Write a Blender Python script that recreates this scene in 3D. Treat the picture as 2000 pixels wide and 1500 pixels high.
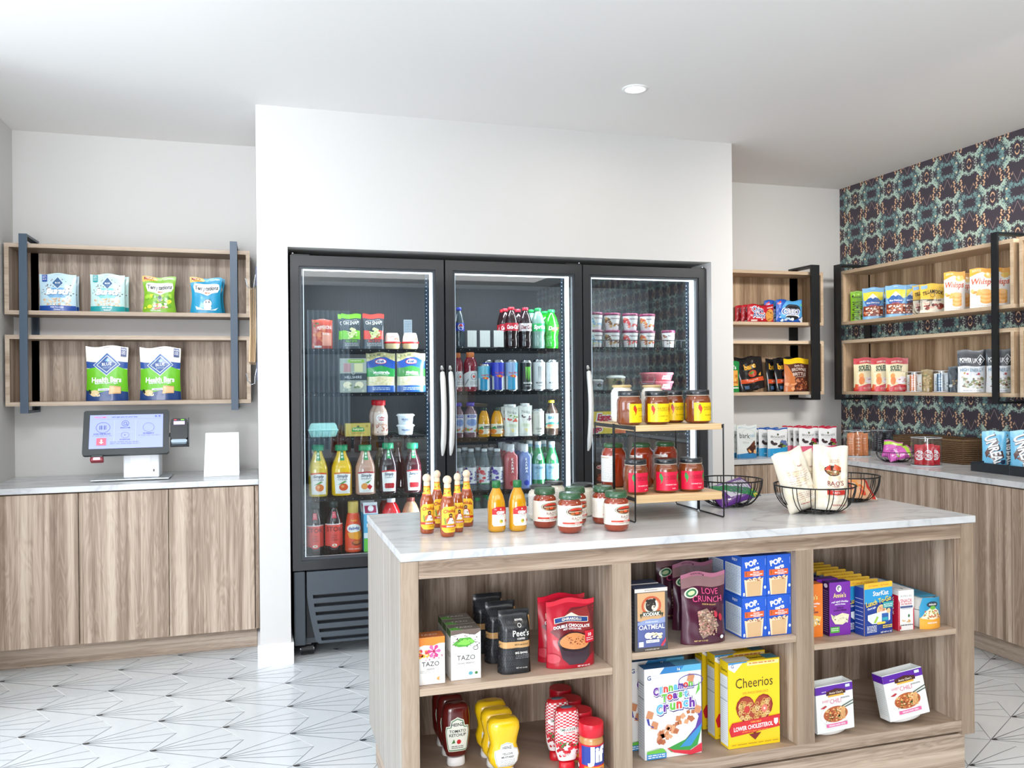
import bpy, bmesh, math, random
from mathutils import Vector, Matrix
for o in list(bpy.data.objects): bpy.data.objects.remove(o)
SC = bpy.context.scene
COL = SC.collection
# ---------------------------------------------------------------- camera
F = 1660.82
O = Vector((-0.00972, -4.26159, 1.35635))
RX = Vector((0.95744303, -0.28849436, -0.00859396))
UP = Vector((0.00886205, -0.00037681, 0.99996066))
FW = Vector((0.28848625, 0.95748152, -0.00219588))
cd = bpy.data.cameras.new('camera'); cd.sensor_width = 36; cd.lens = F / 2000 * 36
cd.clip_start = .05; cd.clip_end = 60
cam = bpy.data.objects.new('camera', cd); COL.objects.link(cam)
m3 = Matrix((RX, UP, -FW)).transposed()
cam.matrix_world = Matrix.Translation(O) @ m3.to_4x4()
SC.camera = cam
# ---------------------------------------------------------------- light and exposure
vs = SC.view_settings
SC.display_settings.display_device = 'sRGB'
vs.view_transform = 'Standard'; vs.look = 'None'; vs.gamma = 1; vs.use_curve_mapping = False
vs.exposure = -0.12
SC.cycles.transparent_max_bounces = 32
SC.cycles.max_bounces = 10
SC.cycles.diffuse_bounces = 6
SC.cycles.caustics_reflective = False; SC.cycles.caustics_refractive = False
SC.cycles.sample_clamp_indirect = 6
W = bpy.data.worlds.new('world'); SC.world = W; W.use_nodes = True
W.node_tree.nodes['Background'].inputs[0].default_value = (.62, .76, 1, 1)
W.node_tree.nodes['Background'].inputs[1].default_value = 1.6

def area(name, loc, target, sx, sy, power, color=(1, 1, 1), spread=180):
    l = bpy.data.lights.new(name, 'AREA'); l.shape = 'RECTANGLE'; l.size = sx; l.size_y = sy
    l.energy = power; l.color = color; l.spread = math.radians(spread)
    o = bpy.data.objects.new(name, l); COL.objects.link(o); o.location = loc
    d = Vector(target) - Vector(loc)
    o.rotation_euler = d.to_track_quat('-Z', 'Y').to_euler()
    return o
# daylight through the room's windows (rear wall and far left wall), with added fill
area('window_or_fill_light', (-2.9, -7.3, 1.5), (-.5, 0, 1.2), 2.3, 1.9, 95, (.92, .96, 1))
area('window_or_fill_light', (-1.12, -7.3, 1.3), (.6, 0, .7), 1.0, 1.9, 116, (.99, .985, 1))  # unseen window light added as fill from behind the camera
area('window_or_fill_light', (-4.35, -2.8, 1.5), (0, -2.2, 1.1), 2.5, 1.9, 115, (.78, .89, 1))
area('ceiling_fill_light', (-2.5, -3.2, 2.66), (-2.3, -3.1, 0), 1.4, 1.4, 30, (1, .98, .96))  # unseen, added to brighten the right cabinets and the island's left panel
# unseen ceiling light added behind the camera, two more added to brighten the recessed corners
area('ceiling_fill_light', (1.3, -5.3, 2.66), (1.3, -5.3, 0), 4.4, 1.8, 55, (1, .97, .94))
area('recess_fill_light', (3.3, -1.7, 2.62), (3.35, .7, 1.45), .9, .25, 12, (1, .97, .94), 78)
area('recess_fill_light', (-.6, -1.9, 2.6), (-.62, .7, 1.7), .9, .25, 8.0, (.90, .96, 1), 95)

# ---------------------------------------------------------------- helpers
def lin(c):
    return c / 12.92 if c <= .04045 else ((c + .055) / 1.055) ** 2.4
def hx(s):
    s = s.lstrip('#')
    if len(s) == 3: s = ''.join(a * 2 for a in s)
    return tuple(lin(int(s[i:i + 2], 16) / 255) for i in (0, 2, 4)) + (1,)
MC = {}
def M(c, rough=.45, metal=0, coat=0, emit=0, alpha=1, trans=0, tag=''):
    """plain material of one colour, cached"""
    k = (c, rough, metal, coat, emit, alpha, trans, tag)
    if k in MC: return MC[k]
    m = bpy.data.materials.new('colour_' + c.lstrip('#')); m.use_nodes = True
    n = m.node_tree.nodes; b = n['Principled BSDF']
    b.inputs['Base Color'].default_value = hx(c)
    b.inputs['Roughness'].default_value = rough
    b.inputs['Metallic'].default_value = metal
    b.inputs['Coat Weight'].default_value = coat
    b.inputs['Coat Roughness'].default_value = .06
    if emit:
        b.inputs['Emission Color'].default_value = hx(c); b.inputs['Emission Strength'].default_value = emit
    if trans: b.inputs['Transmission Weight'].default_value = trans
    if alpha < 1:
        # thin clear plastic or glass: see-through with a glossy film
        L = m.node_tree.links
        t = n.new('ShaderNodeBsdfTransparent'); mx = n.new('ShaderNodeMixShader')
        tc = hx(c); t.inputs[0].default_value = tuple(.35 * v + .65 for v in tc[:3]) + (1,)
        fr = n.new('ShaderNodeLayerWeight'); fr.inputs[0].default_value = .5
        pw = n.new('ShaderNodeMath'); pw.operation = 'POWER'; pw.inputs[1].default_value = 4; L.new(fr.outputs['Facing'], pw.inputs[0])
        ad = n.new('ShaderNodeMath'); ad.operation = 'MULTIPLY_ADD'; ad.use_clamp = True; ad.inputs[1].default_value = .5; ad.inputs[2].default_value = alpha + .02
        L.new(pw.outputs[0], ad.inputs[0]); L.new(ad.outputs[0], mx.inputs[0])
        L.new(t.outputs[0], mx.inputs[1])
        if alpha < .2:
            gl = n.new('ShaderNodeBsdfGlossy'); gl.inputs['Roughness'].default_value = .04; L.new(gl.outputs[0], mx.inputs[2])
        else: L.new(b.outputs[0], mx.inputs[2])
        L.new(mx.outputs[0], n['Material Output'].inputs[0])
    MC[k] = m
    return m

class MB:
    """collects faces, then links them as ONE mesh object"""
    def __init__(s): s.v = []; s.f = []; s.m = []; s.sm = []; s.mats = []
    def mi(s, m):
        if m not in s.mats: s.mats.append(m)
        return s.mats.index(m)
    def add(s, vs, fs, m, smooth=False):
        b = len(s.v); s.v += [tuple(x) for x in vs]; i = s.mi(m)
        for f in fs:
            s.f.append([a + b for a in f]); s.m.append(i); s.sm.append(smooth)
        return s
    def box(s, x0, y0, z0, x1, y1, z1, m, bev=0):
        if bev:
            bm = bmesh.new(); bmesh.ops.create_cube(bm, size=1)
            for v in bm.verts:
                v.co = Vector((x0 + (v.co.x + .5) * (x1 - x0), y0 + (v.co.y + .5) * (y1 - y0), z0 + (v.co.z + .5) * (z1 - z0)))
            bmesh.ops.bevel(bm, geom=bm.edges[:], offset=bev, segments=2, affect='EDGES', profile=.5)
            bm.verts.index_update()
            s.add([v.co for v in bm.verts], [[v.index for v in f.verts] for f in bm.faces], m); bm.free(); return s
        v = [(x, y, z) for x in (x0, x1) for y in (y0, y1) for z in (z0, z1)]
        s.add(v, [(0, 1, 3, 2), (4, 6, 7, 5), (0, 4, 5, 1), (2, 3, 7, 6), (0, 2, 6, 4), (1, 5, 7, 3)], m); return s
    def lathe(s, prof, m, seg=24, c=(0, 0), sx=1, sy=1, ex=1, cap=True):
        """prof: (radius, z) list; ex>1 squares the section"""
        vs = []; n = len(prof)
        for r, z in prof:
            for k in range(seg):
                a = 2 * math.pi * k / seg; ca, sa = math.cos(a), math.sin(a)
                if ex != 1:
                    q = (abs(ca) ** (2 * ex) + abs(sa) ** (2 * ex)) ** (-1 / (2 * ex)); ca *= q; sa *= q
                vs.append((c[0] + r * sx * ca, c[1] + r * sy * sa, z))
        fs = [(i * seg + k, i * seg + (k + 1) % seg, (i + 1) * seg + (k + 1) % seg, (i + 1) * seg + k) for i in range(n - 1) for k in range(seg)]
        s.add(vs, fs, m, True)
        if cap:
            s.add([vs[k] for k in range(seg)][::-1], [list(range(seg))], m)
            s.add(vs[(n - 1) * seg:], [list(range(seg))], m)
        return s
    def tube(s, pts, r, m, seg=8, closed=False, flat=None):
        """round bar along points"""
        P = [Vector(p) for p in pts]; n = len(P); rings = []
        for i, p in enumerate(P):
            a = P[i - 1] if (i > 0 or closed) else P[i]; b = P[(i + 1) % n] if (i < n - 1 or closed) else P[i]
            t = (b - a).normalized(); u = Vector((0, 0, 1)) if abs(t.z) < .9 else Vector((0, 1, 0))
            x = t.cross(u).normalized(); y = x.cross(t).normalized()
            rr = r[i] if isinstance(r, (list, tuple)) else r
            rings.append([p + x * rr * math.cos(2 * math.pi * k / seg) + y * (flat or rr) * math.sin(2 * math.pi * k / seg) for k in range(seg)])
        vs = [v for q in rings for v in q]; fs = []
        for i in range(n if closed else n - 1):
            j = (i + 1) % n
            fs += [(i * seg + k, j * seg + k, j * seg + (k + 1) % seg, i * seg + (k + 1) % seg) for k in range(seg)]
        s.add(vs, fs, m, True)
        if not closed: s.add(rings[0], [list(range(seg))], m); s.add(rings[-1], [list(range(seg))[::-1]], m)
        return s
    def prism(s, poly, y0, y1, m, ax='y'):
        n = len(poly)
        g = (lambda a, b, t: (a, t, b)) if ax == 'y' else ((lambda a, b, t: (t, a, b)) if ax == 'x' else (lambda a, b, t: (a, b, t)))
        v = [g(a, b, y0) for a, b in poly] + [g(a, b, y1) for a, b in poly]
        s.add(v, [list(range(n)), list(range(2 * n - 1, n - 1, -1))] + [(i, n + i, n + (i + 1) % n, (i + 1) % n) for i in range(n)], m); return s
    def build(s, name, parent=None, loc=None, rz=0, kind=None):
        me = bpy.data.meshes.new(name); me.from_pydata(s.v, [], s.f)
        for m in s.mats: me.materials.append(m)
        me.polygons.foreach_set('material_index', s.m); me.polygons.foreach_set('use_smooth', s.sm)
        me.update()
        bm = bmesh.new(); bm.from_mesh(me); bmesh.ops.recalc_face_normals(bm, faces=bm.faces[:]) if len(s.f) < 60000 else None
        bm.to_mesh(me); bm.free()
        o = bpy.data.objects.new(name, me); COL.objects.link(o)
        if parent: o.parent = parent
        if loc: o.location = loc
        if rz: o.rotation_euler = (0, 0, math.radians(rz))
        if kind: o['kind'] = kind
        return o
def tag(o, label, cat, group=None):
    o['label'] = label; o['category'] = cat
    if group: o['group'] = group
    return o
def empty(name, loc=(0, 0, 0), rz=0):
    o = bpy.data.objects.new(name, None); COL.objects.link(o); o.location = loc
    o.empty_display_size = .05; o.rotation_euler = (0, 0, math.radians(rz)); return o
def dup(root, loc, rz=None, label=None, group=None, tilt=None):
    r = root.copy(); COL.objects.link(r); r.location = loc
    if rz is not None or tilt is not None: r.rotation_euler = (math.radians(tilt or 0), 0, math.radians(rz or 0))
    if label: r['label'] = label
    if group: r['group'] = group
    for ch in list(root.children):
        c = ch.copy(); COL.objects.link(c); c.parent = r
        for g in list(ch.children):
            d = g.copy(); COL.objects.link(d); d.parent = c
    return r
# measured positions: where on a known plane of the room a sight line from the photo meets it
def solveX(px, y, z):
    k = (px - 1000) / F; a = RX.x - k * FW.x
    return O.x - ((RX.y - k * FW.y) * (y - O.y) + (RX.z - k * FW.z) * (z - O.z)) / a
def solveY(px, x, z):
    k = (px - 1000) / F; a = RX.y - k * FW.y
    return O.y - ((RX.x - k * FW.x) * (x - O.x) + (RX.z - k * FW.z) * (z - O.z)) / a
def solveZ(py, x, y):
    k = (750 - py) / F; a = UP.z - k * FW.z
    return O.z - ((UP.x - k * FW.x) * (x - O.x) + (UP.y - k * FW.y) * (y - O.y)) / a

# ---------------------------------------------------------------- surface materials
def nodes(name):
    m = bpy.data.materials.new(name); m.use_nodes = True
    nt = m.node_tree; return m, nt.nodes, nt.links, nt.nodes['Principled BSDF']
def ramp(n, pts, interp='LINEAR'):
    r = n.new('ShaderNodeValToRGB'); r.color_ramp.interpolation = interp
    e = r.color_ramp.elements
    while len(e) < len(pts): e.new(.5)
    for q, (p, c) in zip(e, pts): q.position = p; q.color = hx(c)
    return r
def math_(n, L, op, a, b=None, c=None, clamp=False):
    q = n.new('ShaderNodeMath'); q.operation = op; q.use_clamp = clamp
    for i, x in enumerate((a, b, c)):
        if x is None: continue
        if isinstance(x, (int, float)): q.inputs[i].default_value = x
        else: L.new(x, q.inputs[i])
    return q.outputs[0]
def wood(name, horiz=False, cols=('#735e4e', '#998573', '#b9a593', '#cfbeab', '#aea59f'), seed=0, stripe=1.0):
    m, n, L, b = nodes(name)
    g = n.new('ShaderNodeNewGeometry'); sp = n.new('ShaderNodeSeparateXYZ'); L.new(g.outputs['Position'], sp.inputs[0])
    h = math_(n, L, 'ADD', sp.outputs[0], math_(n, L, 'MULTIPLY', sp.outputs[1], 1.31))
    along, across = (h, sp.outputs[2]) if horiz else (sp.outputs[2], h)
    def co(ka, kx, off):
        c = n.new('ShaderNodeCombineXYZ')
        L.new(math_(n, L, 'MULTIPLY_ADD', across, kx, off + seed), c.inputs[0])
        L.new(math_(n, L, 'MULTIPLY', along, ka), c.inputs[1]); return c.outputs[0]
    def noise(ka, kx, off, detail=3, dist=0):
        t = n.new('ShaderNodeTexNoise'); t.inputs['Scale'].default_value = 1; t.inputs['Detail'].default_value = detail
        t.inputs['Distortion'].default_value = dist; L.new(co(ka, kx, off), t.inputs['Vector']); return t.outputs[0]
    board = noise(.12, 13 * stripe, 3, 1)          # broad pale and dark boards
    streak = noise(.9, 60, 11, 3, .6)               # streaks
    fine = noise(5, 420, 23, 2)                     # pores
    cath = noise(1.6, 18, 41, 2, 1.6)              # cathedral figure
    ring = math_(n, L, 'PINGPONG', math_(n, L, 'MULTIPLY', cath, 16), 1)
    v = math_(n, L, 'MULTIPLY_ADD', board, 1.25, -.27)
    v = math_(n, L, 'ADD', v, math_(n, L, 'MULTIPLY_ADD', streak, .8, -.4))
    v = math_(n, L, 'ADD', v, math_(n, L, 'MULTIPLY_ADD', fine, .3, -.15))
    v = math_(n, L, 'ADD', v, math_(n, L, 'MULTIPLY_ADD', ring, .14, -.03))
    r = ramp(n, [(.05, cols[0]), (.32, cols[1]), (.52, cols[2]), (.75, cols[3]), (.97, cols[4])])
    L.new(v, r.inputs[0]); L.new(r.outputs[0], b.inputs['Base Color'])
    b.inputs['Roughness'].default_value = .5
    return m
WV = wood('wood_vertical_grain'); WH = wood('wood_horizontal_grain', True, seed=5, stripe=.8)
TANS = ('#7d6248', '#9f8466', '#bb9f7f', '#d0b697', '#b9a184')
WT = wood('tan_wood_vertical_grain', False, TANS, 9); WTH = wood('tan_wood_edge', True, ('#b39a7e', '#c2a98c', '#cdb598', '#d8c2a6', '#cbb499'), 3)
EDGE = wood('pale_wood_edge', True, ('#9c8772', '#b09b86', '#bda995', '#cab8a5', '#b9aa99'), 7)
EDGEV = wood('pale_wood_edge_vertical', False, ('#82705e', '#95826f', '#a18e7b', '#ad9c8a', '#9f9081'), 2)
SIDEP = wood('reeded_panel_window_lit', False, ('#90867c', '#a29a91', '#b0a9a1', '#bdb7b0', '#c5c0ba'), 4, 2.2)  # left end panel: window light put into the paler grey wood

def marble(name, base='#d0d2d4', vein='#b9bcc0'):
    m, n, L, b = nodes(name)
    g = n.new('ShaderNodeNewGeometry')
    t = n.new('ShaderNodeTexNoise'); t.inputs['Scale'].default_value = 2.2; t.inputs['Detail'].default_value = 6; t.inputs['Distortion'].default_value = 1.2
    mp = n.new('ShaderNodeMapping'); mp.inputs['Scale'].default_value = (.8, 2.2, 1.5); mp.inputs['Rotation'].default_value = (0, 0, .25)
    L.new(g.outputs['Position'], mp.inputs[0]); L.new(mp.outputs[0], t.inputs['Vector'])
    d = math_(n, L, 'ABSOLUTE', math_(n, L, 'SUBTRACT', t.outputs[0], .5))
    r = ramp(n, [(0, vein), (.012, '#c6c8ca'), (.06, base), (.2, '#d6d8d9')]); L.new(d, r.inputs[0])
    L.new(r.outputs[0], b.inputs['Base Color']); b.inputs['Roughness'].default_value = .22
    return m
MARB = marble('marble_worktop')
def plaster(name, c, rough=.75):
    m, n, L, b = nodes(name)
    t = n.new('ShaderNodeTexNoise'); t.inputs['Scale'].default_value = 90; t.inputs['Detail'].default_value = 3
    g = n.new('ShaderNodeNewGeometry'); L.new(g.outputs['Position'], t.inputs['Vector'])
    bp = n.new('ShaderNodeBump'); bp.inputs['Strength'].default_value = .04; bp.inputs['Distance'].default_value = .002
    L.new(t.outputs[0], bp.inputs['Height']); L.new(bp.outputs[0], b.inputs['Normal'])
    b.inputs['Base Color'].default_value = hx(c); b.inputs['Roughness'].default_value = rough
    return m
WALL = plaster('painted_wall', '#d3d1ce'); CEIL = plaster('painted_ceiling', '#efecea'); TRIM = M('#efeff2', .35)

def wallpaper():
    m, n, L, b = nodes('mirrored_foliage_wallpaper')
    g = n.new('ShaderNodeNewGeometry'); sp = n.new('ShaderNodeSeparateXYZ'); L.new(g.outputs['Position'], sp.inputs[0])
    H, V = .16275, .2275                               # oval to wreath across, row to row up
    A = lambda op, a, b_=None, c_=None: math_(n, L, op, a, b_, c_)
    yy = A('ADD', sp.outputs[1], 40 * H - .667)
    u0 = A('PINGPONG', yy, H)
    zr = A('MULTIPLY', A('ADD', sp.outputs[2], 20 * V - 2.598), 1 / V)
    row = A('ROUND', zr); v = A('MULTIPLY', A('ABSOLUTE', A('SUBTRACT', zr, row)), V)
    odd = A('MODULO', row, 2)
    u = A('ADD', A('MULTIPLY', u0, A('SUBTRACT', 1, odd)), A('MULTIPLY', A('SUBTRACT', H, u0), odd))
    wv = A('SUBTRACT', H, u)
    c = n.new('ShaderNodeCombineXYZ'); L.new(u, c.inputs[0]); L.new(v, c.inputs[1])
    def nz(scale, off, detail=1, dist=1.2):
        mp = n.new('ShaderNodeMapping'); mp.inputs['Location'].default_value = (off, off * .7, off)
        L.new(c.outputs[0], mp.inputs[0])
        t = n.new('ShaderNodeTexNoise'); t.inputs['Scale'].default_value = scale; t.inputs['Detail'].default_value = detail
        t.inputs['Distortion'].default_value = dist; L.new(mp.outputs[0], t.inputs['Vector']); return t.outputs[0]
    def blob(cu, cv, ru, rv, rot=0):
        ca, sa = math.cos(math.radians(rot)), math.sin(math.radians(rot))
        du = A('SUBTRACT', u, cu); dv = A('SUBTRACT', v, cv)
        p = A('MULTIPLY', A('ADD', A('MULTIPLY', du, ca), A('MULTIPLY', dv, sa)), 1 / ru)
        q = A('MULTIPLY', A('ADD', A('MULTIPLY', dv, ca), A('MULTIPLY', du, -sa)), 1 / rv)
        return A('SUBTRACT', 1, A('SQRT', A('ADD', A('MULTIPLY', p, p), A('MULTIPLY', q, q))))
    def mx(*a):
        r = a[0]
        for x in a[1:]: r = A('MAXIMUM', r, x)
        return r
    def mask(env, noise, k, thr): return A('GREATER_THAN', A('ADD', env, A('MULTIPLY', A('SUBTRACT', noise, .5), k)), thr)
    lf, lf2 = nz(105, 3.1, 2), nz(100, 9.7, 2)
    teal = mask(mx(blob(H - .064, .012, .034, .034), blob(H - .044, .042, .036, .03), blob(H - .012, .036, .03, .012), blob(H - .085, .045, .02, .025)), lf, 3.4, .52)
    mint = mask(mx(blob(.022, .048, .034, .016, -28), blob(.052, .036, .026, .026), blob(.078, .066, .022, .036, -35), blob(.062, .06, .04, .012, 45)), lf2, 3.2, .44)
    stem = A('GREATER_THAN', blob(.066, .066, .034, .0022, 55), 0)
    peach = mx(blob(.060, .084, .007, .006), blob(.056, .098, .006, .007), blob(.062, .109, .009, .004, 30), blob(.078, .096, .003, .008, 25), blob(H - .052, .106, .006, .007),
               blob(H - .056, .092, .007, .005, 20), blob(H - .034, .100, .003, .008, -25), blob(H - .050, .080, .007, .006))
    peach = A('GREATER_THAN', peach, 0)
    ring = A('SUBTRACT', 1, blob(0, 0, .0165, .030)); ringm = A('MULTIPLY', A('LESS_THAN', A('ABSOLUTE', A('SUBTRACT', ring, .86)), .14), A('GREATER_THAN', v, .006))
    dot = A('GREATER_THAN', blob(H - .070, .027, .0075, .0065), 0)
    d2 = A('ABSOLUTE', A('SUBTRACT', wv, A('MULTIPLY', A('SUBTRACT', v, .053), .5)))
    ln = A('MULTIPLY', A('LESS_THAN', d2, .0012), A('GREATER_THAN', v, .053))
    spk = mask(blob(.045, .0, .012, .03), nz(150, 5.5, 0, 0), 4, .75)
    def mix(fac, a, colr):
        q = n.new('ShaderNodeMix'); q.data_type = 'RGBA'; L.new(fac, q.inputs[0])
        if isinstance(a, str): q.inputs[6].default_value = hx(a)
        else: L.new(a, q.inputs[6])
        q.inputs[7].default_value = hx(colr); return q.outputs[2]
    o = mix(ln, '#473f49', '#b7a09a'); o = mix(teal, o, '#7fa3a1'); o = mix(mint, o, '#bcd4c4'); o = mix(stem, o, '#c9dccb')
    o = mix(mx(peach, ringm), o, '#e4bb93'); o = mix(dot, o, '#e6d9b4'); o = mix(spk, o, '#d9dccf')
    L.new(o, b.inputs['Base Color']); b.inputs['Roughness'].default_value = .7
    return m
WPAPER = wallpaper()
BLACK = M('#17191c', .38); BLUEBLK = M('#1d2327', .35); STEEL = M('#b9bcc0', .25, 1)
FRIDGEM = M('#26282b', .32, 0, .3); LINER = M('#33363a', .5); GAP = M('#2a211b', .8)
# ================================================================ room
CZ = 2.7
XR, YB1, YB2, XL = 3.957, .763, .83, -1.2226
def struct(name, mb): return mb.build(name, kind='structure')
# floor: hexagonal tiles, each with five printed rays fanning from its left corner
TILE = M('#e3e9ec', .16); RAY = M('#7b848b', .3); INK = M('#15181c', .3); GROUT = M('#f4f6f7', .6); GROUTD = M('#7d858b', .5)
fl = MB(); fl.box(-4.6, -7.6, -.05, 4.1, .9, 0, TILE)
def strip(mb, a, b, w0, w1, z, m):
    d = Vector((b[0] - a[0], b[1] - a[1])).normalized(); nx, ny = -d.y, d.x
    mb.add([(a[0] + nx * w0, a[1] + ny * w0, z), (a[0] - nx * w0, a[1] - ny * w0, z), (b[0] - nx * w1, b[1] - ny * w1, z), (b[0] + nx * w1, b[1] + ny * w1, z)], [(0, 1, 2, 3)], m)
for i in range(-16, 17):
    for j in range(-30, 30):
        ax, ay = -.401 + .2515 * i, .015 - .1452 * i - .2904 * j
        if not (-1.7 < ax < 3.9 and -2.9 < ay < .55): continue
        s_ = .1677; cx_, cy_ = ax + s_, ay
        V = [(cx_ + s_ * math.cos(math.radians(60 * k)), cy_ + s_ * math.sin(math.radians(60 * k))) for k in range(6)]
        mid = lambda p, q: ((p[0] + q[0]) / 2, (p[1] + q[1]) / 2)
        z = .0004
        for tgt in (V[1], mid(V[0], V[1]), V[0], mid(V[0], V[5]), V[5]):
            strip(fl, (ax, ay), tgt, .0020, .0010, z, RAY)
        d30 = [(ax + .035, ay + .012), (ax, ay + .001), (ax, ay - .001), (ax + .035, ay - .012)]
        fl.add([(p[0], p[1], z + .0002) for p in ((ax - .004, ay), (ax + .022, ay - .007), (ax + .03, ay), (ax + .022, ay + .007))], [(0, 1, 2, 3)], INK)
        strip(fl, V[0], V[1], .0016, .0016, z + .0003, GROUT)
        strip(fl, V[0], V[5], .0011, .0011, z + .0003, GROUTD)
struct('floor', fl)
c = MB(); c.box(-4.6, -7.6, CZ, 4.1, .9, CZ + .1, CEIL); struct('ceiling', c)
OX0, OX1, OZ, WX = .1438, 2.452, 2.0224, 2.5886
w = MB()
w.box(0, 0, 0, OX0, .9, CZ, WALL); w.box(OX1, 0, 0, WX, .9, CZ, WALL); w.box(OX0, 0, OZ, OX1, .9, CZ, WALL); w.box(OX0, .8, 0, OX1, .9, OZ, WALL)
struct('wall_back', w)
w = MB(); w.box(XL - .15, YB1, 0, 0, YB1 + .12, CZ, WALL); struct('wall_recess_left', w)
w = MB(); w.box(WX, YB2, 0, 4.1, YB2 + .1, CZ, WALL); struct('wall_recess_right', w)
w = MB(); w.box(XR, -7.6, 0, XR + .12, YB2, CZ, WPAPER); struct('wall_right', w)
w = MB(); w.box(XL - .12, -.45, 0, XL, YB1, CZ, WALL); w.box(-4.6, -.45, 0, XL - .12, -.33, CZ, WALL); struct('wall_left', w)
DARKW = M('#2c3236', .6)
def wallwin(name, ax, pos, lo, hi, wins, z0, z1, m, t):
    """wall with window openings along one axis"""
    w = MB(); e = [lo]
    for a, b in wins: e += [a, b]
    e.append(hi)
    def bx(a, b, za, zb):
        if ax == 'x': w.box(a, pos, za, b, pos + t, zb, m)
        else: w.box(pos, a, za, pos + t, b, zb, m)
    for k in range(0, len(e), 2): bx(e[k], e[k + 1], 0, CZ)
    for a, b in wins: bx(a, b, 0, z0); bx(a, b, z1, CZ)
    struct(name, w)
wallwin('wall_rear', 'x', -7.6, -4.6, .6, [(-4.1, -1.7), (-1.65, -.6)], .5, 2.5, WALL, .12)  # second opening added for the fill light
wallwin('wall_far_left', 'y', -4.6, -7.48, -.45, [(-4.1, -1.5)], .5, 2.5, WALL, .12)
wallwin('wall_rear_slatted', 'x', -7.6, .6, XR, [], .5, 2.5, DARKW, .12)
sl = MB()
for k in range(76):
    x = .66 + k * .043
    sl.box(x, -7.48, 0, x + .022, -7.45, CZ, M('#1d2428', .5))
struct('trim_1', sl)
FRW = M('#24282b', .4); PANE = M('#dfeaf2', .02, alpha=.05)
for i, (a, b, ax, p) in enumerate(((-4.1, -1.7, 'x', -7.54), (-4.1, -1.5, 'y', -4.54), (-1.65, -.6, 'x', -7.54))):  # last window added to hold the fill light
    f = MB(); g = MB()
    def bx(mb, u0, u1, z0, z1, m, t=.03):
        if ax == 'x': mb.box(u0, p - t, z0, u1, p + t, z1, m)
        else: mb.box(p - t, u0, z0, p + t, u1, z1, m)
    bx(f, a, b, .5, .55, FRW); bx(f, a, b, 2.45, 2.5, FRW); bx(f, a, a + .05, .5, 2.5, FRW); bx(f, b - .05, b, .5, 2.5, FRW)
    bx(f, (a + b) / 2 - .02, (a + b) / 2 + .02, .5, 2.5, FRW)
    bx(g, a + .05, b - .05, .55, 2.45, PANE, .004)
    fo = struct('window_%d' % (i + 1), f); g.build('pane', fo)
q = MB(); m_ = M('#a9bccb', .8); V_ = []
for k in range(61):
    x = .66 + k * .0095; y = -7.36 + .035 * math.sin(k * .9); V_ += [(x, y, .12), (x, y, 2.35), (x, y - .004, .12), (x, y - .004, 2.35)]
q.add(V_, [f for k in range(60) for f in ((4 * k, 4 * k + 4, 4 * k + 5, 4 * k + 1), (4 * k + 2, 4 * k + 3, 4 * k + 7, 4 * k + 6))], m_, True)
tag(q.build('curtain'), 'pale blue curtain behind the camera, mirrored faintly in the left fridge door', 'curtain')
b = MB(); b.box(-.012, -.012, 0, OX0 + .012, .0, .105, TRIM); b.box(-.012, 0, 0, 0, .335, .105, TRIM); b.box(OX1 - .012, -.012, 0, WX + .012, 0, .105, TRIM)
b.box(OX0, 0, 0, OX0 + .012, .3, .105, TRIM)
struct('baseboard_back', b)
# recessed ceiling light
cl = empty('recessed_downlight', (1.67, -.685, CZ)); tag(cl, 'small round recessed ceiling light, glowing white', 'ceiling light')
r = MB(); r.lathe([(.043, -.001), (.046, -.006), (.058, -.006), (.060, -.001)], M('#f3f3f2', .4), 40, cap=False); r.build('trim_ring', cl)
r = MB(); r.lathe([(.0, -.002), (.044, -.002)], M('#ffffff', .3, emit=14), 32, cap=False); r.build('lamp_lens', cl)
for nm, p, e in (('downlight_lamp', (1.67, -.685, 2.66), 3), ('downlight_lamp', (1.67, -2.5, 2.68), 8), ('downlight_lamp', (3.1, -2.5, 2.68), 10), ('downlight_lamp', (-.2, -2.5, 2.68), 6)):
    l = bpy.data.lights.new(nm, 'AREA'); l.shape = 'DISK'; l.size = .09; l.energy = e; l.color = (1, .87, .74)
    o = bpy.data.objects.new(nm, l); COL.objects.link(o); o.location = p

# ================================================================ left counter
CT = .881
t = MB(); t.box(XL + .001, .19, .853, -.001, YB1 - .001, CT, MARB, .002)
tag(t.build('countertop'), 'white marble countertop under the left wall shelf, holding the ordering screen', 'countertop')
cab = empty('base_cabinet', (-.61, .2, 0)); tag(cab, 'three door wood cabinet beneath the ordering screen on the left', 'cabinet')
def at(mb, name, root): o = mb.build(name, root); o.location = -Vector(root.location); return o
q = MB(); q.box(XL + .002, .222, .126, -.002, YB1 - .002, .852, M('#6b5a4c', .7)); at(q, 'carcass', cab)
q = MB(); q.box(XL + .002, .335, .001, -.014, .35, .126, WH); at(q, 'toe_kick', cab)
edges = [XL + .004, -.8221, -.4237, -.0218]
for a, b_ in zip(edges, edges[1:]):
    q = MB(); q.box(a + .0015, .2, .128, b_ - .0015, .2205, .846, WV, .001); at(q, 'door', cab)
q = MB(); q.box(-.0195, .207, .128, -.0025, .2205, .846, WV); at(q, 'filler_strip', cab)

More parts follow.
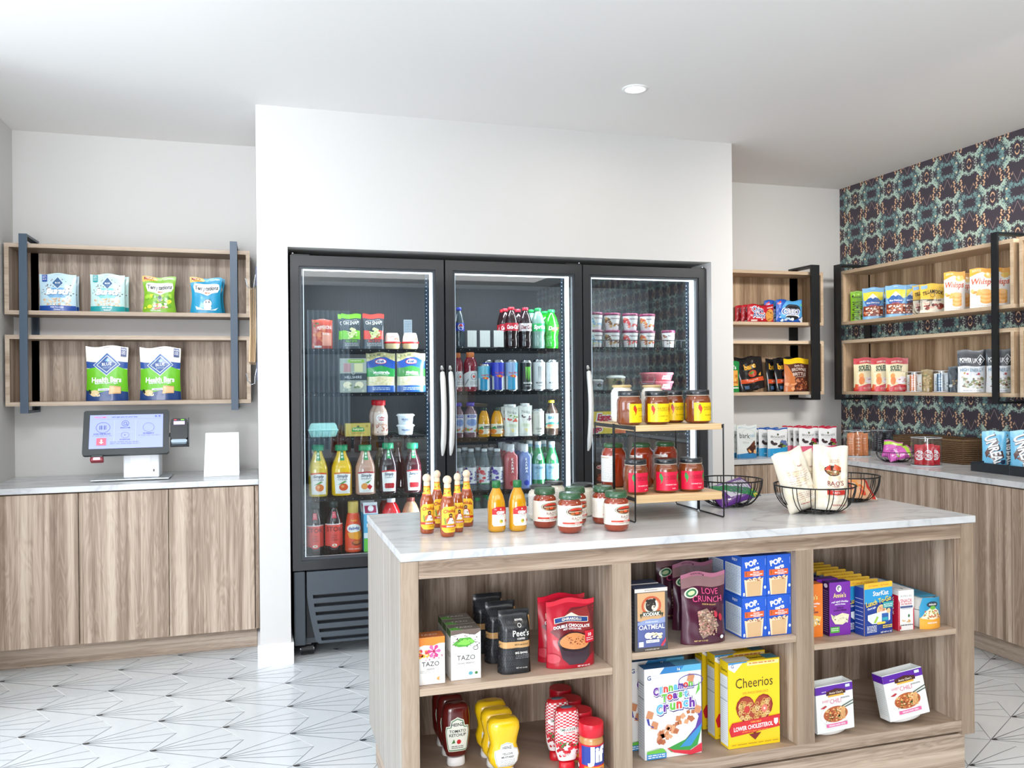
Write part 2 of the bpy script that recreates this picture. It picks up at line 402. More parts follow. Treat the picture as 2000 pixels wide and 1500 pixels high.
# ================================================================ right counter
t = MB()
L_ = [(WX + .001, YB2 - .001), (WX + .001, .1977), (3.319, .1977), (3.319, -3.0), (XR - .001, -3.0), (XR - .001, YB2 - .001)]
t.prism(L_, .853, CT, MARB, 'z')
tag(t.build('countertop'), 'pale marble corner countertop below the wallpapered wall, crowded with snacks', 'countertop')
cab = empty('base_cabinet', (2.95, .21, 0)); tag(cab, 'wood cabinet between the white pier and the corner', 'cabinet')
q = MB(); q.box(WX + .002, .232, .126, 3.33, YB2 - .002, .852, M('#6b5a4c', .7)); at(q, 'carcass', cab)
q = MB(); q.box(WX + .002, .33, .001, 3.40, .345, .126, WH); at(q, 'toe_kick', cab)
for a, b_ in ((WX + .002, 2.943), (2.946, 3.326)):
    q = MB(); q.box(a, .21, .128, b_, .2305, .846, WV, .001); at(q, 'door', cab)
cab = empty('base_cabinet', (3.33, -.9, 0)); tag(cab, 'long wood cabinet under the wallpapered wall, right edge of the photo', 'cabinet')
q = MB(); q.box(3.352, -3.0, .126, XR - .002, .2, .852, M('#6b5a4c', .7)); at(q, 'carcass', cab)
q = MB(); q.box(3.45, -3.0, .001, 3.465, .2, .126, WH); at(q, 'toe_kick', cab)
ys = [.155, -.2832, -.7216, -1.1628, -1.604, -2.045, -2.486, -2.93]
for a, b_ in zip(ys, ys[1:]):
    q = MB(); q.box(3.33, b_ + .0015, .128, 3.3505, a - .0015, .846, WV, .001); at(q, 'door', cab)

# ================================================================ wall shelves
def shelf_unit(root, u0, u1, front, back, bars, ax, vm, em, barm, sgn=1):
    """two open boxes in two flat steel loops; ax 'x' on a wall facing -y, ax 'y' on the right wall facing -x"""
    def bx(mb, a, b_, d0, d1, z0, z1, m, bev=0):
        if ax == 'x': mb.box(a, d0, z0, b_, d1, z1, m, bev)
        else: mb.box(d0, min(a, b_), z0, d1, max(a, b_), z1, m, bev)
    th = .0205
    for z0, z1 in ((1.256, 1.6155), (1.7183, 2.0768)):
        q = MB()
        bx(q, u0, u1, front + .001, back, z0, z0 + th, WH if em is EDGE else em); bx(q, u0, u1, front + .001, back, z1 - th, z1, WH if em is EDGE else em)
        bx(q, u0, u0 + th * (1 if u1 > u0 else -1), front + .001, back, z0 + th, z1 - th, vm); bx(q, u1 - th * (1 if u1 > u0 else -1), u1, front + .001, back, z0 + th, z1 - th, vm)
        o = at(q, 'shelf_box', root)
        q = MB()
        bx(q, u0, u1, front, front + .001, z0, z0 + th, em); bx(q, u0, u1, front, front + .001, z1 - th, z1, em)
        s_ = 1 if u1 > u0 else -1
        bx(q, u0, u0 + th * s_, front, front + .001, z0 + th, z1 - th, em); bx(q, u1 - th * s_, u1, front, front + .001, z0 + th, z1 - th, em)
        e = at(q, 'front_edging', root); e.parent = o; e.location = (0, 0, 0)
        q = MB(); bx(q, u0 + th * s_, u1 - th * s_, back - .012, back - .002, z0 + th, z1 - th, vm)
        e = at(q, 'back_panel', root); e.parent = o; e.location = (0, 0, 0)
    for a, b_ in bars:
        q = MB(); t_ = .012; f2 = front - .035
        bx(q, a, b_, f2, f2 + t_, 1.2205, 2.12, barm); bx(q, a, b_, back - t_, back, 1.2205, 2.12, barm)
        bx(q, a, b_, f2 + t_, back - t_, 1.2205, 1.2325, barm); bx(q, a, b_, f2 + t_, back - t_, 2.108, 2.12, barm)
        at(q, 'steel_bracket', root)
sh = empty('wall_shelf', (-.62, YB1, 1.22)); tag(sh, 'two tier wood wall shelf with dark steel brackets above the ordering screen', 'shelf')
shelf_unit(sh, -1.2105, -.0350, .545, YB1 - .001, [(-1.137, -1.1005), (-.136, -.0995)], 'x', WV, EDGE, M('#33485c', .35))
FB = YB2 - .218
sh = empty('wall_shelf', (3.1, YB2, 1.22)); tag(sh, 'two tier wood wall shelf left of the wallpapered corner, holding cookies', 'shelf')
shelf_unit(sh, WX + .012, 3.652, FB, YB2 - .001, [(2.68, 2.715), (solveX(1585, FB - .035, 1.7), solveX(1601.5, FB - .035, 1.7))], 'x', WT, WTH, BLACK)
FX = XR - .218
sh = empty('wall_shelf', (XR, -.1, 1.22)); tag(sh, 'long two tier wood shelf on the patterned wall, holding snack pouches', 'shelf')
yA, yB = solveY(1643, FX, 1.7), solveY(1980, FX, 1.7)
shelf_unit(sh, yA, yB, FX, XR - .001, [(solveY(1629, FX - .035, 1.7), solveY(1640.5, FX - .035, 1.7)), (solveY(1936, FX - .035, 1.7), solveY(1948, FX - .035, 1.7))], 'y', WT, WTH, M('#15191c', .35))
sh = empty('wall_shelf', (XR, -1.6, 1.22)); tag(sh, 'wood shelf boxes just entering at the right edge, beyond the black bracket', 'shelf')
shelf_unit(sh, yB - .035, yB - 1.4, FX, XR - .001, [(yB - .25, yB - .29), (yB - 1.2, yB - 1.24)], 'y', WT, WTH, BLACK)

# ================================================================ island
isl = empty('island_shelf_unit', (1.37, -1.53, 0)); tag(isl, 'wood island cabinet with open shelves under the marble top in the centre', 'island')
IX0, IX1, IY0, IY1 = .3735, 2.3615, -1.905, -1.165
YK = -1.4534
def ip(name, *bs, **k):
    q = MB()
    for b_ in bs: q.box(*b_[:6], b_[6] if len(b_) > 6 else WV, k.get('bev', 0))
    return at(q, name, isl)
ip('side_panel', (IX0, IY0 + .02, .13, IX0 + .03, IY1, .856, SIDEP)); ip('side_panel', (IX1 - .03, IY0 + .02, .13, IX1, IY1, .856, WV))
ip('corner_post', (IX0 - .001, IY0, .128, .4215, IY0 + .02, .856, EDGEV)); ip('corner_post', (2.3095, IY0, .128, IX1 + .001, IY0 + .02, .856, EDGEV))
ip('top_rail', (.4225, IY0 + .001, .806, 2.3085, IY0 + .02, .856, WH))
ip('divider', (1.0095, IY0 + .0015, .1785, 1.0715, IY0 + .022, .806, EDGEV), (1.0095, IY0 + .022, .1785, 1.0315, YK, .806, WV)); ip('divider', (1.650, IY0 + .0015, .1785, 1.716, IY0 + .022, .806, EDGEV), (1.650, IY0 + .022, .1785, 1.672, YK, .806, WV))
ip('inner_lining', (2.2885, IY0 + .006, .1785, 2.331, YK, .806, WV))
ip('back_panel', (.404, YK, .13, 2.331, YK + .018, .856, WV)); ip('rear_panel', (.404, IY1 - .02, .13, 2.331, IY1, .856, WV))
def ishelf(x0, x1, z0, z1):
    q = MB(); q.box(x0, IY0 + .004, z0, x1, IY0 + .0215, z1, WH); q.box(x0 - (.018 if x0 < .5 else .041), IY0 + .022, z0, x1, YK - .001, z1, WH); o = at(q, 'shelf', isl)
    q = MB(); q.box(x0, IY0 + .002, z0, x1, IY0 + .0038, z1, EDGE); e = at(q, 'shelf_edging', isl); e.parent = o; e.location = (0, 0, 0)
ishelf(.4225, 1.0085, .476, .497); ishelf(1.0725, 1.649, .512, .5325); ishelf(1.717, 2.2875, .478, .4965)
q = MB(); q.box(.404, IY0 + .003, .140, 2.331, YK - .001, .1780, WH); at(q, 'bottom_deck', isl)
ip('kick_board', (.392, -1.893, .001, 2.33, -1.875, .1285, WH), (.392, -1.874, .001, .41, IY1 - .03, .1285, WH), (2.312, -1.874, .001, 2.33, IY1 - .03, .1285, WH))
t = MB(); t.box(.3712, -1.9085, .857, 2.3705, -1.1590, CT, MARB, .0025)
tag(t.build('countertop'), 'white marble top of the island, set with bottles, jars and wire bowls', 'countertop')

# ================================================================ fridge
fr = empty('display_fridge', (1.3, .4, 0)); tag(fr, 'black three door glass front display fridge built into the white wall', 'fridge')
FX0, FX1 = .161, 2.448
def fp(name, mb): return at(mb, name, fr)
q = MB()
q.box(FX0, .088, .09, FX0 + .035, .74, 1.98, FRIDGEM); q.box(FX1 - .035, .088, .09, FX1, .74, 1.98, FRIDGEM)
q.box(FX0 + .035, .72, .09, FX1 - .035, .74, 1.98, LINER); q.box(FX0 + .035, .088, 1.945, FX1 - .035, .74, 1.98, LINER); q.box(FX0 + .035, .088, .09, FX1 - .035, .74, .46, LINER)
for x0, x1 in ((.905, .955), (1.668, 1.725)): q.box(x0, .095, .46, x1, .15, 1.945, LINER)
fp('cabinet', q)
LED = M('#f1f7ff', .3, emit=5); LEDS = M('#e6f0fb', .3, emit=1.2)
GLASS = bpy.data.materials.new('door_glass'); GLASS.use_nodes = True
_n = GLASS.node_tree.nodes; _L = GLASS.node_tree.links
_t = _n.new('ShaderNodeBsdfTransparent'); _t.inputs[0].default_value = (.93, .97, .98, 1); _g = _n.new('ShaderNodeBsdfGlossy'); _g.inputs['Roughness'].default_value = .01
_lw = _n.new('ShaderNodeLayerWeight'); _pw = _n.new('ShaderNodeMath'); _pw.operation = 'POWER'; _pw.inputs[1].default_value = 4; _L.new(_lw.outputs['Facing'], _pw.inputs[0]); _f = _n.new('ShaderNodeMath'); _f.operation = 'MULTIPLY_ADD'; _f.inputs[1].default_value = .8; _f.inputs[2].default_value = .085; _L.new(_pw.outputs[0], _f.inputs[0]); _m = _n.new('ShaderNodeMixShader')
_L.new(_f.outputs[0], _m.inputs[0]); _L.new(_t.outputs[0], _m.inputs[1]); _L.new(_g.outputs[0], _m.inputs[2]); _L.new(_m.outputs[0], _n['Material Output'].inputs[0])
HND = M('#e4e4e1', .3, .2)
ZD0, ZD1 = .437, 1.990
BAYS = []
doors = [(568, 868, 585, 852, 593, 840, 847.5, 864), (871, 1138, 886, 1124, 889, 1104.5, 1112, 880), (1140, 1380, 1153, 1366, 1155.5, 1348, 1358.5, 1149)]
for di, (a, b_, g0, g1, l0, l1, l2, hpx) in enumerate(doors):
    x0, x1 = solveX(a, .045, 1.5), solveX(b_, .045, 1.5)
    gx0, gx1 = solveX(g0, .045, 1.5), solveX(g1, .045, 1.5)
    gz0, gz1 = .484, 1.938
    q = MB(); y0, y1 = .045, .082
    # mitred frame with a shallow inner bevel
    for pts in ([(x0, ZD0), (gx0, gz0), (gx0, gz1), (x0, ZD1)], [(gx1, gz0), (x1, ZD0), (x1, ZD1), (gx1, gz1)], [(x0, ZD1), (gx0, gz1), (gx1, gz1), (x1, ZD1)], [(x0, ZD0), (x1, ZD0), (gx1, gz0), (gx0, gz0)]):
        q.prism(pts, y0, y1, FRIDGEM)
    for pts in ([(gx0, gz0), (gx0 + .012, gz0 + .012), (gx0 + .012, gz1 - .012), (gx0, gz1)], [(gx1 - .012, gz0 + .012), (gx1, gz0), (gx1, gz1), (gx1 - .012, gz1 - .012)], [(gx0, gz1), (gx0 + .012, gz1 - .012), (gx1 - .012, gz1 - .012), (gx1, gz1)], [(gx0, gz0), (gx1, gz0), (gx1 - .012, gz0 + .012), (gx0 + .012, gz0 + .012)]):
        q.prism(pts, y0 + .01, y1, M('#3a4046', .4))
    d = fp('door', q)
    g = MB(); g.box(gx0 + .005, .062, gz0 + .005, gx1 - .005, .067, gz1 - .005, GLASS); o = at(g, 'glass_pane', fr); o.parent = d; o.location = (0, 0, 0)
    # bowed handle
    hx_ = solveX(hpx, .03, 1.2)
    g = MB(); pts = []; rr = []
    for k in range(29):
        u = k / 28; z = .982 + .460 * u; bow = math.sin(math.pi * u)
        pts.append((hx_, .036 - .046 * bow ** .7, z)); rr.append(.0145 * min(1, (.05 + math.sin(math.pi * u)) * 2.2) ** .45)
    g.tube(pts, rr, HND, 12)
    o = at(g, 'handle', fr); o.parent = d; o.location = (0, 0, 0)
    # lit strips behind the door
    g = MB(); yl = .088
    X = lambda px: solveX(px, yl, 1.5)
    g.box(X(l0), yl, 1.921, X(l1), yl + .006, 1.934, LED); g.box(X(l1), yl, .49, X(l2), yl + .006, 1.934, LED)
    g.box(X(l0), yl, .49, X(l0) + .0035, yl + .006, 1.921, LEDS); g.box(X(l0), yl, .49, X(l1), yl + .006, .4945, LEDS)
    at(g, 'light_strip', fr)
    g = MB(); xs = X(l1) - .018
    g.box(xs - .004, .100, .47, xs + .013, .103, 1.93, M('#2a3a4c', .35, .5))
    for k in range(70): g.box(xs + .001, .0992, .5 + k * .0202, xs + .005, .100, .5 + k * .0202 + .006, M('#dfe9f2', .3))  # pale dots: light in the slots put into their colour
    at(g, 'shelf_standard', fr)
    BAYS.append((x0 + .04, x1 - .035))
    l = bpy.data.lights.new('fridge_lamp', 'AREA'); l.shape = 'RECTANGLE'; l.size = .03; l.size_y = 1.4; l.energy = 7; l.color = (.9, .95, 1)
    o = bpy.data.objects.new('fridge_lamp', l); COL.objects.link(o); o.location = (X(l1) - .005, .115, 1.2)
    o.rotation_euler = Vector((-.8, .25, 0)).to_track_quat('-Z', 'Y').to_euler()
    l = bpy.data.lights.new('fridge_lamp', 'AREA'); l.shape = 'RECTANGLE'; l.size = .55; l.size_y = .03; l.energy = 5; l.color = (.9, .95, 1)
    o = bpy.data.objects.new('fridge_lamp', l); COL.objects.link(o); o.location = ((x0 + x1) / 2, .12, 1.915)
    o.rotation_euler = Vector((0, .45, -.8)).to_track_quat('-Z', 'Y').to_euler()
WIRE = M('#202226', .35, .6)
SHZ = [[1.534, 1.309, 1.0845, .781, .488], [1.5396, 1.3076, 1.062, .7747, .488], [1.5478, 1.305, 1.063, .768, .488]]
BX = [(.205, .900), (.960, 1.664), (1.730, 2.408)]
for (xa, xb), zs in zip(BX, SHZ):
    for z in zs:
        q = MB(); zz = z - .004
        q.box(xa, .112, zz - .014, xb, .116, zz + .003, WIRE); q.box(xa, .56, zz - .01, xb, .564, zz + .001, WIRE)
        for k in range(29):
            x = xa + .008 + (xb - xa - .016) * k / 28; q.box(x - .0012, .11, zz - .001, x + .0012, .56, zz + .0025, WIRE)
        for y in (.2, .33, .45): q.box(xa, y, zz - .005, xb, y + .004, zz - .001, WIRE)
        for k in range(15):
            x = xa + .02 + (xb - xa - .04) * k / 14; q.box(x - .002, .1105, zz - .008, x + .002, .112, zz - .004, M('#9aa3aa', .3, .8))
        fp('wire_shelf', q)
# fenced front of the frozen dessert shelf
q = MB(); xa, xb = BX[2]
q.tube([(xa, .108, 1.585), (xb - .02, .108, 1.585)], .0028, WIRE, 6)
for k in range(19): q.tube([(xa + .01 + k * .036, .108, 1.546), (xa + .01 + k * .036, .108, 1.585)], .0018, WIRE, 5)
fp('shelf_fence', q)
# lower grille
BASE = M('#454d55', .38, 0, .1)
q = MB(); q.box(FX0, .088, .065, FX1, .7, .43, M('#3a4148', .4)); fp('base_housing', q)
for x0 in (FX0, FX1 - .055):
    q = MB(); q.box(x0, .05, .065, x0 + .055, .088, .43, M('#3d454d', .35), .006); fp('base_corner_post', q)
zt = [.4255, .352, .31, .262, .212, .165, .115, .075]
q = MB()
def gx(z): return .222 + .045 * max(0, (.33 - z) / .26) ** 1.4
zz = [.428 - k * .0353 for k in range(11)]
slots = [(solveZ(1163 + 16.8 * k, .23, .046) , solveZ(1170 + 16.8 * k, .23, .046)) for k in range(6)]
prev = .428
for k, (sa, sb) in enumerate(slots):
    q.prism([(gx(prev), prev), (gx(sa), sa), (FX1 - .06 - (gx(sa) - .222), sa), (FX1 - .06 - (gx(prev) - .222), prev)], .046, .086, BASE)
    q.prism([(gx(sa), sa), (gx(sb), sb), (gx(sb) + .028, sb), (gx(sa) + .028, sa)], .046, .086, BASE)
    q.prism([(FX1 - .1, sa), (FX1 - .1, sb), (FX1 - .07, sb), (FX1 - .07, sa)], .046, .086, BASE)
    prev = sb
q.prism([(gx(prev), prev), (gx(.07) + .012, .07), (FX1 - .11, .07), (FX1 - .08, prev)], .046, .086, BASE)
fp('vent_grille', q)
q = MB(); q.box(FX0 + .06, .0862, .09, FX1 - .06, .0875, .36, M('#14181c', .5)); fp('vent_recess', q)
for x in (.225, 2.38):
    q = MB(); q.tube([(x - .03, .12, .03), (x + .03, .12, .03)], .0285, M('#121315', .4), 16)
    q.tube([(x - .034, .12, .03), (x + .034, .12, .03)], .012, STEEL, 10); q.box(x - .02, .105, .045, x + .02, .135, .066, M('#55585c', .4)); fp('castor', q)
for x0, x1, xp in ((.163, .25, .17), (1.60, 1.69, 1.683), (2.36, 2.445, 2.435)):
    q = MB(); q.box(x0, .06, 1.9905, x1, .088, 1.998, BLACK); q.lathe([(.006, 1.9905), (.006, 2.004)], STEEL, 12, (xp, .07)); fp('hinge', q)
# ================================================================ printed fronts and packaging shapes
TXT = {}
def text_mesh(s, bold, shear):
    k = (s, bold, shear)
    if k in TXT: return TXT[k]
    cu = bpy.data.curves.new('lettering', 'FONT'); cu.body = s; cu.size = 1; cu.align_x = 'CENTER'; cu.resolution_u = 2
    cu.offset = bold; cu.shear = shear
    o = bpy.data.objects.new('lettering', cu); me = o.to_mesh()
    v = [(p.co.x, p.co.y) for p in me.vertices]; f = [list(p.vertices) for p in me.polygons]
    o.to_mesh_clear(); bpy.data.objects.remove(o); bpy.data.curves.remove(cu)
    xs = [p[0] for p in v] or [0, 1]; x0, x1 = min(xs), max(xs)
    ys = [p[1] for p in v] or [0, 1]
    TXT[k] = ([(x - (x0 + x1) / 2, y - (min(ys) + max(ys)) / 2) for x, y in v], f, x1 - x0, max(ys) - min(ys))
    return TXT[k]
def ell(cu, cv, ru, rv, n=20, rot=0):
    return [(cu + ru * math.cos(2 * math.pi * k / n + rot), cv + rv * math.sin(2 * math.pi * k / n + rot)) for k in range(n)]
def shapes(ops, w, h):
    """expands drawing commands (fractions of the face) into flat polygons in metres"""
    out = []; flat = []
    for li, op in enumerate(ops):
        if op[0] == 'g': flat += [(li + (q % 6) * .13, x) for q, x in enumerate(op[1])]
        else: flat.append((li, op))
    for li, op in flat:
        k, c = op[0], op[1]; fs = []
        if k == 'r': u0, v0, u1, v1 = op[2:6]; V = [(u0 * w, v0 * h), (u1 * w, v0 * h), (u1 * w, v1 * h), (u0 * w, v1 * h)]; fs = [[0, 1, 2, 3]]
        elif k == 'e':
            V = ell(op[2] * w, op[3] * h, op[4] * w, op[5] * h, 22); fs = [list(range(22))]
        elif k == 'o':   # ring
            t = op[6]; a = ell(op[2] * w, op[3] * h, op[4] * w, op[5] * h, 22); b_ = ell(op[2] * w, op[3] * h, op[4] * w - t * w, op[5] * h - t * w, 22)
            V = a + b_; fs = [[i, (i + 1) % 22, 22 + (i + 1) % 22, 22 + i] for i in range(22)]
        elif k == 'p': V = [(a * w, b_ * h) for a, b_ in op[2]]; fs = [list(range(len(V)))]
        elif k == 't':
            s, cu, cv, th, mw = op[2:7]; o = op[7] if len(op) > 7 else {}
            tv, tf, tw, tt = text_mesh(s, o.get('b', .02), o.get('s', 0))
            sc = th * h / .72; sx = min(sc, mw * w / max(tw, 1e-6)) if not o.get('fit') else mw * w / tw
            sy = sc if o.get('tall', 1) else sx
            a = math.radians(o.get('r', 0)); ca, sa = math.cos(a), math.sin(a)
            if abs(o.get('r', 0)) > 45: sx = min(sc, mw * h / max(tw, 1e-6))
            V = [(cu * w + (x * sx) * ca - y * sy * sa, cv * h + (x * sx) * sa + y * sy * ca) for x, y in tv]; fs = tf
            if o.get('arc'):
                V = [(x, y - o['arc'] * h * ((x - cu * w) / (w / 2)) ** 2) for x, y in V]
        elif k == 's':   # scatter of small irregular bits: n, box, size
            n, u0, v0, u1, v1, sz, seed = op[2:9]; rnd = random.Random(seed); cs = c.split(',')
            for q in range(n):
                cu, cv = rnd.uniform(u0, u1) * w, rnd.uniform(v0, v1) * h; m_ = rnd.randint(5, 7); ph = rnd.random() * 6; el_ = rnd.uniform(.5, 1)
                r = sz * w * rnd.uniform(.6, 1.2)
                P_ = [(cu + r * math.cos(6.283 * j / m_ + ph) * rnd.uniform(.8, 1.1), cv + el_ * r * math.sin(6.283 * j / m_ + ph) * rnd.uniform(.8, 1.1)) for j in range(m_)]
                out.append((cs[q % len(cs)], P_, [list(range(m_))], li + (q % 5) * .12))
            continue
        elif k == 'l':   # lines of small print: n rows
            n, u0, v0, u1, v1, th = op[2:8]; rnd = random.Random(n); V = []
            for q in range(n):
                v = v1 - (v1 - v0) * (q + .5) / n; x = u0
                while x < u1:
                    e = min(u1, x + rnd.uniform(.05, .16) * (u1 - u0) * 1.4); b0 = len(V)
                    V += [(x * w, v * h), (e * w, v * h), (e * w, (v + th) * h), (x * w, (v + th) * h)]; fs.append([b0, b0 + 1, b0 + 2, b0 + 3]); x = e + .02 * (u1 - u0) + .008
        out.append((c, V, fs, li))
    return out
PR = dict(rough=.38, coat=.15)
def clip_grid(V, fs, xs, ys):
    bm = bmesh.new(); vv = [bm.verts.new((x, y, 0)) for x, y in V]
    for f in fs:
        try: bm.faces.new([vv[i] for i in f])
        except ValueError: pass
    if not V: bm.free(); return [], []
    x0, x1 = min(p[0] for p in V), max(p[0] for p in V); y0, y1 = min(p[1] for p in V), max(p[1] for p in V)
    for x in xs:
        if x0 < x < x1: bmesh.ops.bisect_plane(bm, geom=bm.verts[:] + bm.edges[:] + bm.faces[:], plane_co=(x, 0, 0), plane_no=(1, 0, 0), dist=1e-6)
    for y in ys:
        if y0 < y < y1: bmesh.ops.bisect_plane(bm, geom=bm.verts[:] + bm.edges[:] + bm.faces[:], plane_co=(0, y, 0), plane_no=(0, 1, 0), dist=1e-6)
    bm.verts.index_update()
    r = [(v.co.x, v.co.y) for v in bm.verts], [[v.index for v in f.verts] for f in bm.faces]
    bm.free(); return r
def draw(mb, ops, w, h, fn, xs=(), ys=(), eps=.00022, prm=PR, lim=None):
    """lays the printing on a surface: fn(x, y, lift) -> point"""
    for c, V, fs, li in shapes(ops, w, h):
        if lim: V = [(min(max(x, -lim * w), lim * w), min(max(y, 0), h)) for x, y in V]
        if xs or ys: V, fs = clip_grid(V, fs, xs, ys)
        mb.add([fn(x, y, eps * (li + 1)) for x, y in V], fs, M(c, prm.get('rough', .4), coat=prm.get('coat', 0)), bool(xs or ys))

def box_pack(name, w, h, d, c, front, side=(), top=(), sidec=None, topc=None, name2=None):
    """folding carton; front faces -y; origin at the middle of its base"""
    mb = MB(); m = M(c, .42, coat=.1)
    mb.box(-w / 2, -d / 2, 0, w / 2, d / 2, h, m, .0008)
    draw(mb, front, w, h, lambda x, y, e: (x, -d / 2 - e, y))
    if sidec: draw(mb, [('r', sidec, -.5, 0, .5, 1)], d, h, lambda x, y, e: (-w / 2 - e, -x, y))
    if side: draw(mb, list(side), d, h, lambda x, y, e: (-w / 2 - .0003 - e, -x, y))
    if topc: draw(mb, [('r', topc, -.5, 0, .5, 1)], w, d, lambda x, y, e: (x, -d / 2 + y, h + e))
    if top: draw(mb, list(top), w, d, lambda x, y, e: (x, -d / 2 + y, h + .0003 + e))
    return mb.build(name)
def pouch_pack(name, w, h, t, c, front, waist=.05, kind='stand', seed=0, crease=1.0, rough=.3, topw=1.0, nx=18, ny=20):
    """flexible bag, front faces -y. kind: stand (wide foot, flat seal on top), pillow (sealed both ends), block (filled gusset bag)"""
    rnd = random.Random(seed); a1, a2, a3 = rnd.uniform(0, 6), rnd.uniform(0, 6), rnd.uniform(0, 6)
    def half(v):
        s = 1 - waist * math.sin(math.pi * min(1, v * 1.05)) ** 1.5
        return w / 2 * s * (1 + (topw - 1) * v)
    def thick(v):
        if kind == 'stand': p = min(1, 1.02 - .12 * v) * max(0, (1 - max(0, (v - .12)) / .80)) ** .75 + .03
        elif kind == 'pillow': p = max(0, 1 - abs(2 * v - 1) ** 4.5) ** .7 + .02
        else: p = 1 if v < .72 else max(.05, 1 - ((v - .72) / .2) ** 1.3) if v < .92 else .05
        return t / 2 * min(1, p)
    def f(x, y, e, side=-1):
        v = min(max(y / h, 0), 1); s = min(max(x / (w / 2), -1), 1)
        ex = 5 if kind == 'block' else 2.3
        T = thick(v) * (max(0, 1 - abs(s) ** ex) ** (.45 if kind == 'block' else .6))
        wr = crease * .0012 * (w / .15) * (math.sin(9 * s + 7 * v + a1) * math.sin(11 * v - 3 * s + a2) + .5 * math.sin(23 * v + 5 * s + a3)) * (1 - abs(s) ** 4) * min(1, (1 - v) * 6, .3 + v * 4)
        return (s * half(v), side * (T + wr + e + (.0012 if e else .0008)), y + (.004 * math.sin(4 * s + a1) * v * min(crease, 1.2) * (w / .15) if kind != 'block' else 0))
    mb = MB(); xs = [(-.5 + i / nx) * w for i in range(nx + 1)]; ys = [h * j / ny for j in range(ny + 1)]
    m = M(c, rough, coat=.25)
    V = [f(x, y, 0) for y in ys for x in xs]; B = [f(x, y, 0, 1) for y in ys for x in xs]; q = nx + 1
    fs = [(j * q + i, j * q + i + 1, (j + 1) * q + i + 1, (j + 1) * q + i) for j in range(ny) for i in range(nx)]
    N = len(V); sides = []
    for j in range(ny): sides += [(j * q, N + j * q, N + (j + 1) * q, (j + 1) * q), (j * q + nx, (j + 1) * q + nx, N + (j + 1) * q + nx, N + j * q + nx)]
    for i in range(nx): sides += [(i, i + 1, N + i + 1, N + i), (ny * q + i, N + ny * q + i, N + ny * q + i + 1, ny * q + i + 1)]
    mb.add(V + B, fs + [tuple(a + N for a in reversed(g)) for g in fs] + sides, m, True)
    draw(mb, front, w, h, f, xs[1:-1], ys[1:-1], eps=.0004, prm=dict(rough=rough, coat=.25), lim=.4995)
    return mb.build(name)
def prof_r(prof):
    p = sorted(prof, key=lambda q: q[1])
    def r(z):
        for (r0, z0), (r1, z1) in zip(p, p[1:]):
            if z0 <= z <= z1: return r0 + (r1 - r0) * (z - z0) / max(z1 - z0, 1e-9)
        return p[-1][0] if z > p[-1][1] else p[0][0]
    return r
def lathe_pack(name, parts, label=None, bands=()):
    """container turned about z. parts: (part name, profile, material[, ex, sx, sy]); label: (z0, z1, radius fn/float, arc width m, ops, base colour)"""
    root = empty(name)
    for p in parts:
        mb = MB(); ex = p[3] if len(p) > 3 else 1; sx = p[4] if len(p) > 4 else 1; sy = p[5] if len(p) > 5 else 1
        mb.lathe(p[1], p[2], 28, ex=ex, sx=sx, sy=sy); mb.build(p[0], root)
    for lb in ([label] if label else []) + list(bands):
        z0, z1, R, aw, ops, c = lb[:6]; o = lb[6] if len(lb) > 6 else {}
        sx, sy, ex, off = o.get('sx', 1), o.get('sy', 1), o.get('ex', 1), math.radians(o.get('off', 0))
        auto = R == 'auto'; RR = prof_r(parts[o.get('on', 0)][1]) if auto else R if callable(R) else (lambda z: R)
        rm = RR((z0 + z1) / 2)
        def fn(x, y, e):
            z = z0 + y; r = RR(z) + .0006; a = x / rm + off; ca, sa = math.sin(a), -math.cos(a)
            if ex != 1: q = (abs(ca) ** (2 * ex) + abs(sa) ** (2 * ex)) ** (-1 / (2 * ex)); ca *= q; sa *= q
            return ((r + e) * sx * ca, (r + e) * sy * sa, z)
        hh = z1 - z0; mb = MB(); n = max(6, int(aw / .006))
        xs = [(-.5 + i / n) * aw for i in range(1, n)]; ys = sorted(set([hh * j / 8 for j in range(1, 8)] + [q[1] - z0 for q in parts[o.get('on', 0)][1] if z0 < q[1] < z1])) if auto or callable(R) else []
        base = [('r', c, -.5, 0, .5, 1)] if c else []
        draw(mb, base + list(ops), aw, hh, fn, xs, ys, prm=dict(rough=.4, coat=.1))
        mb.build(o.get('name', 'label'), root)
    return root
def T(c, word_, cu, cv, th, mw, **o): return ('t', c, word_, cu, cv, th, mw, o)
def R_(c, u0, v0, u1, v1): return ('r', c, u0, v0, u1, v1)
def E_(c, cu, cv, ru, rv): return ('e', c, cu, cv, ru, rv)

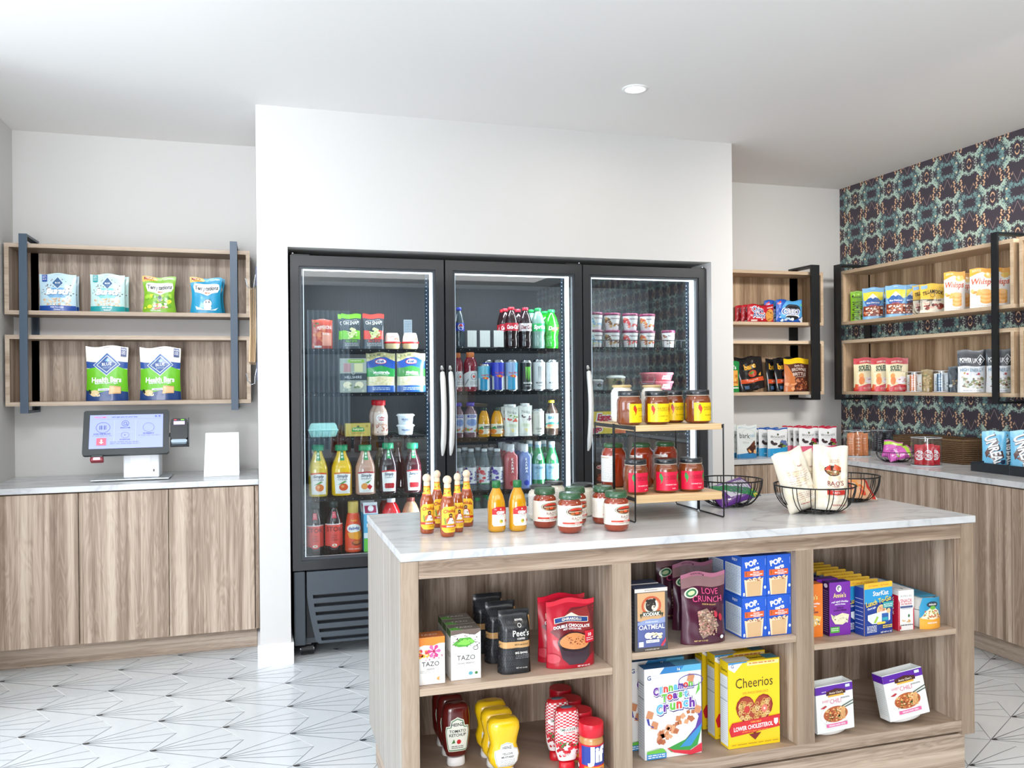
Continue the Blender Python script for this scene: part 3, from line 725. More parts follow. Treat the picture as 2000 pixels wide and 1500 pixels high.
def finish(o, label, cat, group=None, loc=(0, 0, 0), rz=0, tilt=0):
    tag(o, label, cat, group); o.location = loc; o.rotation_euler = (math.radians(tilt), 0, math.radians(rz)); return o
ORD = {2: ['in front', 'hidden behind it'], 3: ['frontmost', 'middle', 'rearmost']}
NUM = ['frontmost', 'second', 'third', 'fourth', 'fifth', 'sixth', 'seventh', 'eighth', 'ninth']
def rowname(desc, k, n):
    if n == 2: return desc + (', the front one' if k == 0 else ', the one behind')
    return desc + ', ' + (NUM[k] if k == 0 else 'rearmost' if k == n - 1 else NUM[k] + ' from the front') + ' '
USED = {}
def onZ(px, py, z):
    d = RX * ((px - 1000) / F) - UP * ((py - 750) / F) + FW
    return O + d * ((z - O.z) / d.z)
def put(make, pxl, pxr, pyt, yf, zb, desc, cat, group=None, n=1, step=None, dx=0, rz=0, tilt=0, d=None, labels=None):
    """front row item at pixel span pxl..pxr, top pyt, front plane y=yf, standing at zb; n-1 copies behind it"""
    if yf > 50: yf = onZ((pxl + pxr) / 2, yf, zb).y      # given as the row where its front foot meets the shelf
    xl, xr = solveX(pxl, yf, zb + .05), solveX(pxr, yf, zb + .05); xc, w = (xl + xr) / 2, xr - xl
    h = solveZ(pyt, xc, yf) - zb
    o, dd = make(w, h)
    dd = d or dd; y = yf + dd / 2
    finish(o, labels[0] if labels else (rowname(desc, 0, n) if n > 1 else desc), cat, group, (xc, y, zb + .0005), rz, tilt)
    st = step or dd * 1.04 + .003
    for k in range(1, n): dup(o, (xc + dx * k, y + st * k, zb + .0005), rz, labels[k] if labels else rowname(desc, k, n), tilt=tilt)
    return o, w, h

def depth(x, y, z): return (Vector((x, y, z)) - O).dot(FW)
def putr(make, pxl, pxr, pyt, xc, zb, label, cat, group=None, rz=-60, tilt=0, tz=0):
    """item on the right wall side: its middle stands at x=xc, turned by rz"""
    y = solveY((pxl + pxr) / 2, xc, zb + .05); h = solveZ(pyt, xc, y) - zb
    th = math.atan2(-(O.x - xc), -(O.y - y)) if 0 else math.degrees(math.atan2(O.x - xc, -(O.y - y)))
    w = (pxr - pxl) * depth(xc, y, zb) / F / max(.5, math.cos(math.radians(rz - th)))
    o, dd = make(w, h); finish(o, label, cat, group, (xc, y, zb + .0005 + tz), rz, tilt); return o
# ================================================================ goods on the island's lower shelves
def k_tea(band, bloom, seed):
    def mk(w, h):
        d = w * .62
        front = [R_('#f1efec', -.5, 0, .5, 1)]
        if band: front += [R_(band, -.5, .86, .5, 1), ('p', band, [(-.5, .8), (-.2, .84), (.1, .82), (.5, .9), (.5, 1), (-.5, 1)])]
        else: front += [('p', '#6a5a52', [(-.5, .9), (-.1, .93), (.3, .88), (.5, .95), (.5, 1), (-.5, 1)])]
        if bloom == 'flower':
            for k in range(6):
                a = k * 1.047; front.append(('p', ['#f06aa6', '#e23a86'][k % 2], [(.12, .7), (.12 + .2 * math.cos(a - .35), .7 + .12 * math.sin(a - .35)), (.12 + .25 * math.cos(a), .7 + .15 * math.sin(a)), (.12 + .2 * math.cos(a + .35), .7 + .12 * math.sin(a + .35))]))
            front += [('s', '#f59a2a,#e9622a,#f7c23c,#d73a4a', 22, -.48, .58, -.05, .74, .06, seed), E_('#b01758', .12, .7, .045, .03), ('s', '#e23a86,#9a2a50', 16, -.2, .52, .45, .62, .022, seed + 1)]
        else:
            front += [('p', '#54a53a', [(-.45, .72), (-.2, .84), (.15, .84), (.32, .74), (.05, .66), (-.25, .66)]), ('p', '#7fd14f', [(-.3, .72), (-.1, .81), (.2, .8), (.3, .74), (.0, .69)]), ('s', '#5d4b41,#7d6a5c,#3d3029', 30, -.45, .6, .45, .94, .025, seed), ('o', '#4d4a48', .33, .62, .09, .045, .02)]
        front += [T('#3a3a3c', 'TAZO', 0, .44, .10, .8, b=.0), T('#8a8786', 'PASSION' if band else 'ORGANIC BREAKFAST', 0, .33, .03, .6), ('l', '#b8b5b2', 2, -.36, .24, .36, .31, .008), E_('#f0a050' if band else '#5aa7b5', .28 if band else .15, .12, .07, .035), E_('#3c7a3c' if not band else '#f1efec', .34, .12, .05, .028)]
        side = [R_('#e8e4df', -.5, 0, .5, .86), T('#4a4a4c', 'TAZO', 0, .5, .1, .8, b=0), R_(band or '#4d6a3a', -.5, .86, .5, 1)]
        top = [R_(band and '#c46a2c' or '#6f665e', -.5, 0, .5, 1), T('#f1efec', 'TAZO', 0, .45, .25, .7, b=.0)] + ([] if band else [('p', '#58a83c', [(-.5, 0), (-.1, 0), (-.3, .5), (-.5, .4)])])
        return box_pack('tea_box', w, h, d, '#e8e4df', front, side, top), d
    return mk
ZA, ZM, ZR, ZK = .4975, .533, .497, .1785
put(k_tea('#f08a2c', 'flower', 1), 812, 869, 1245, 1337, ZA, 'orange and white tea box with a pink flower, beside the left post', 'tea box', 'tea boxes')
put(k_tea(None, 'leaf', 3), 881, 939, 1230, 1327, ZA, 'white tea box with a green leaf', 'tea box', 'green leaf tea boxes', n=3)
def k_coffee(w, h):
    d = w * .62
    fr = [R_('#1d1e21', -.5, 0, .5, 1)]; dm = []
    for i in range(6):
        for j in range(9):
            u, v = -.47 + i * .075, .07 + j * .095
            dm.append(('o', '#4b4e54', u + (.037 if j % 2 else 0), v, .032, .035, .008))
    fr += [('g', dm)] + [R_('#1d1e21', -.05, .05, .5, .95), R_('#c69a63', -.5, .42, .5, .52), T('#5d452b', 'MEDIUM ROAST', .16, .47, .025, .5), T('#f2efe9', "Peet's", .14, .655, .10, .54, b=.01), T('#f2efe9', 'COFFEE', .14, .565, .03, .42),
           ('o', '#f2efe9', .1, .775, .06, .03, .012), T('#f2efe9', 'BREWED', .1, .85, .025, .3), T('#f2efe9', 'BIG BANG', .14, .34, .035, .5), ('l', '#9b9b9d', 3, -.05, .24, .4, .31, .006), T('#d8d5cf', 'NET WT 10.5 OZ', .14, .1, .018, .4), R_('#c69a63', .44, 0, .5, .9)]
    return pouch_pack('coffee_bag', w, h, d, '#1d1e21', fr, waist=.03, kind='block', seed=3, crease=1.6, topw=.93), d
put(k_coffee, 977, 1041, 1195, 1316, ZA, 'black coffee bag with a tan band', 'coffee bag', 'black coffee bags', n=3, step=.105, dx=-.012)
def k_cocoa(w, h):
    d = w * .38
    fr = [R_('#b3122a', -.5, 0, .5, 1), ('p', '#6a1a20', [(-.45, .55), (.0, .85), (.5, .93), (.5, .2), (.2, .1)]), ('p', '#8e2a2a', [(-.2, .75), (.35, .9), (.47, .5), (.1, .45)]), R_('#d01a34', -.5, .93, .5, 1),
          R_('#e6dcc2', -.36, .665, .36, .745), R_('#1d3f7c', -.345, .673, .345, .737), T('#f0e6cf', 'GHIRARDELLI', 0, .705, .038, .64), ('p', '#e6dcc2', [(-.16, .745), (0, .79), (.16, .745)]), T('#ffffff', 'DOUBLE CHOCOLATE', 0, .61, .042, .86, b=.03), T('#ffffff', 'HOT COCOA MIX', 0, .565, .026, .5),
          ('p', '#3b2a33', [(-.3, .34), (.38, .34), (.34, .16), (.2, .06), (-.1, .06), (-.24, .16)]), E_('#2b1c22', .04, .38, .36, .14), E_('#d08a55', .04, .39, .32, .115), ('s', '#8a4a28,#6a3015', 40, -.15, .34, .25, .46, .014, 4), E_('#c23a48', -.42, .16, .14, .07), R_('#c8102c', .26, .36, .48, .54), T('#ffffff', '10', .37, .48, .05, .16), ('l', '#ffffff', 2, .29, .38, .45, .44, .01), T('#ffffff', 'NET WT 10.5 OZ', .2, .035, .02, .4)]
    return pouch_pack('cocoa_pouch', w, h, d, '#a8142a', fr, seed=7, waist=.03, crease=1.2), d
put(k_cocoa, 1073, 1167, 1174, 1305, ZA, 'red hot cocoa pouch with a cup printed on it', 'cocoa pouch', 'red cocoa pouches', n=2, step=.062, dx=-.006)
def squeeze(name, bodyc, capc, w, h, label, waist=False, ringc=None, flat=.62):
    """upside down squeeze bottle standing on its cap"""
    r = w / 2; H = h
    if waist: prof = [(r * .5, H * .13), (r * .62, H * .16), (r * .9, H * .27), (r * .97, H * .4), (r * .80, H * .56), (r * .86, H * .66), (r, H * .82), (r * .97, H * .92), (r * .8, H * .985), (r * .5, H)]
    else: prof = [(r * .52, H * .14), (r * .72, H * .17), (r * .93, H * .3), (r, H * .5), (r, H * .78), (r * .93, H * .92), (r * .78, H * .985), (r * .4, H)]
    parts = [('bottle', prof, M(bodyc, .2, coat=.6), 1.35, 1, flat), ('cap', [(r * .62, 0), (r * .66, .004), (r * .62, H * .13), (r * .5, H * .135)], M(capc, .35), 1.2, 1, flat + .08)]
    return lathe_pack(name, parts, label)
def k_ketchup(w, h):
    r = w / 2
    ops = [('p', '#e9ecdf', [(-.42, .08), (.42, .08), (.5, .62), (.47, .74), (.3, .76), (.26, .9), (0, .98), (-.26, .9), (-.3, .76), (-.47, .74), (-.5, .62)]),
           ('p', '#5b8a64', [(-.40, .1), (.40, .1), (.47, .62), (.44, .72), (.28, .73), (.23, .88), (0, .95), (-.23, .88), (-.28, .73), (-.44, .72), (-.47, .62)]),
           ('p', '#eef0e6', [(-.37, .13), (.37, .13), (.44, .61), (.41, .70), (.25, .71), (.2, .86), (0, .92), (-.2, .86), (-.25, .71), (-.41, .70), (-.44, .61)]),
           T('#1c1c1a', 'HEINZ', 0, .79, .085, .5), T('#1c1c1a', 'TOMATO', 0, .62, .075, .66), T('#1c1c1a', 'KETCHUP', 0, .52, .075, .66), E_('#c81e24', .05, .34, .09, .06), ('p', '#3c7a34', [(-.25, .3), (-.15, .42), (-.1, .32)]), ('l', '#6a6a64', 2, -.25, .15, .25, .24, .02)]
    return squeeze('ketchup_bottle', '#5e1210', '#f1f0ee', w, h, (h * .2, h * .82, 'auto', w * .85, ops, None, dict(ex=1.35, sy=.62)), flat=.62), w * .62
put(k_ketchup, 867, 921, 1378, 1499, ZK, 'dark red ketchup squeeze bottle standing on its white cap', 'ketchup bottle', 'ketchup bottles', n=3, step=.075)
def k_mustard(w, h):
    r = w / 2
    sh_ = lambda s, c: ('p', c, [(-.42 * s, .5 - .44 * s), (.42 * s, .5 - .44 * s), (.5 * s, .5 + .2 * s), (.3 * s, .5 + .26 * s), (.26 * s, .5 + .42 * s), (0, .5 + .5 * s), (-.26 * s, .5 + .42 * s), (-.3 * s, .5 + .26 * s), (-.5 * s, .5 + .2 * s)])
    ops = [sh_(1, '#f3f3ee'), sh_(.95, '#9aa5b2'), sh_(.9, '#f3f3ee'), T('#26262a', 'HEINZ', 0, .8, .1, .5), T('#3a3a40', 'YELLOW', 0, .58, .075, .6), T('#3a3a40', 'MUSTARD', 0, .46, .075, .68), ('l', '#8a8f98', 4, -.28, .1, .28, .36, .015)]
    return squeeze('mustard_bottle', '#f0c414', '#f0efec', w, h, (h * .17, h * .62, 'auto', w * .82, ops, None, dict(ex=1.35, sy=.62, off=6)), waist=True), w * .62
put(k_mustard, 957, 1020, 1408, 1523, ZK, 'yellow mustard squeeze bottle', 'mustard bottle', 'mustard bottles', n=3, step=.072)
def k_jelly(w, h):
    r = w / 2; ops = []
    n = 12; ck_ = []
    for i in range(n):
        for j in range(20):
            if (i + j) % 2 == 0: ck_.append(R_('#cf2434', -.5 + i / n, .36 + j / 20 * .64, -.5 + (i + 1) / n, .36 + (j + 1) / 20 * .64))
    ops += [('g', ck_)] + [('s', '#c2182a,#a3101f,#d93040', 34, -.45, .1, .45, .38, .08, 5), ('s', '#2f7d3c,#3b8d48', 12, -.3, .3, .3, .42, .035, 9), E_('#f7f4f2', 0, .62, .34, .075), T('#2a5a3a', "SMUCKER'S", 0, .65, .05, .6), T('#c8182a', 'Squeeze', 0, .59, .05, .45), T('#ffffff', 'STRAWBERRY', 0, .14, .045, .6), T('#ffffff', 'FRUIT SPREAD', 0, .07, .03, .5)]
    o = squeeze('jelly_bottle', '#c8202c', '#d41c2c', w, h, (h * .17, h * .955, 'auto', w * 1.45, ops, '#f4eeee', dict(ex=1.35, sy=.62)), flat=.62)
    mb = MB(); mb.lathe([(0, h + .0005), (r * .45, h + .0005), (r * .5, h - .001)], M('#5b6672', .3), 24, sy=.62, ex=1.3, cap=False); mb.build('base_disc', o)
    return o, w * .62
put(k_jelly, 1089, 1135, 1386, 1508, ZK, 'strawberry jelly squeeze bottle in red gingham print', 'jelly bottle', 'jelly bottles', n=2, step=.075, dx=-.004)
def k_pb(w, h):
    r = w / 2
    ops = [R_('#d2182e', -.5, 0, .5, 1), R_('#2b3f98', -.26, .3, .5, .95), T('#ffffff', 'Jif', .02, .6, .5, .36, b=.05), R_('#f0952a', -.2, .12, .3, .26), T('#2b3f98', 'Creamy', .05, .18, .08, .3), ('p', '#52a544', [(.3, .3), (.5, .2), (.5, .95), (.42, .9)]), ('p', '#f6d33a', [(.26, .3), (.3, .3), (.42, .9), (.36, .95)]), E_('#ffffff', -.36, .2, .04, .07)]
    return lathe_pack('peanut_butter_jar', [('jar', [(r * .9, 0), (r * .97, .004), (r * .97, h * .68), (r * .9, h * .74), (r * .86, h * .75)], M('#c08a50', .25, coat=.6)), ('lid', [(r * .93, h * .75), (r, h * .76), (r, h * .98), (r * .96, h)], M('#d3122c', .35, coat=.2))], (h * .06, h * .62, r * .975, w * 2.3, ops, '#d2182e')), w
put(k_pb, 1141, 1187, 1418, 1519, ZK, 'peanut butter jar with red lid', 'peanut butter jar', 'peanut butter jars', n=4, step=.098, dx=.003)
# ---- middle bay
def k_oat(w, h):
    d = w * .45
    fr = [R_('#4b4746', -.5, 0, .5, 1), R_('#d3cdc6', -.5, .94, .5, 1), T('#7b726c', 'BETTER NUTRITION', 0, .97, .018, .7), R_('#cda376', -.42, .48, .42, .93), ('p', '#59639a', [(-.42, .06), (.42, .06), (.42, .5), (.2, .47), (0, .5), (-.25, .46), (-.42, .49)]), ('p', '#8d9cc4', [(-.42, .46), (-.25, .49), (0, .51), (.2, .5), (.42, .53), (.42, .44), (.1, .42), (-.42, .42)]),
          ('o', '#c25a3c', 0, .72, .3, .155, .06), E_('#efe8dc', 0, .72, .2, .115), E_('#29231f', -.02, .73, .16, .10), E_('#29231f', -.12, .80, .05, .025), E_('#29231f', .08, .81, .05, .025), E_('#d9cfc0', .06, .69, .06, .04), E_('#29231f', .08, .70, .025, .015), ('s', '#b9ab98', 16, -.16, .66, .08, .8, .012, 3),
          ('p', '#33402e', [(-.36, .6), (.36, .6), (.32, .52), (.3, .58), (-.3, .58), (-.32, .52)]), R_('#33402e', -.28, .56, .28, .63), T('#f3efe6', 'KODIAK', 0, .59, .055, .54, b=.03), T('#e8edf7', 'POWER PACKETS', 0, .465, .02, .5), T('#f3f3f5', 'OATMEAL', 0, .385, .075, .78, b=.01), E_('#f1ede2', -.12, .25, .1, .05), ('s', '#f1e4c4,#e5d2a4,#f7f0dc', 26, -.05, .2, .3, .28, .05, 8), R_('#f4f1ec', -.18, .135, .22, .18), T('#59639a', 'NO ADDED SUGAR', 0.02, .157, .02, .34), R_('#dfe2e6', -.4, .08, -.26, .16), ('p', '#c2384a', [(.26, .08), (.42, .2), (.42, .14), (.32, .06)]), T('#d8c9b6', '6 PACKETS NET WT', 0, .03, .02, .7)]
    return box_pack('oatmeal_box', w, h, d, '#35363c', fr, [('l', '#77757a', 12, -.4, .1, .4, .8, .01)], topc='#3d4763', sidec='#35363c'), d
put(k_oat, 1240, 1304, 1149, 1271, ZM, 'dark oatmeal box with a bear emblem', 'oatmeal box', 'oatmeal boxes', n=2, step=.062)
def k_gran(w, h):
    d = w * .34
    fr = [R_('#4a1c30', -.5, 0, .5, 1), R_('#a8667c', -.5, .94, .5, 1), R_('#8c6a6c', -.5, .80, .5, .94), T('#6a3a4a', 'RESEALABLE', -.15, .97, .025, .4), E_('#3a1522', .0, .955, .015, .012), E_('#dfe4c8', -.3, .72, .15, .07), E_('#3f7a58', -.3, .72, .12, .055), E_('#c8d8a4', -.3, .72, .08, .03),
          T('#e2568c', 'LOVE', .12, .74, .085, .5, b=.0), T('#e2568c', 'CRUNCH', .05, .63, .085, .74, b=.0), T('#c9a36a', 'PREMIUM ORGANIC', .08, .555, .02, .5), ('p', '#8d7466', [(-.2, .46), (.02, .5), (.2, .36), (.28, .25), (.1, .17), (-.1, .08), (-.18, .16)]),
          ('s', '#b7967a,#8b6a55,#d0b49a,#6d4a3e,#c48a82', 170, -.2, .14, .22, .46, .022, 11), ('s', '#4a1c30', 20, .22, .38, .3, .5, .03, 2), E_('#c8344a', .22, .42, .045, .045), E_('#b82a3e', .33, .37, .04, .05), T('#d8b676', 'NET WT 11.5 OZ', -.15, .06, .02, .34), E_('#dde4e8', .33, .09, .045, .025)]
    return pouch_pack('granola_pouch', w, h, d, '#4a1c30', fr, seed=12, waist=.06, crease=1.8, rough=.22), d
g_, gw, gh = put(k_gran, 1337, 1424, 1121, 1258, ZM, 'maroon granola pouch with pink lettering, the bright front one', 'granola pouch', 'maroon granola pouches')
dup(g_, (solveX(1348, -1.70, .65), -1.715, ZM), 4, 'maroon granola pouch half hidden behind the bright front pouch')
dup(g_, (solveX(1322, -1.585, .65), -1.585, ZM), -6, 'maroon granola pouch at the very back, touching the shelf wall')
def k_pop(w, h):
    d = w * 1.15
    fr = [R_('#1d57c4', -.5, 0, .5, 1), T('#ffffff', 'POP.', -.1, .83, .13, .62, b=.05, r=14), T('#ffffff', 'tarts', .02, .69, .1, .56, b=.05, r=14), R_('#e2602c', -.4, .5, .38, .64), T('#ffffff', 'FROSTED', .08, .6, .03, .4), T('#ffffff', 'BROWN SUGAR', .08, .555, .035, .5), T('#ffffff', 'CINNAMON', .08, .52, .025, .4), ('p', '#a25a2c', [(-.36, .62), (-.3, .63), (-.3, .52), (-.34, .52)]),
          ('p', '#ead2b0', [(-.36, .02), (.3, .02), (.36, .47), (.3, .45), (.22, .49), (.1, .45), (0, .48), (-.12, .44), (-.22, .47), (-.32, .42), (-.42, .44)]), ('p', '#d2ae82', [(-.3, .02), (.24, .02), (.28, .4), (-.32, .38)]), ('s', '#9a5a34', 18, -.34, .4, .3, .45, .03, 6), T('#ffffff', '8', -.44, .08, .08, .1), E_('#cfe0f5', .42, .22, .05, .04), T('#bcd2f2', 'TOASTER PASTRIES', .44, .85, .014, .2, r=90)]
    side = [R_('#2a62c8', -.5, .78, .5, 1), T('#ffffff', 'ENJOY', .1, .88, .06, .5), R_('#dfe9f2', -.46, .04, .46, .76), ('l', '#5b77a5', 20, -.42, .08, .42, .72, .01), R_('#9fb6d0', -.46, .5, .46, .505)]
    return box_pack('toaster_pastry_box', w, h, d, '#1d57c4', fr, side, topc='#1d57c4', sidec='#1f5ccc'), d
yp = onZ(1449, 1248, ZM).y
xl, xm, xr_ = solveX(1450, yp, ZM), solveX(1497, yp, ZM), solveX(1545.5, yp, ZM)
ph = (solveZ(1088, xl, yp) - ZM) / 2; pw = (xr_ - xl) / 2 - .001
o, pd = k_pop(pw, ph - .001)
finish(o, 'x', 'pastry box', 'blue toaster pastry boxes', (xl + pw / 2, yp + pd / 2, ZM + .0005))
WHR = {(0, 0, 0): 'bottom left of the front four', (1, 0, 0): 'bottom right of the front four', (0, 1, 0): 'top left of the front four', (1, 1, 0): 'top right of the front four',
       (0, 0, 1): 'second row, bottom left', (1, 0, 1): 'second row, bottom right', (0, 1, 1): 'second row, top left', (1, 1, 1): 'second row, top right'}
for (i, j, k), tx in WHR.items():
    lb = 'blue toaster pastry box, ' + tx
    if (i, j, k) == (0, 0, 0): o['label'] = lb; continue
    dup(o, (xl + pw / 2 + i * (pw + .0015), yp + pd / 2 + k * (pd + .004), ZM + .0005 + j * ph), 0, lb)
def k_ctc(w, h):
    d = w * .22; fr = [R_('#f4f2f0', -.5, 0, .5, 1), ('p', '#2f7fc0', [(-.24, .93), (-.15, 1), (.5, 1), (.5, .93)]), ('p', '#5fb4e0', [(.1, .93), (.2, 1), (.5, 1), (.5, .93)]), T('#ffffff', '16', .1, .965, .03, .2), T('#35508a', 'G', -.42, .9, .05, .1), ('l', '#b9c4d6', 2, -.36, .88, -.24, .93, .005)]
    def word(s, cu, cv, th, step, cols, rise, th2=None):
        r = []
        for k, ch in enumerate(s): r.append((ch, cu + step * (k - (len(s) - 1) / 2), cv + rise * (k - (len(s) - 1) / 2), cols[k % len(cols)]))
        return [('g', [T('#3c2f80', c, u + .006, v - .006, th * 1.12, step * 1.25, b=.11) for c, u, v, _ in r]), ('g', [T('#ffffff', c, u, v, th * 1.08, step * 1.2, b=.09) for c, u, v, _ in r]), ('g', [T(q, c, u, v, th, step * 1.05, b=.05) for c, u, v, q in r])]
    P, B, G, O_, Q = '#6a2f9c', '#67b5e6', '#6cc04a', '#e2453c', '#3c3f9c'
    fr += word('Cinnamon', 0, .765, .085, .088, [P, B, O_, G, B, P, O_, G], .006) + word('Toast', .03, .675, .085, .095, [G, O_, P, G, B], .006) + word('Crunch', .04, .565, .105, .115, [B, P, G, O_, B, P], .008)
    # bowl and squares
    fr += [('p', '#3a9b48', [(-.2, .16), (-.05, .06), (.2, .03), (.42, .1), (.5, .3), (.5, .44), (.3, .24), (.05, .15)]), ('p', '#d8384a', [(-.2, .14), (.0, .05), (.3, .0), (.5, .02), (.5, .12), (.3, .05), (.0, .08)]), ('p', '#5b3c9c', [(.2, .16), (.5, .3), (.5, .48), (.44, .46), (.38, .3)]), ('p', '#3b8fc8', [(.1, .1), (.3, .1), (.46, .24), (.5, .34), (.3, .22)]),
           ('p', '#fbfaf8', [(-.32, .14), (-.15, .1), (.2, .18), (.38, .3), (.44, .42), (.34, .5), (.1, .44), (-.2, .28)])]
    rnd = random.Random(4); sq = []
    for k in range(34):
        u = rnd.uniform(-.26, .34); v = .2 + (u + .26) * .42 + rnd.uniform(-.05, .08); a = rnd.random() * 1.5; s_ = rnd.uniform(.04, .065); c1 = rnd.choice(['#c98458', '#b56a44', '#d9a078', '#a85a3c'])
        sq.append(('p', c1, [(u + s_ * math.cos(a + q * 1.57), v + s_ * .62 * math.sin(a + q * 1.57)) for q in range(4)]))
    fr.append(('g', sq))
    for u, v in ((-.42, .5), (-.34, .38), (.42, .5), (.3, .92 - .06)):
        fr.append(('p', '#cf8c62', [(u - .07, v - .03), (u + .04, v - .05), (u + .07, v + .02), (u - .03, v + .05)]))
    fr += [('p', Q, [(-.48, .46), (-.44, .46), (-.42, .38), (-.36, .35), (-.36, .37), (-.45, .39)]), ('o', '#4a3a98', .3, .83, .22, .07, .012), ('p', G, [(.38, .66), (.46, .72), (.45, .82), (.42, .74)]), R_('#3f8fd0', -.48, .01, -.14, .07), ('p', G, [(-.48, .1), (-.2, .12), (-.14, .07), (-.48, .07)]), ('l', '#ffffff', 2, -.46, .015, -.16, .06, .01)]
    side = [R_('#e9ecf0', -.5, 0, .5, 1), ('l', '#7f8896', 26, -.4, .1, .4, .86, .004), R_('#2c3a4c', -.45, .66, .45, .667), R_('#2c3a4c', -.45, .82, .45, .827)]
    return box_pack('cereal_box', w, h, d, '#f0eeec', fr, side, [R_('#2f6fae', -.5, 0, .5, 1), R_('#5fb4e0', .05, 0, .5, 1)], topc='#2f6fae'), d
put(k_ctc, 1259.5, 1370, 1302, 1478, ZK, 'white cinnamon cereal box with multicoloured letters', 'cereal box', 'cinnamon cereal boxes', n=2, step=.075, dx=-.02)
def k_cheer(w, h):
    d = w * .26
    def heart(s, cu, cv, c):
        p = []
        for k in range(28):
            t = 6.283 * k / 28; p.append((cu + s * .0625 * 16 * math.sin(t) ** 3, cv + s * .046 * (13 * math.cos(t) - 5 * math.cos(2 * t) - 2 * math.cos(3 * t) - math.cos(4 * t))))
        return ('p', c, p)
    rnd = random.Random(9); O_ = []
    for k in range(95):
        t = rnd.random() * 6.28; q = rnd.random() ** .5 * .86
        u = q * .33 * 1.0 * math.sin(t) ** 3 * 1.0; v = .38 + q * .0150 * (13 * math.cos(t) - 5 * math.cos(2 * t) - 2 * math.cos(3 * t) - math.cos(4 * t))
        u = rnd.uniform(-.29, .29); v = rnd.uniform(.27, .53)
        if v > .50 and abs(u) < .07: continue
        if v < .34 and abs(u) > .2: continue
        O_.append(('o', rnd.choice(['#d9b36a', '#e8cb8c', '#c99a4c']), u, v, .034, .022, .013))
    fr = [R_('#f6d21f', -.5, 0, .5, 1), ('p', '#fbfaf6', [(-.5, 1), (-.2, 1), (-.38, .88), (-.5, .93)]), T('#35508a', 'G', -.42, .955, .04, .08), ('p', '#3f8fc8', [(-.5, 1), (-.12, 1), (-.16, .985), (-.5, .975)]), R_('#f9e3a0', -.14, .945, .48, .985), ('l', '#d8742c', 1, -.1, .955, .4, .975, .012),
          T('#2a241c', 'Cheerios', .0, .75, .12, .72, b=-.005), T('#c08a2c', '100% WHOLE GRAIN OATS', .02, .63, .03, .5, b=0), heart(.36, 0, .40, '#8e1f1c'), heart(.33, 0, .40, '#a5402c')] + [('g', O_)] + [E_('#c83a34', -.15, .44, .055, .042), E_('#e2796a', .19, .43, .06, .045), E_('#f2d2c4', .19, .43, .02, .015),
          ('p', '#c8232b', [(-.5, .23), (-.44, .3), (.5, .34), (.44, .27), (.5, .2), (-.46, .14)]), ('p', '#d42a30', [(-.44, .15), (.46, .2), (.5, .33), (-.44, .29)]), T('#f7c64a', 'CAN HELP', .02, .29, .022, .3, b=.01), T('#ffffff', 'LOWER CHOLESTEROL', -.03, .235, .05, .76, b=.02, r=2.5), T('#f7a04a', 'AS PART OF A HEART HEALTHY DIET', 0, .185, .018, .5), ('p', '#f4f4f4', [(.37, .3), (.45, .3), (.45, .25), (.41, .22), (.37, .25)]), ('p', '#7e1a1c', [(-.12, .15), (.12, .16), (0, .08)]), ('l', '#b8942a', 1, -.45, .03, .45, .05, .008)]
    side = [R_('#f6d21f', -.5, .86, .5, 1), T('#2a241c', 'Cheerios', 0, .9, .03, .8), R_('#eef2f5', -.46, .03, .46, .84), ('l', '#9aa4ae', 30, -.4, .06, .4, .8, .003), R_('#2c3238', -.46, .55, .46, .555), R_('#2c3238', -.46, .7, .46, .705)]
    return box_pack('cereal_box', w, h, d, '#f6d21f', fr, side, [R_('#f6d21f', -.5, 0, .5, 1), R_('#e7eef2', -.5, .1, -.05, .9), T('#2a241c', 'Cheerios', .1, .5, .35, .3), R_('#3f7f98', .25, .1, .5, .9)], topc='#f0cb1a'), d
put(k_cheer, 1423, 1523, 1290, 1457, ZK, 'yellow oat cereal box with a red heart', 'cereal box', 'yellow cereal boxes', n=3, step=.082)
# ---- right bay
def k_mac(c, bunny, foodc, tagc, nm):
    def mk(w, h):
        d = w * .42
        fr = [R_(c, -.5, 0, .5, 1), E_('#f5f0e6', -.05, .88, .13, .065), E_('#8a8a90' if nm else '#c8b8d8', -.05, .885, .08, .045), E_('#f5f0e6', -.02, .87, .04, .03), T('#f3e08a', "Annie's", -.02, .755, .085, .6, b=.02), T('#ffffff', 'real aged cheddar', 0, .635, .04, .8, b=.01, arc=.02), T('#ffffff', 'mac & cheese', 0, .59, .03, .7, arc=.02), T('#3b1350', 'SHELLS', .0, .52, .035, .4), T('#3b1350', '& WHITE CHEDDAR', .0, .47, .03, .6),
              ('p', foodc, [(-.45, .42), (-.3, .36), (.1, .42), (.42, .38), (.36, .26), (.1, .2), (-.25, .22), (-.4, .32)]), ('s', foodc + ',#f7f2dc,#d8d0b0', 40, -.38, .24, .34, .38, .05, 5), ('s', '#9bb872', 6, -.45, .33, -.3, .38, .02, 6), R_(tagc, -.48, .06, -.05, .17), ('l', '#ffffff', 2, -.44, .08, -.1, .15, .012)]
        side = [R_('#3a1450' if nm else c, -.5, 0, .5, 1), E_('#e8e2ee', 0, .93, .28, .04), ('l', '#cbb8d8', 20, -.36, .05, .36, .85, .007)]
        return box_pack('pasta_box', w, h, d, c, fr, side, topc='#54208a' if nm else c, sidec='#3a1450' if nm else c), d
    return mk
put(k_mac('#f0812a', 0, '#f0c060', '#2aa890', 0), 1561, 1607, 1142, 1246, ZR, 'orange pasta box mostly hidden by the wooden divider', 'pasta box', 'pasta boxes')
put(k_mac('#7e2fa8', 0, '#ece6c0', '#5cb848', 1), 1620, 1661, 1137, 1241, ZR, 'purple pasta box', 'pasta box', 'pasta boxes', n=2, step=.05, dx=-.012)
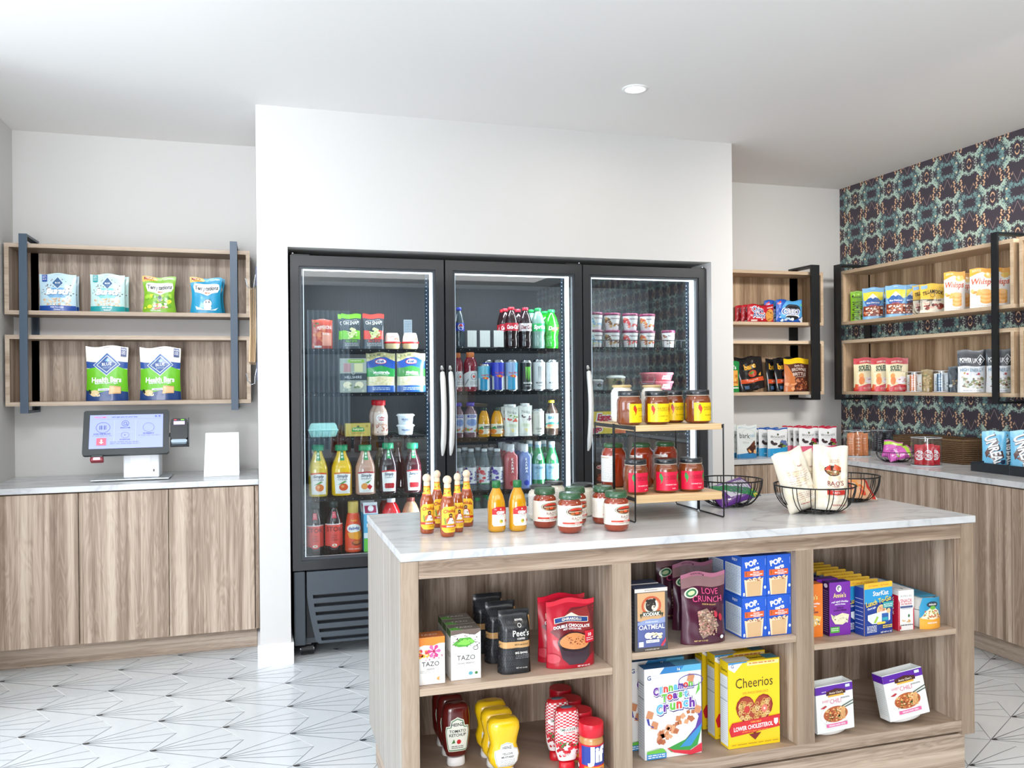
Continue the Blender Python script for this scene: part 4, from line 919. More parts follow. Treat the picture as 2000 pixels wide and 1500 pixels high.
def k_tuna(w, h):
    d = w * .33
    fr = [R_('#1f3f94', -.5, 0, .5, 1), R_('#2b9ad4', -.5, .62, .5, .9), ('p', '#1f3f94', [(-.5, .5), (.5, .72), (.5, .4), (-.5, .4)]), R_('#f6c23a', -.5, .9, .5, 1), T('#c8542a', '250 Calories   17g Protein', 0, .95, .035, .84, b=.0), T('#ffffff', 'StarKist', .08, .80, .09, .66, b=.02), 
          T('#f5dc4a', 'Lunch To-Go', .0, .645, .1, .9, b=.02, r=8), T('#ffffff', 'Chunk Light', -.25, .52, .035, .3, r=8), E_('#f2d98c', .1, .46, .17, .115), E_('#e8b48c', .1, .46, .13, .09), ('s', '#e29a7c,#f3d8b8,#c86a4a', 26, .0, .4, .2, .53, .022, 4), ('p', '#e6eef4', [(-.4, .4), (.4, .46), (.4, .26), (.2, .2), (-.25, .22), (-.4, .3)]), R_('#2d62ac', .1, .22, .34, .4), R_('#35a9b8', .12, .26, .32, .32), ('p', '#a8cc4a', [(-.2, .24), (-.08, .36), (-.02, .34), (-.12, .23)]), E_('#f0c890', .34, .44, .07, .05), R_('#33a5a5', .14, .5, .5, .62), T('#ffffff', 'MIX YOUR OWN', .32, .57, .025, .3), T('#ffffff', 'TUNA SALAD', .32, .535, .025, .3), ('l', '#ffffff', 5, -.44, .05, -.1, .19, .012), R_('#f3d24a', -.08, .2, .2, .245), ('l', '#f3d24a', 2, .12, .1, .46, .17, .02), T('#ffffff', 'NET WT 4.1 OZ', .24, .04, .03, .4)]
    o = box_pack('lunch_kit_box', w, h * .91, d, '#1f3f94', [], [R_('#1c3a88', -.5, 0, .5, 1), ('l', '#cfd8ec', 8, -.4, .1, .4, .8, .01)], topc='#2c8cc4')
    mb = MB(); y = -d / 2 - .0012
    mb.prism([(-w / 2, 0), (w / 2, 0), (w / 2, h * .975), (w / 2 - .004, h * .995), (-w / 2 + .004, h * .995), (-w / 2, h * .975)], y, -d / 2, M('#f2bd32', .4))
    draw(mb, fr, w, h * .985, lambda x, yy, e: (x, y - e, yy)); mb.build('front_card', o)
    return o, d
tn, tw, th_ = put(k_tuna, 1684, 1744, 1137, 1239, ZR, 'blue lunch kit box with yellow top, leaning forward of its row', 'lunch kit', 'blue lunch kits', rz=6)
tx, ty = tn.location.x, tn.location.y
for k in range(8):
    dup(tn, (tx - .020 - .001 * k, ty + .05 + .040 * k, ZR), 0, 'blue lunch kit box, ' + ['first', 'second', 'third', 'fourth', 'fifth', 'sixth', 'seventh', 'rearmost'][k] + ' behind the leaning one')
def k_snack(w, h):
    d = w * .9
    fr = [R_('#f2f0ee', -.5, 0, .5, 1), ('p', '#c81e3c', [(-.5, 0), (-.42, 0), (-.42, .7), (-.5, .8)]), ('p', '#c81e3c', [(.5, 0), (.44, 0), (.44, .5), (.5, .6)]), T('#9a9a9e', 'BUMBLE BEE', 0, .86, .045, .8, b=-.005), T('#c81e3c', 'SNACK', 0, .74, .09, .76, b=.0), T('#c81e3c', 'ON THE RUN!', 0, .66, .04, .7), R_('#4a5a88', -.4, .56, .4, .61), ('l', '#9a9aa0', 1, -.3, .52, .3, .54, .01), E_('#3c7a4a', .15, .36, .06, .04), ('s', '#e2c08a,#d8a86a', 12, -.3, .2, .2, .27, .06, 3), ('l', '#3a3a44', 1, -.4, .11, .4, .14, .02), R_('#c8485a', -.46, .04, -.36, .12)]
    return box_pack('snack_kit_box', w, h, d, '#f2f0ee', fr, [R_('#c81e3c', -.5, 0, .5, 1), T('#ffffff', 'SNACK', 0, .6, .1, .7, r=90), R_('#e9e6e4', -.5, .88, .5, 1)], [R_('#f4f2f0', -.5, 0, .5, 1), ('s', '#55565a', 6, -.3, .2, .3, .5, .05, 2)], topc='#f2f0ee'), d
put(k_snack, 1755, 1785, 1153, 1231, ZR, 'small white snack kit box with red side', 'snack kit', 'white snack kits', n=3)
def k_rice(w, h):
    r = w / 2; d = w * .95
    root = empty('rice_cup')
    mb = MB()
    for z0, c_ in ((0, '#e9e7e2'),):
        mb.lathe([(r * .72, 0), (r * .78, .004), (r * .97, h * .52), (r * .97, h * .58)], M('#e9e7e2', .3), 26, (0, 0))
    mb.lathe([(r * .97, h * .60), (r * .95, h * .66), (r * .8, h * .96), (r * .6, h)], M('#dcd9d2', .3), 26); mb.build('cup', root)
    mb = MB(); ops = [('p', '#2b8fb8', [(-.4, 1), (.4, 1), (.5, .7), (.5, .0), (-.5, 0), (-.5, .7)]), ('p', '#f0a838', [(-.5, 0), (.5, 0), (.5, .34), (.3, .5), (0, .6), (-.3, .5), (-.5, .34)]), ('p', '#f2e2c4', [(-.46, .34), (-.3, .56), (0, .74), (.3, .56), (.46, .34), (0, .3)]), ('s', '#c8402c,#e8a04a,#7aa83c,#f3e6cc,#b8582c', 60, -.36, .34, .36, .6, .045, 3), E_('#2a3a4a', 0, .78, .26, .1), T('#f4f2ea', 'minute', 0, .79, .07, .42), E_('#6db33c', 0, .68, .13, .06), T('#ffffff', 'RICE BOWL', 0, .2, .05, .5)]
    W_, D_ = w, r
    draw(mb, ops, w * .98, h * 1.02, lambda x, y, e: (x, -math.sqrt(max(0, (r * 1.03) ** 2 - x * x * .55)) - e - .001, y), xs=[(-.5 + i / 10) * w for i in range(1, 10)])
    mb.add([(-w * .4, -r * .75, h * 1.02), (w * .4, -r * .75, h * 1.02), (w * .4, r * .75, h * 1.02), (-w * .4, r * .75, h * 1.02)], [(0, 1, 2, 3)], M('#2b8fb8', .4)); mb.build('sleeve', root)
    return root, d
put(k_rice, 1799, 1840, 1168, 1228, ZR, 'round rice cup in a blue and orange sleeve', 'rice cup', 'rice cups', n=4, step=.07)
def k_noodle(w, h):
    d = w * .36
    fr = [R_('#e9ece9', -.5, 0, .5, 1), R_('#5c1fa0', -.5, .82, .5, .985), T('#ffffff', 'ANNIE CHUN', -.28, .87, .02, .12), ('p', '#e0b040', [(-.18, .74), (.26, .74), (.24, .8), (-.16, .8)]), ('p', '#4a2018', [(-.22, .78), (.3, .78), (.3, .86), (.04, .91), (-.22, .86)]), T('#f4ead4', "Annie Chun's", .04, .825, .045, .46, b=.01), R_('#d8f0e4', .3, .9, .42, .96), T('#d42a6a', 'SWEET', -.24, .665, .055, .2, b=-.01), T('#d42a6a', 'CHILI', .02, .645, .1, .3, b=-.01), T('#55585c', 'NOODLE BOWL', .28, .69, .03, .24), ('p', '#b8202c', [(-.4, .53), (-.26, .58), (-.22, .56), (-.3, .52)]),
          E_('#f4f3ef', .0, .36, .4, .21), E_('#b05a30', .0, .37, .33, .17), ('s', '#e6b878,#d98c4c,#f0cf98,#c86838,#7a4a28,#5a6a34', 150, -.26, .24, .26, .5, .026, 8), ('p', '#3a4a34', [(.16, .52), (.5, .62), (.5, .6), (.17, .5)]), ('p', '#3a4a34', [(.18, .48), (.5, .555), (.5, .535), (.19, .46)])]
    fr.append(('g', [('p', ['#e9bd84', '#dc9a5c'][k % 2], [(.1 + k * .018, .24), (.112 + k * .018, .24), (.17 + k * .01, .5), (.16 + k * .01, .5)]) for k in range(9)]))
    fr += [R_('#e0649c', -.26, .11, .3, .18), T('#ffffff', 'VEGAN NON GMO', .02, .145, .035, .5)]
    root = empty('noodle_bowl_pack')
    mb = MB(); m = M('#e9ece9', .4)
    # sleeve: four walls, open at top, leaning back slightly; bowl foot showing below
    z0 = h * .09
    for bx in ((-w / 2, -d / 2, z0, w / 2, -d / 2 + .0015, h), (-w / 2, d / 2 - .0015, z0, w / 2, d / 2, h), (-w / 2, -d / 2, z0, -w / 2 + .0015, d / 2, h), (w / 2 - .0015, -d / 2, z0, w / 2, d / 2, h)): mb.box(*bx, m)
    draw(mb, fr, w, h - z0, lambda x, y, e: (x, -d / 2 - e, z0 + y)); draw(mb, [R_('#5c1fa0', -.5, .82, .5, .985), ('l', '#9aa0a4', 14, -.4, .1, .4, .7, .006)], d, h - z0, lambda x, y, e: (-w / 2 - e, -x, z0 + y))
    mb.build('card_sleeve', root)
    mb = MB(); mb.lathe([(w * .28, 0), (w * .36, .004), (w * .42, h * .14), (w * .44, h * .5), (w * .46, h * .9)], M('#f6f6f4', .3), 28, sy=d / w * 1.02); mb.build('bowl', root)
    return root, d
nb = put(k_noodle, 1597, 1669, 1337, 1438, ZK, 'white noodle bowl pack with purple band, left one against the divider', 'noodle bowl', 'noodle bowl packs')[0]; nb.rotation_euler = (0, math.radians(-3), 0); nb.location.z += .002
put(k_noodle, 1744, 1817, 1314, 1411, ZK + .010, 'white noodle bowl pack with purple band, right one, tilted', 'noodle bowl', 'noodle bowl packs')
nb = [o for o in COL.objects if o.name.startswith('noodle_bowl_pack')][-1]; nb.rotation_euler = (math.radians(-6), math.radians(-8), math.radians(-4))
# ================================================================ on the island top
ZT = CT + .0005
def k_hot(w, h):
    r = w / 2; O1, Y1 = '#b8521a', '#f2c12e'
    prof = [(r * .86, 0), (r * .97, .003), (r, .01), (r, h * .50), (r * .93, h * .56), (r * .72, h * .63), (r * .52, h * .68), (r * .44, h * .74), (r * .42, h * .84)]
    ops = [('p', '#f5d13c', [(-.5, .12), (-.3, 0), (.3, 0), (.5, .12), (.5, .85), (.3, 1), (-.3, 1), (-.5, .85)]), ('p', Y1, [(-.45, .14), (-.28, .04), (.28, .04), (.45, .14), (.45, .83), (.28, .96), (-.28, .96), (-.45, .83)]), T('#b5301c', 'Cholula', 0, .84, .13, .84, b=.03, arc=.08),
           ('p', '#7a9a3c', [(-.3, .3), (-.34, .55), (-.28, .6), (-.22, .34)]), ('p', '#d8662c', [(-.2, .34), (.2, .34), (.26, .5), (0, .64), (-.26, .5)]), ('p', '#3a241c', [(-.07, .58), (.07, .58), (.09, .70), (0, .74), (-.09, .70)]), E_('#c08a62', 0, .655, .05, .035), ('p', '#f4f0ea', [(-.18, .34), (.2, .34), (.1, .56), (-.06, .56)]), ('s', '#6a8a34,#c8482c,#e88a2c', 16, -.38, .3, .38, .5, .035, 5), R_('#c8301f', -.46, .2, .46, .29), T('#ffffff', 'ORIGINAL', 0, .245, .05, .6, b=.03), T('#8a5a1c', '5 FL OZ', .1, .11, .035, .4)]
    neck = [R_('#d8402c', -.5, .0, .5, .12), R_('#f4d03c', -.5, .12, .5, .2), ('s', '#7fae3c,#d8502c,#f7dc5c', 18, -.4, .25, .4, .85, .05, 4), R_('#d8402c', -.5, .88, .5, .94), T('#ffffff', 'CHOLULA', 0, .05, .06, .6)]
    ball = [(r * .46, h * .80), (r * .46, h * .86)] + [(r * .60 * math.sin(math.radians(a)), h * .925 - h * .075 * math.cos(math.radians(a))) for a in range(35, 181, 15)]
    return lathe_pack('hot_sauce_bottle', [('bottle', prof, M('#98420f', .08, coat=1)), ('wooden_cap', ball, M('#e2cdb2', .5))], None,
        [(h * .075, h * .50, 'auto', w * 1.3, ops, None), (h * .645, h * .80, 'auto', r * 2.6, neck, '#f0c43a', dict(name='neck_label'))]), w
hs = [(823, 850.5, 927, 1043, 'leftmost'), (845, 868, 919.5, 1031, 'second from the left, set back'), (863, 891.5, 930.5, 1049.5, 'middle one, nearest the camera'), (885, 907.5, 925, 1040, 'fourth from the left, behind the nearest'), (902, 927.6, 919, 1029, 'rightmost, set back')]
for a, b_, c_, d_, tx in hs:
    o_ = put(k_hot, a, b_, c_, d_, ZT, 'hot sauce bottle, round wooden cap, ' + tx, 'hot sauce', 'hot sauce bottles on the island')[0]
    o_.rotation_euler = (0, 0, math.radians({823: 8, 845: 20, 863: 12, 885: 4, 902: -22}[a]))
def k_oil(w, h):
    r = w / 2
    prof = [(r * .8, 0), (r * .95, .004), (r, h * .06), (r * .97, h * .35), (r, h * .46), (r * .95, h * .58), (r * .75, h * .72), (r * .5, h * .82), (r * .40, h * .86)]
    ops = [('p', '#f6f3ee', [(-.5, .1), (-.4, 0), (.4, 0), (.5, .1), (.5, .8), (.2, .86), (-.2, .86), (-.5, .8)]), ('p', '#c81e26', [(-.5, .6), (.5, .6), (.5, .88), (.25, 1), (-.25, 1), (-.5, .88)]), T('#ffffff', 'GEM', 0, .70, .15, .76, b=.06), E_('#f0c0b0', 0, .88, .05, .045), T('#ffffff', 'PURE', -.3, .87, .03, .2), T('#9a9aa0', 'THE ORIGINAL', 0, .55, .04, .7), T('#b0b0b4', 'BLENDED OIL', 0, .48, .035, .6), E_('#d8c04a', .02, .25, .1, .1), E_('#7f9a34', .06, .28, .05, .05), E_('#c86a3c', .36, .27, .08, .07)]
    return lathe_pack('oil_bottle', [('bottle', prof, M('#cc9208', .06, coat=1), 1.25), ('cap', [(r * .44, h * .86), (r * .5, h * .865), (r * .5, h * .985), (r * .44, h)], M('#1f6b3a', .35))], None,
        [(h * .12, h * .50, 'auto', w * .92, ops, None, dict(ex=1.25, off=12))],), w
put(k_oil, 957.5, 991, 941, 1040, ZT, 'golden oil bottle with green cap, left of the pair', 'oil bottle', 'oil bottles')
put(k_oil, 999, 1032.5, 940, 1038.5, ZT, 'golden oil bottle with green cap, right of the pair', 'oil bottle', 'oil bottles')
SAUCE = M('#8f3414', .1, coat=1)
def jarprof(r, h, k=.80): return [(r * .78, 0), (r * .92, .004), (r, h * .08), (r, h * k * .88), (r * .95, h * k * .95), (r * .8, h * k), (r * .8, h * (k + .03))]
def lidprof(r, h, z0): return [(r * .82, z0), (r * .9, z0 + .001), (r * .92, z0 + h * .04), (r * .88, h * .985), (r * .8, h), (r * .76, h - .0012)]
def k_rao(off):
    def mk(w, h):
        r = w / 2
        ops = [E_('#3f4a34', .0, .72, .155, .21), E_('#e8dcc0', 0, .72, .145, .195), E_('#5a3320', 0, .72, .135, .18), ('p', '#c8321c', [(-.12, .76), (-.06, .88), (.06, .88), (.12, .76), (0, .8)]), R_('#e2572c', -.03, .6, .03, .74), R_('#d8c8a8', -.11, .70, .11, .725), R_('#b0602c', -.09, .58, -.04, .68), R_('#b0602c', .04, .58, .09, .68), T('#7a1c1c', "RAO'S", .0, .40, .14, .3, b=-.005), T('#9a8a80', 'HOMEMADE', 0, .30, .03, .2), R_('#c8402c', -.2, .14, .2, .22), T('#ffffff', 'MARINARA', 0, .18, .04, .2), ('l', '#a8a090', 8, .28, .2, .48, .85, .012), ('l', '#b8b0a4', 9, -.48, .2, -.28, .85, .01), ('l', '#9a9288', 1, -.15, .05, .2, .1, .02)]
        return lathe_pack('pasta_sauce_jar', [('jar', jarprof(r, h), SAUCE), ('lid', lidprof(r, h, h * .83), M('#2f5638', .3, coat=.3))], (h * .17, h * .69, r, w * 2.95, ops, '#f1ede2', dict(off=off))), w
    return mk
for a, b_, c_, d_, off, tx in ((1049.5, 1093, 955, 1032.5, 16, 'leftmost of the five'), (1099, 1144, 964, 1043, 14, 'nearest the camera, second from the left'), (1110, 1151.5, 953, 1027, 24, 'behind the nearest one'), (1166, 1205.5, 951, 1024, 46, 'label turned away, left of the rightmost'), (1191, 1236, 961, 1039, 22, 'rightmost, beside the riser')):
    put(k_rao(off), a, b_, c_, d_, ZT, 'red pasta sauce jar with green lid, ' + tx, 'sauce jar', 'pasta sauce jars with green lids')
def k_white(cream='#e7e3d2', lidc='#24282a', off=180, nm='cream_sauce_jar', kk=.86):
    def mk(w, h):
        r = w / 2
        return lathe_pack(nm, [('jar', jarprof(r, h, kk), M(cream, .12, coat=.8)), ('lid', lidprof(r, h, h * (kk + .03)), M(lidc, .3, coat=.4))], (h * .15, h * (kk - .1), r, w * 2.2, [('l', '#a9a9a6', 14, -.42, .1, -.1, .9, .012), T('#3a3a3e', '1.5', .3, .5, .1, .2), ('l', '#8a8a8a', 4, .15, .2, .45, .4, .012)], '#efeee8', dict(off=off))), w
    return mk
put(k_white(off=-10), 1041, 1087, 950, 1018, ZT, 'white sauce jar with black lid, behind the leftmost green lidded jar', 'sauce jar', 'white jars with black lids')
put(k_white(off=30), 1069, 1109.5, 942, 1006, ZT, 'white sauce jar with black lid, rearmost of the three', 'sauce jar', 'white jars with black lids')
put(k_white(off=150), 1124, 1168, 946, 1010, ZT, 'white sauce jar with black lid, the right one nearest the riser', 'sauce jar', 'white jars with black lids')
# riser
rs = empty('display_riser', (1.368, -1.48, CT)); tag(rs, 'two tier bamboo riser with black wire frame on the island', 'riser')
def bamboo():
    m, n, L, b = nodes('bamboo'); g = n.new('ShaderNodeNewGeometry'); mp = n.new('ShaderNodeMapping'); mp.inputs['Scale'].default_value = (3, 60, 160)
    t = n.new('ShaderNodeTexNoise'); t.inputs['Scale'].default_value = 1.5; L.new(g.outputs['Position'], mp.inputs[0]); L.new(mp.outputs[0], t.inputs['Vector'])
    r = ramp(n, [(.3, '#c9a473'), (.7, '#e3c79c')]); L.new(t.outputs[0], r.inputs[0]); L.new(r.outputs[0], b.inputs['Base Color']); b.inputs['Roughness'].default_value = .4; return m
BAM = bamboo(); WB = M('#1b1d1f', .4, .3)
RX0, RX1 = 1.206, 1.531
for z0, z1 in ((.9455, .9725), (1.187, 1.2075)):
    for y0, y1 in ((-1.657, -1.486), (-1.482, -1.312)):
        q = MB(); q.box(RX0, y0, z0, RX1, y1, z1, BAM, .0015); at(q, 'shelf_board', rs)
for x in (RX0 - .0045, RX1 + .0045):
    for y0, y1 in ((-1.6585, -1.488), (-1.478, -1.31)):
        q = MB(); q.tube([(x, y0, 1.206), (x, y0, CT + .006), (x, y0 + .004, CT + .003), (x, y1 - .004, CT + .003), (x, y1, CT + .006), (x, y1, 1.206)], .0026, WB, 7)
        for z in (.953, 1.192): q.box(x - .0015, y0, z, x + .0015, y1, z + .012, WB)
        at(q, 'wire_frame', rs)
def k_salsa(lab, txt, pepper, sub, off, nm):
    def mk(w, h):
        r = w / 2; aw = w * 1.25
        ops = [('p', pepper, [(-.36, .88), (-.3, .9), (-.24, .7), (-.28, .45), (-.34, .35), (-.3, .5), (-.37, .7)]), ('p', pepper, [(.36, .88), (.3, .9), (.24, .7), (.28, .45), (.34, .35), (.3, .5), (.37, .7)]), R_('#2c7a3c', -.34, .86, -.3, .93), R_('#2c7a3c', .3, .86, .34, .93), T(txt, "MATEO'S", 0, .74, .13, .44, b=-.01), ('l', txt, 2, -.2, .58, .2, .66, .012), T(sub, 'GOURMET SALSA', .02, .32, .06, .6, b=0), T(sub, '16 OZ', .1, .12, .05, .2)]
        return lathe_pack(nm, [('jar', [(r * .8, 0), (r * .93, .004), (r, h * .07), (r, h * .66), (r * .95, h * .75), (r * .84, h * .82), (r * .84, h * .86)], M('#7c3c18', .12, coat=1)), ('lid', [(r * .88, h * .85), (r * .9, h * .86), (r * .9, h * .985), (r * .86, h)], M('#1c2226', .3, coat=.5)), ('neck_ring', [(r * .86, h * .83), (r * .92, h * .832), (r * .92, h * .845), (r * .86, h * .85)], M('#cdbfae', .2))], (h * .07, h * .62, r, aw, ops, lab, dict(off=off))), w
    return mk
ZU, ZL = 1.2085, .9735
Yc, Rc = '#f5d313', '#dc1440'
for a, b_, c_, yf, off, tx in ((1216.5, 1261.5, 764, -1.648, 48, 'leftmost'), (1270.5, 1316, 764, -1.648, 4, 'second from the left'), (1306, 1343.5, 763, -1.565, 14, 'third from the left, set back'), (1353, 1397.6, 762, -1.645, 26, 'rightmost')):
    put(k_salsa(Yc, '#5c4a14', '#c8301c', '#6a5a14', off, 'salsa_jar'), a, b_, c_, yf, ZU, 'salsa jar with yellow label on the riser, ' + tx, 'salsa jar', 'yellow labelled salsa jars')
wj = k_white(cream='#ece8dc', lidc='#cdb47c', off=-30, nm='tall_cream_jar', kk=.9)
put(wj, 1204, 1243, 752, -1.47, ZU, 'tall white jar with gold lid, behind the leftmost yellow labelled jar', 'sauce jar', 'tall white jars with gold lids')
put(wj, 1264, 1302, 752, -1.47, ZU, 'tall white jar with gold lid, behind the second yellow labelled jar', 'sauce jar', 'tall white jars with gold lids')
for a, b_, c_, off, tx in ((1229.6, 1273.7, 898.5, 12, 'left'), (1289, 1333, 897, -2, 'middle'), (1338.5, 1383.5, 895.5, -2, 'right')):
    put(k_salsa(Rc, '#5c1020', '#2f9a4c', '#ffffff', off, 'salsa_jar'), a, b_, c_, -1.645, ZL, 'salsa jar with crimson label on the riser, %s of three' % tx, 'salsa jar', 'crimson labelled salsa jars')
def k_tall(off):
    def mk(w, h):
        r = w / 2
        return lathe_pack('tall_sauce_jar', [('jar', [(r * .8, 0), (r * .93, .004), (r, h * .05), (r, h * .74), (r * .92, h * .82), (r * .74, h * .88), (r * .74, h * .9)], M('#962f10', .1, coat=1)), ('lid', lidprof(r * .88, h, h * .895), M('#35603c', .3, coat=.3))], (h * .12, h * .72, r, w * 1.2, [('l', '#9a9a98', 16, -.45, .08, .45, .9, .008), R_('#c8b8a8', -.3, .9, .3, .96)], '#eef0ee', dict(off=off))), w
    return mk
put(k_tall(-88), 1186, 1230.5, 867, -1.44, ZL, 'tall red sauce jar with green lid, left on the lower riser board', 'sauce jar', 'tall sauce jars')
put(k_tall(-90), 1242, 1283.5, 866, -1.47, ZL, 'tall red sauce jar with green lid, middle of three', 'sauce jar', 'tall sauce jars')
put(k_tall(-84), 1289, 1331, 864, -1.47, ZL, 'tall red sauce jar with green lid, behind the middle crimson jar', 'sauce jar', 'tall sauce jars')
# wire bowls
def wire_bowl(R, Hh, rb, nm='wire_bowl', nrib=14, rw=.0022, m=WB):
    mb = MB(); c = lambda r, z, n=36: [(r * math.cos(6.2832 * k / n), r * math.sin(6.2832 * k / n), z) for k in range(n)]
    mb.tube(c(R, Hh), rw * 1.25, m, 6, closed=True); mb.tube(c(rb, .004), rw * 1.3, m, 6, closed=True); mb.tube(c(rb * .55, .0035), rw, m, 6, closed=True)
    for k in range(nrib):
        for dlt in (-.055, .055):
            a = 6.2832 * k / nrib + dlt; pts = []
            for q in range(9):
                t = q / 8; ang = t * math.pi / 2; r = rb + (R - rb) * math.sin(ang) ** .9; z = .004 + (Hh - .004) * (1 - math.cos(ang)) ** .9
                pts.append((r * math.cos(a), r * math.sin(a), z))
            mb.tube([(rb * .55 * math.cos(a), rb * .55 * math.sin(a), .0035)] + pts, rw * .75, m, 5)
    return mb.build(nm)
def place_bowl(px, py, R, Hh, rb, zb, label, grp='wire bowls'):
    p = onZ(px, py, zb); o = wire_bowl(R, Hh, rb); finish(o, label, 'wire bowl', grp, (p.x, p.y + rb * .5, zb + .001)); return o
b1 = place_bowl(1432, 990, .122, .100, .055, CT, 'black wire bowl right of the riser, holding a purple bag')
b2 = place_bowl(1602, 1003, .140, .098, .062, CT, 'black wire bowl holding three pasta bags, largest on the island')
b3 = place_bowl(1668, 980, .112, .098, .052, CT, 'black wire bowl behind the pasta bags, at the back of the island')
def k_pasta(print_):
    def mk(w, h):
        d = w * .62
        fr = [('s', '#e9dfc6,#efe6d2,#e2d6b8,#f2ecdc', 50, -.4, .06, .4, .75, .13, 3)]
        if print_: fr += [E_('#4a2a20', 0, .62, .24, .085), ('p', '#c8402c', [(-.24, .62), (-.08, .72), (-.04, .62)]), ('p', '#c8522c', [(0, .64), (.05, .73), (.24, .66), (.22, .61)]), E_('#8a6a3c', 0, .59, .2, .035), ('s', '#d8c8a0,#a8542c', 12, -.2, .56, .2, .62, .03, 5), T('#8a2018', "RAO'S", .04, .42, .075, .5, b=0), T('#a05048', 'HOMEMADE', .04, .37, .015, .3), R_('#c03028', -.22, .24, .3, .31), T('#f3e2d8', 'PASTA', .04, .275, .03, .3), T('#b04a40', 'PENNE RIGATE', .1, .08, .025, .5), ('l', '#b8786c', 3, -.1, .74, .2, .8, .006)]
        else: fr += [('l', '#b08078', 7, -.3, .42, .3, .68, .006), T('#9a5a50', 'RAO', .12, .75, .03, .2), ('l', '#b08078', 4, -.25, .2, .25, .32, .007), ('l', '#c03028', 1, -.2, .12, .2, .14, .01)]
        return pouch_pack('pasta_bag', w, h, d, '#e9e2d0', fr, kind='stand' if print_ else 'pillow', seed=5 + int(print_), crease=4.5, waist=.0, rough=.3), d
    return mk
def bag_in(mk, w, h, loc, rx, ry, rz, label, cat, grp=None):
    o, d = mk(w, h); tag(o, label, cat, grp); o.location = loc
    o.rotation_euler = (Matrix.Rotation(math.radians(rz), 3, 'Z') @ Matrix.Rotation(math.radians(rx), 3, 'X') @ Matrix.Rotation(math.radians(ry), 3, 'Y')).to_euler(); return o
bc = b2.location
bag_in(k_pasta(False), .120, .218, (bc.x - .050, bc.y - .012, CT + .014), -4, -17, -6, 'white pasta bag leaning left in the wire bowl', 'pasta bag', 'pasta bags')
bag_in(k_pasta(False), .112, .200, (bc.x + .004, bc.y + .062, CT + .016), 2, -8, 8, 'white pasta bag in the middle, partly behind the printed one', 'pasta bag', 'pasta bags')
bag_in(k_pasta(True), .132, .225, (bc.x + .046, bc.y - .022, CT + .012), -3, 3, -10, 'white pasta bag on the right with its printed front showing', 'pasta bag', 'pasta bags')
def k_purple(w, h):
    fr = [R_('#5c2c84', -.5, 0, .5, 1), ('p', '#c9c6d4', [(-.36, .2), (.3, .3), (.34, .88), (-.3, .9)]), ('p', '#1f7a48', [(-.5, .1), (-.2, .1), (.5, .8), (.5, 1), (.3, 1)]), ('l', '#6a5a80', 7, -.3, .4, .25, .85, .02), ('s', '#6fae3c,#d8c84a', 8, .2, .8, .45, .95, .05, 3)]
    return pouch_pack('snack_bag', w, h, w * .3, '#5c2c84', fr, kind='pillow', seed=9, crease=2), w * .3
bag_in(k_purple, .115, .19, (b1.location.x - .078, b1.location.y - .015, CT + .034), -55, 72, -4, 'purple and green bag lying in the wire bowl beside the riser', 'snack bag')
def k_redbag(w, h):
    fr = [R_('#e0b088', -.5, 0, .5, 1), R_('#c8281f', -.5, .84, .5, .95), R_('#f3eee4', -.5, .95, .5, 1), ('s', '#e8702c,#f0a04c,#d8482c', 14, -.4, .4, .4, .78, .1, 4), R_('#c8281f', -.5, .0, .5, .08), T('#c8281f', 'CRISPS', 0, .3, .09, .7)]
    return pouch_pack('snack_bag', w, h, w * .3, '#e0b088', fr, kind='pillow', seed=19, crease=2), w * .3
bag_in(k_redbag, .11, .15, (b3.location.x - .065, b3.location.y - .01, CT + .058), -48, 98, 4, 'orange and red bag lying in the rear wire bowl', 'snack bag')

# ================================================================ left wall shelf goods
ZSU, ZSL = 1.7393, 1.277
def k_bursts(c, acc):
    def mk(w, h):
        fr = [R_('#c6e2ee' if acc == '#1c4fa4' else '#c9e8e6', -.5, 0, .5, 1), ('s', '#6a4a3a,#8a5a40,#5a4a3c', 44, -.44, .3, .44, .9, .022, 3), ('p', '#7fb4dc' if acc == '#1c4fa4' else '#8ad4d0', [(-.3, .45), (-.2, .62), (.2, .62), (.3, .45), (.2, .36), (-.2, .36)]), ('p', '#e8f2f8', [(0, .91), (.165, .745), (0, .58), (-.165, .745)]), ('p', '#1d5a8c', [(0, .89), (.145, .745), (0, .6), (-.145, .745)]), T('#ffffff', 'BLUE', 0, .745, .04, .2, b=.01), T('#5a8ab0', 'Bursts', .01, .515, .15, .7, b=.07, s=.2), T('#ffffff', 'Bursts', 0, .53, .15, .68, b=.06, s=.2),
              ('s', '#e8d8c0,#d8c0a0,#f2e8d8,#c8a888', 70, -.36, .14, .4, .34, .035, 6), R_(acc, -.5, 0, .5, .15), T('#ffffff', 'With Paw-Lickin' if acc == '#1c4fa4' else 'With Savory', 0, .11, .035, .5), T('#ffffff', 'Chicken' if acc == '#1c4fa4' else 'Seafood', 0, .05, .035, .3), R_(acc, -.42, .8, -.28, .99), ('l', '#ffffff', 4, -.4, .83, -.3, .97, .015), R_('#b8d0dc', -.1, .955, .1, .965)]
        return pouch_pack('treat_pouch', w, h, w * .3, c, fr, seed=3, waist=.03), w * .3
    return mk
put(k_bursts('#bcdcea', '#1c4fa4'), 75, 147.5, 534, .585, ZSU, 'pale blue pet treat pouch with navy base, leftmost upper shelf', 'treat pouch', 'pet treat pouches', n=2, step=.056, dx=.003,
    labels=['pale blue pet treat pouch with navy base, leftmost on the upper shelf', 'pale blue pet treat pouch mostly hidden behind the leftmost one'])
put(k_bursts('#c4e6e4', '#1fa0a4'), 175, 243, 535, .585, ZSU, '', 'treat pouch', 'pet treat pouches', n=2, step=.056, dx=.012, labels=['pale aqua pet treat pouch with teal base, second on the upper shelf', 'pale aqua pet treat pouch behind the teal based one'])
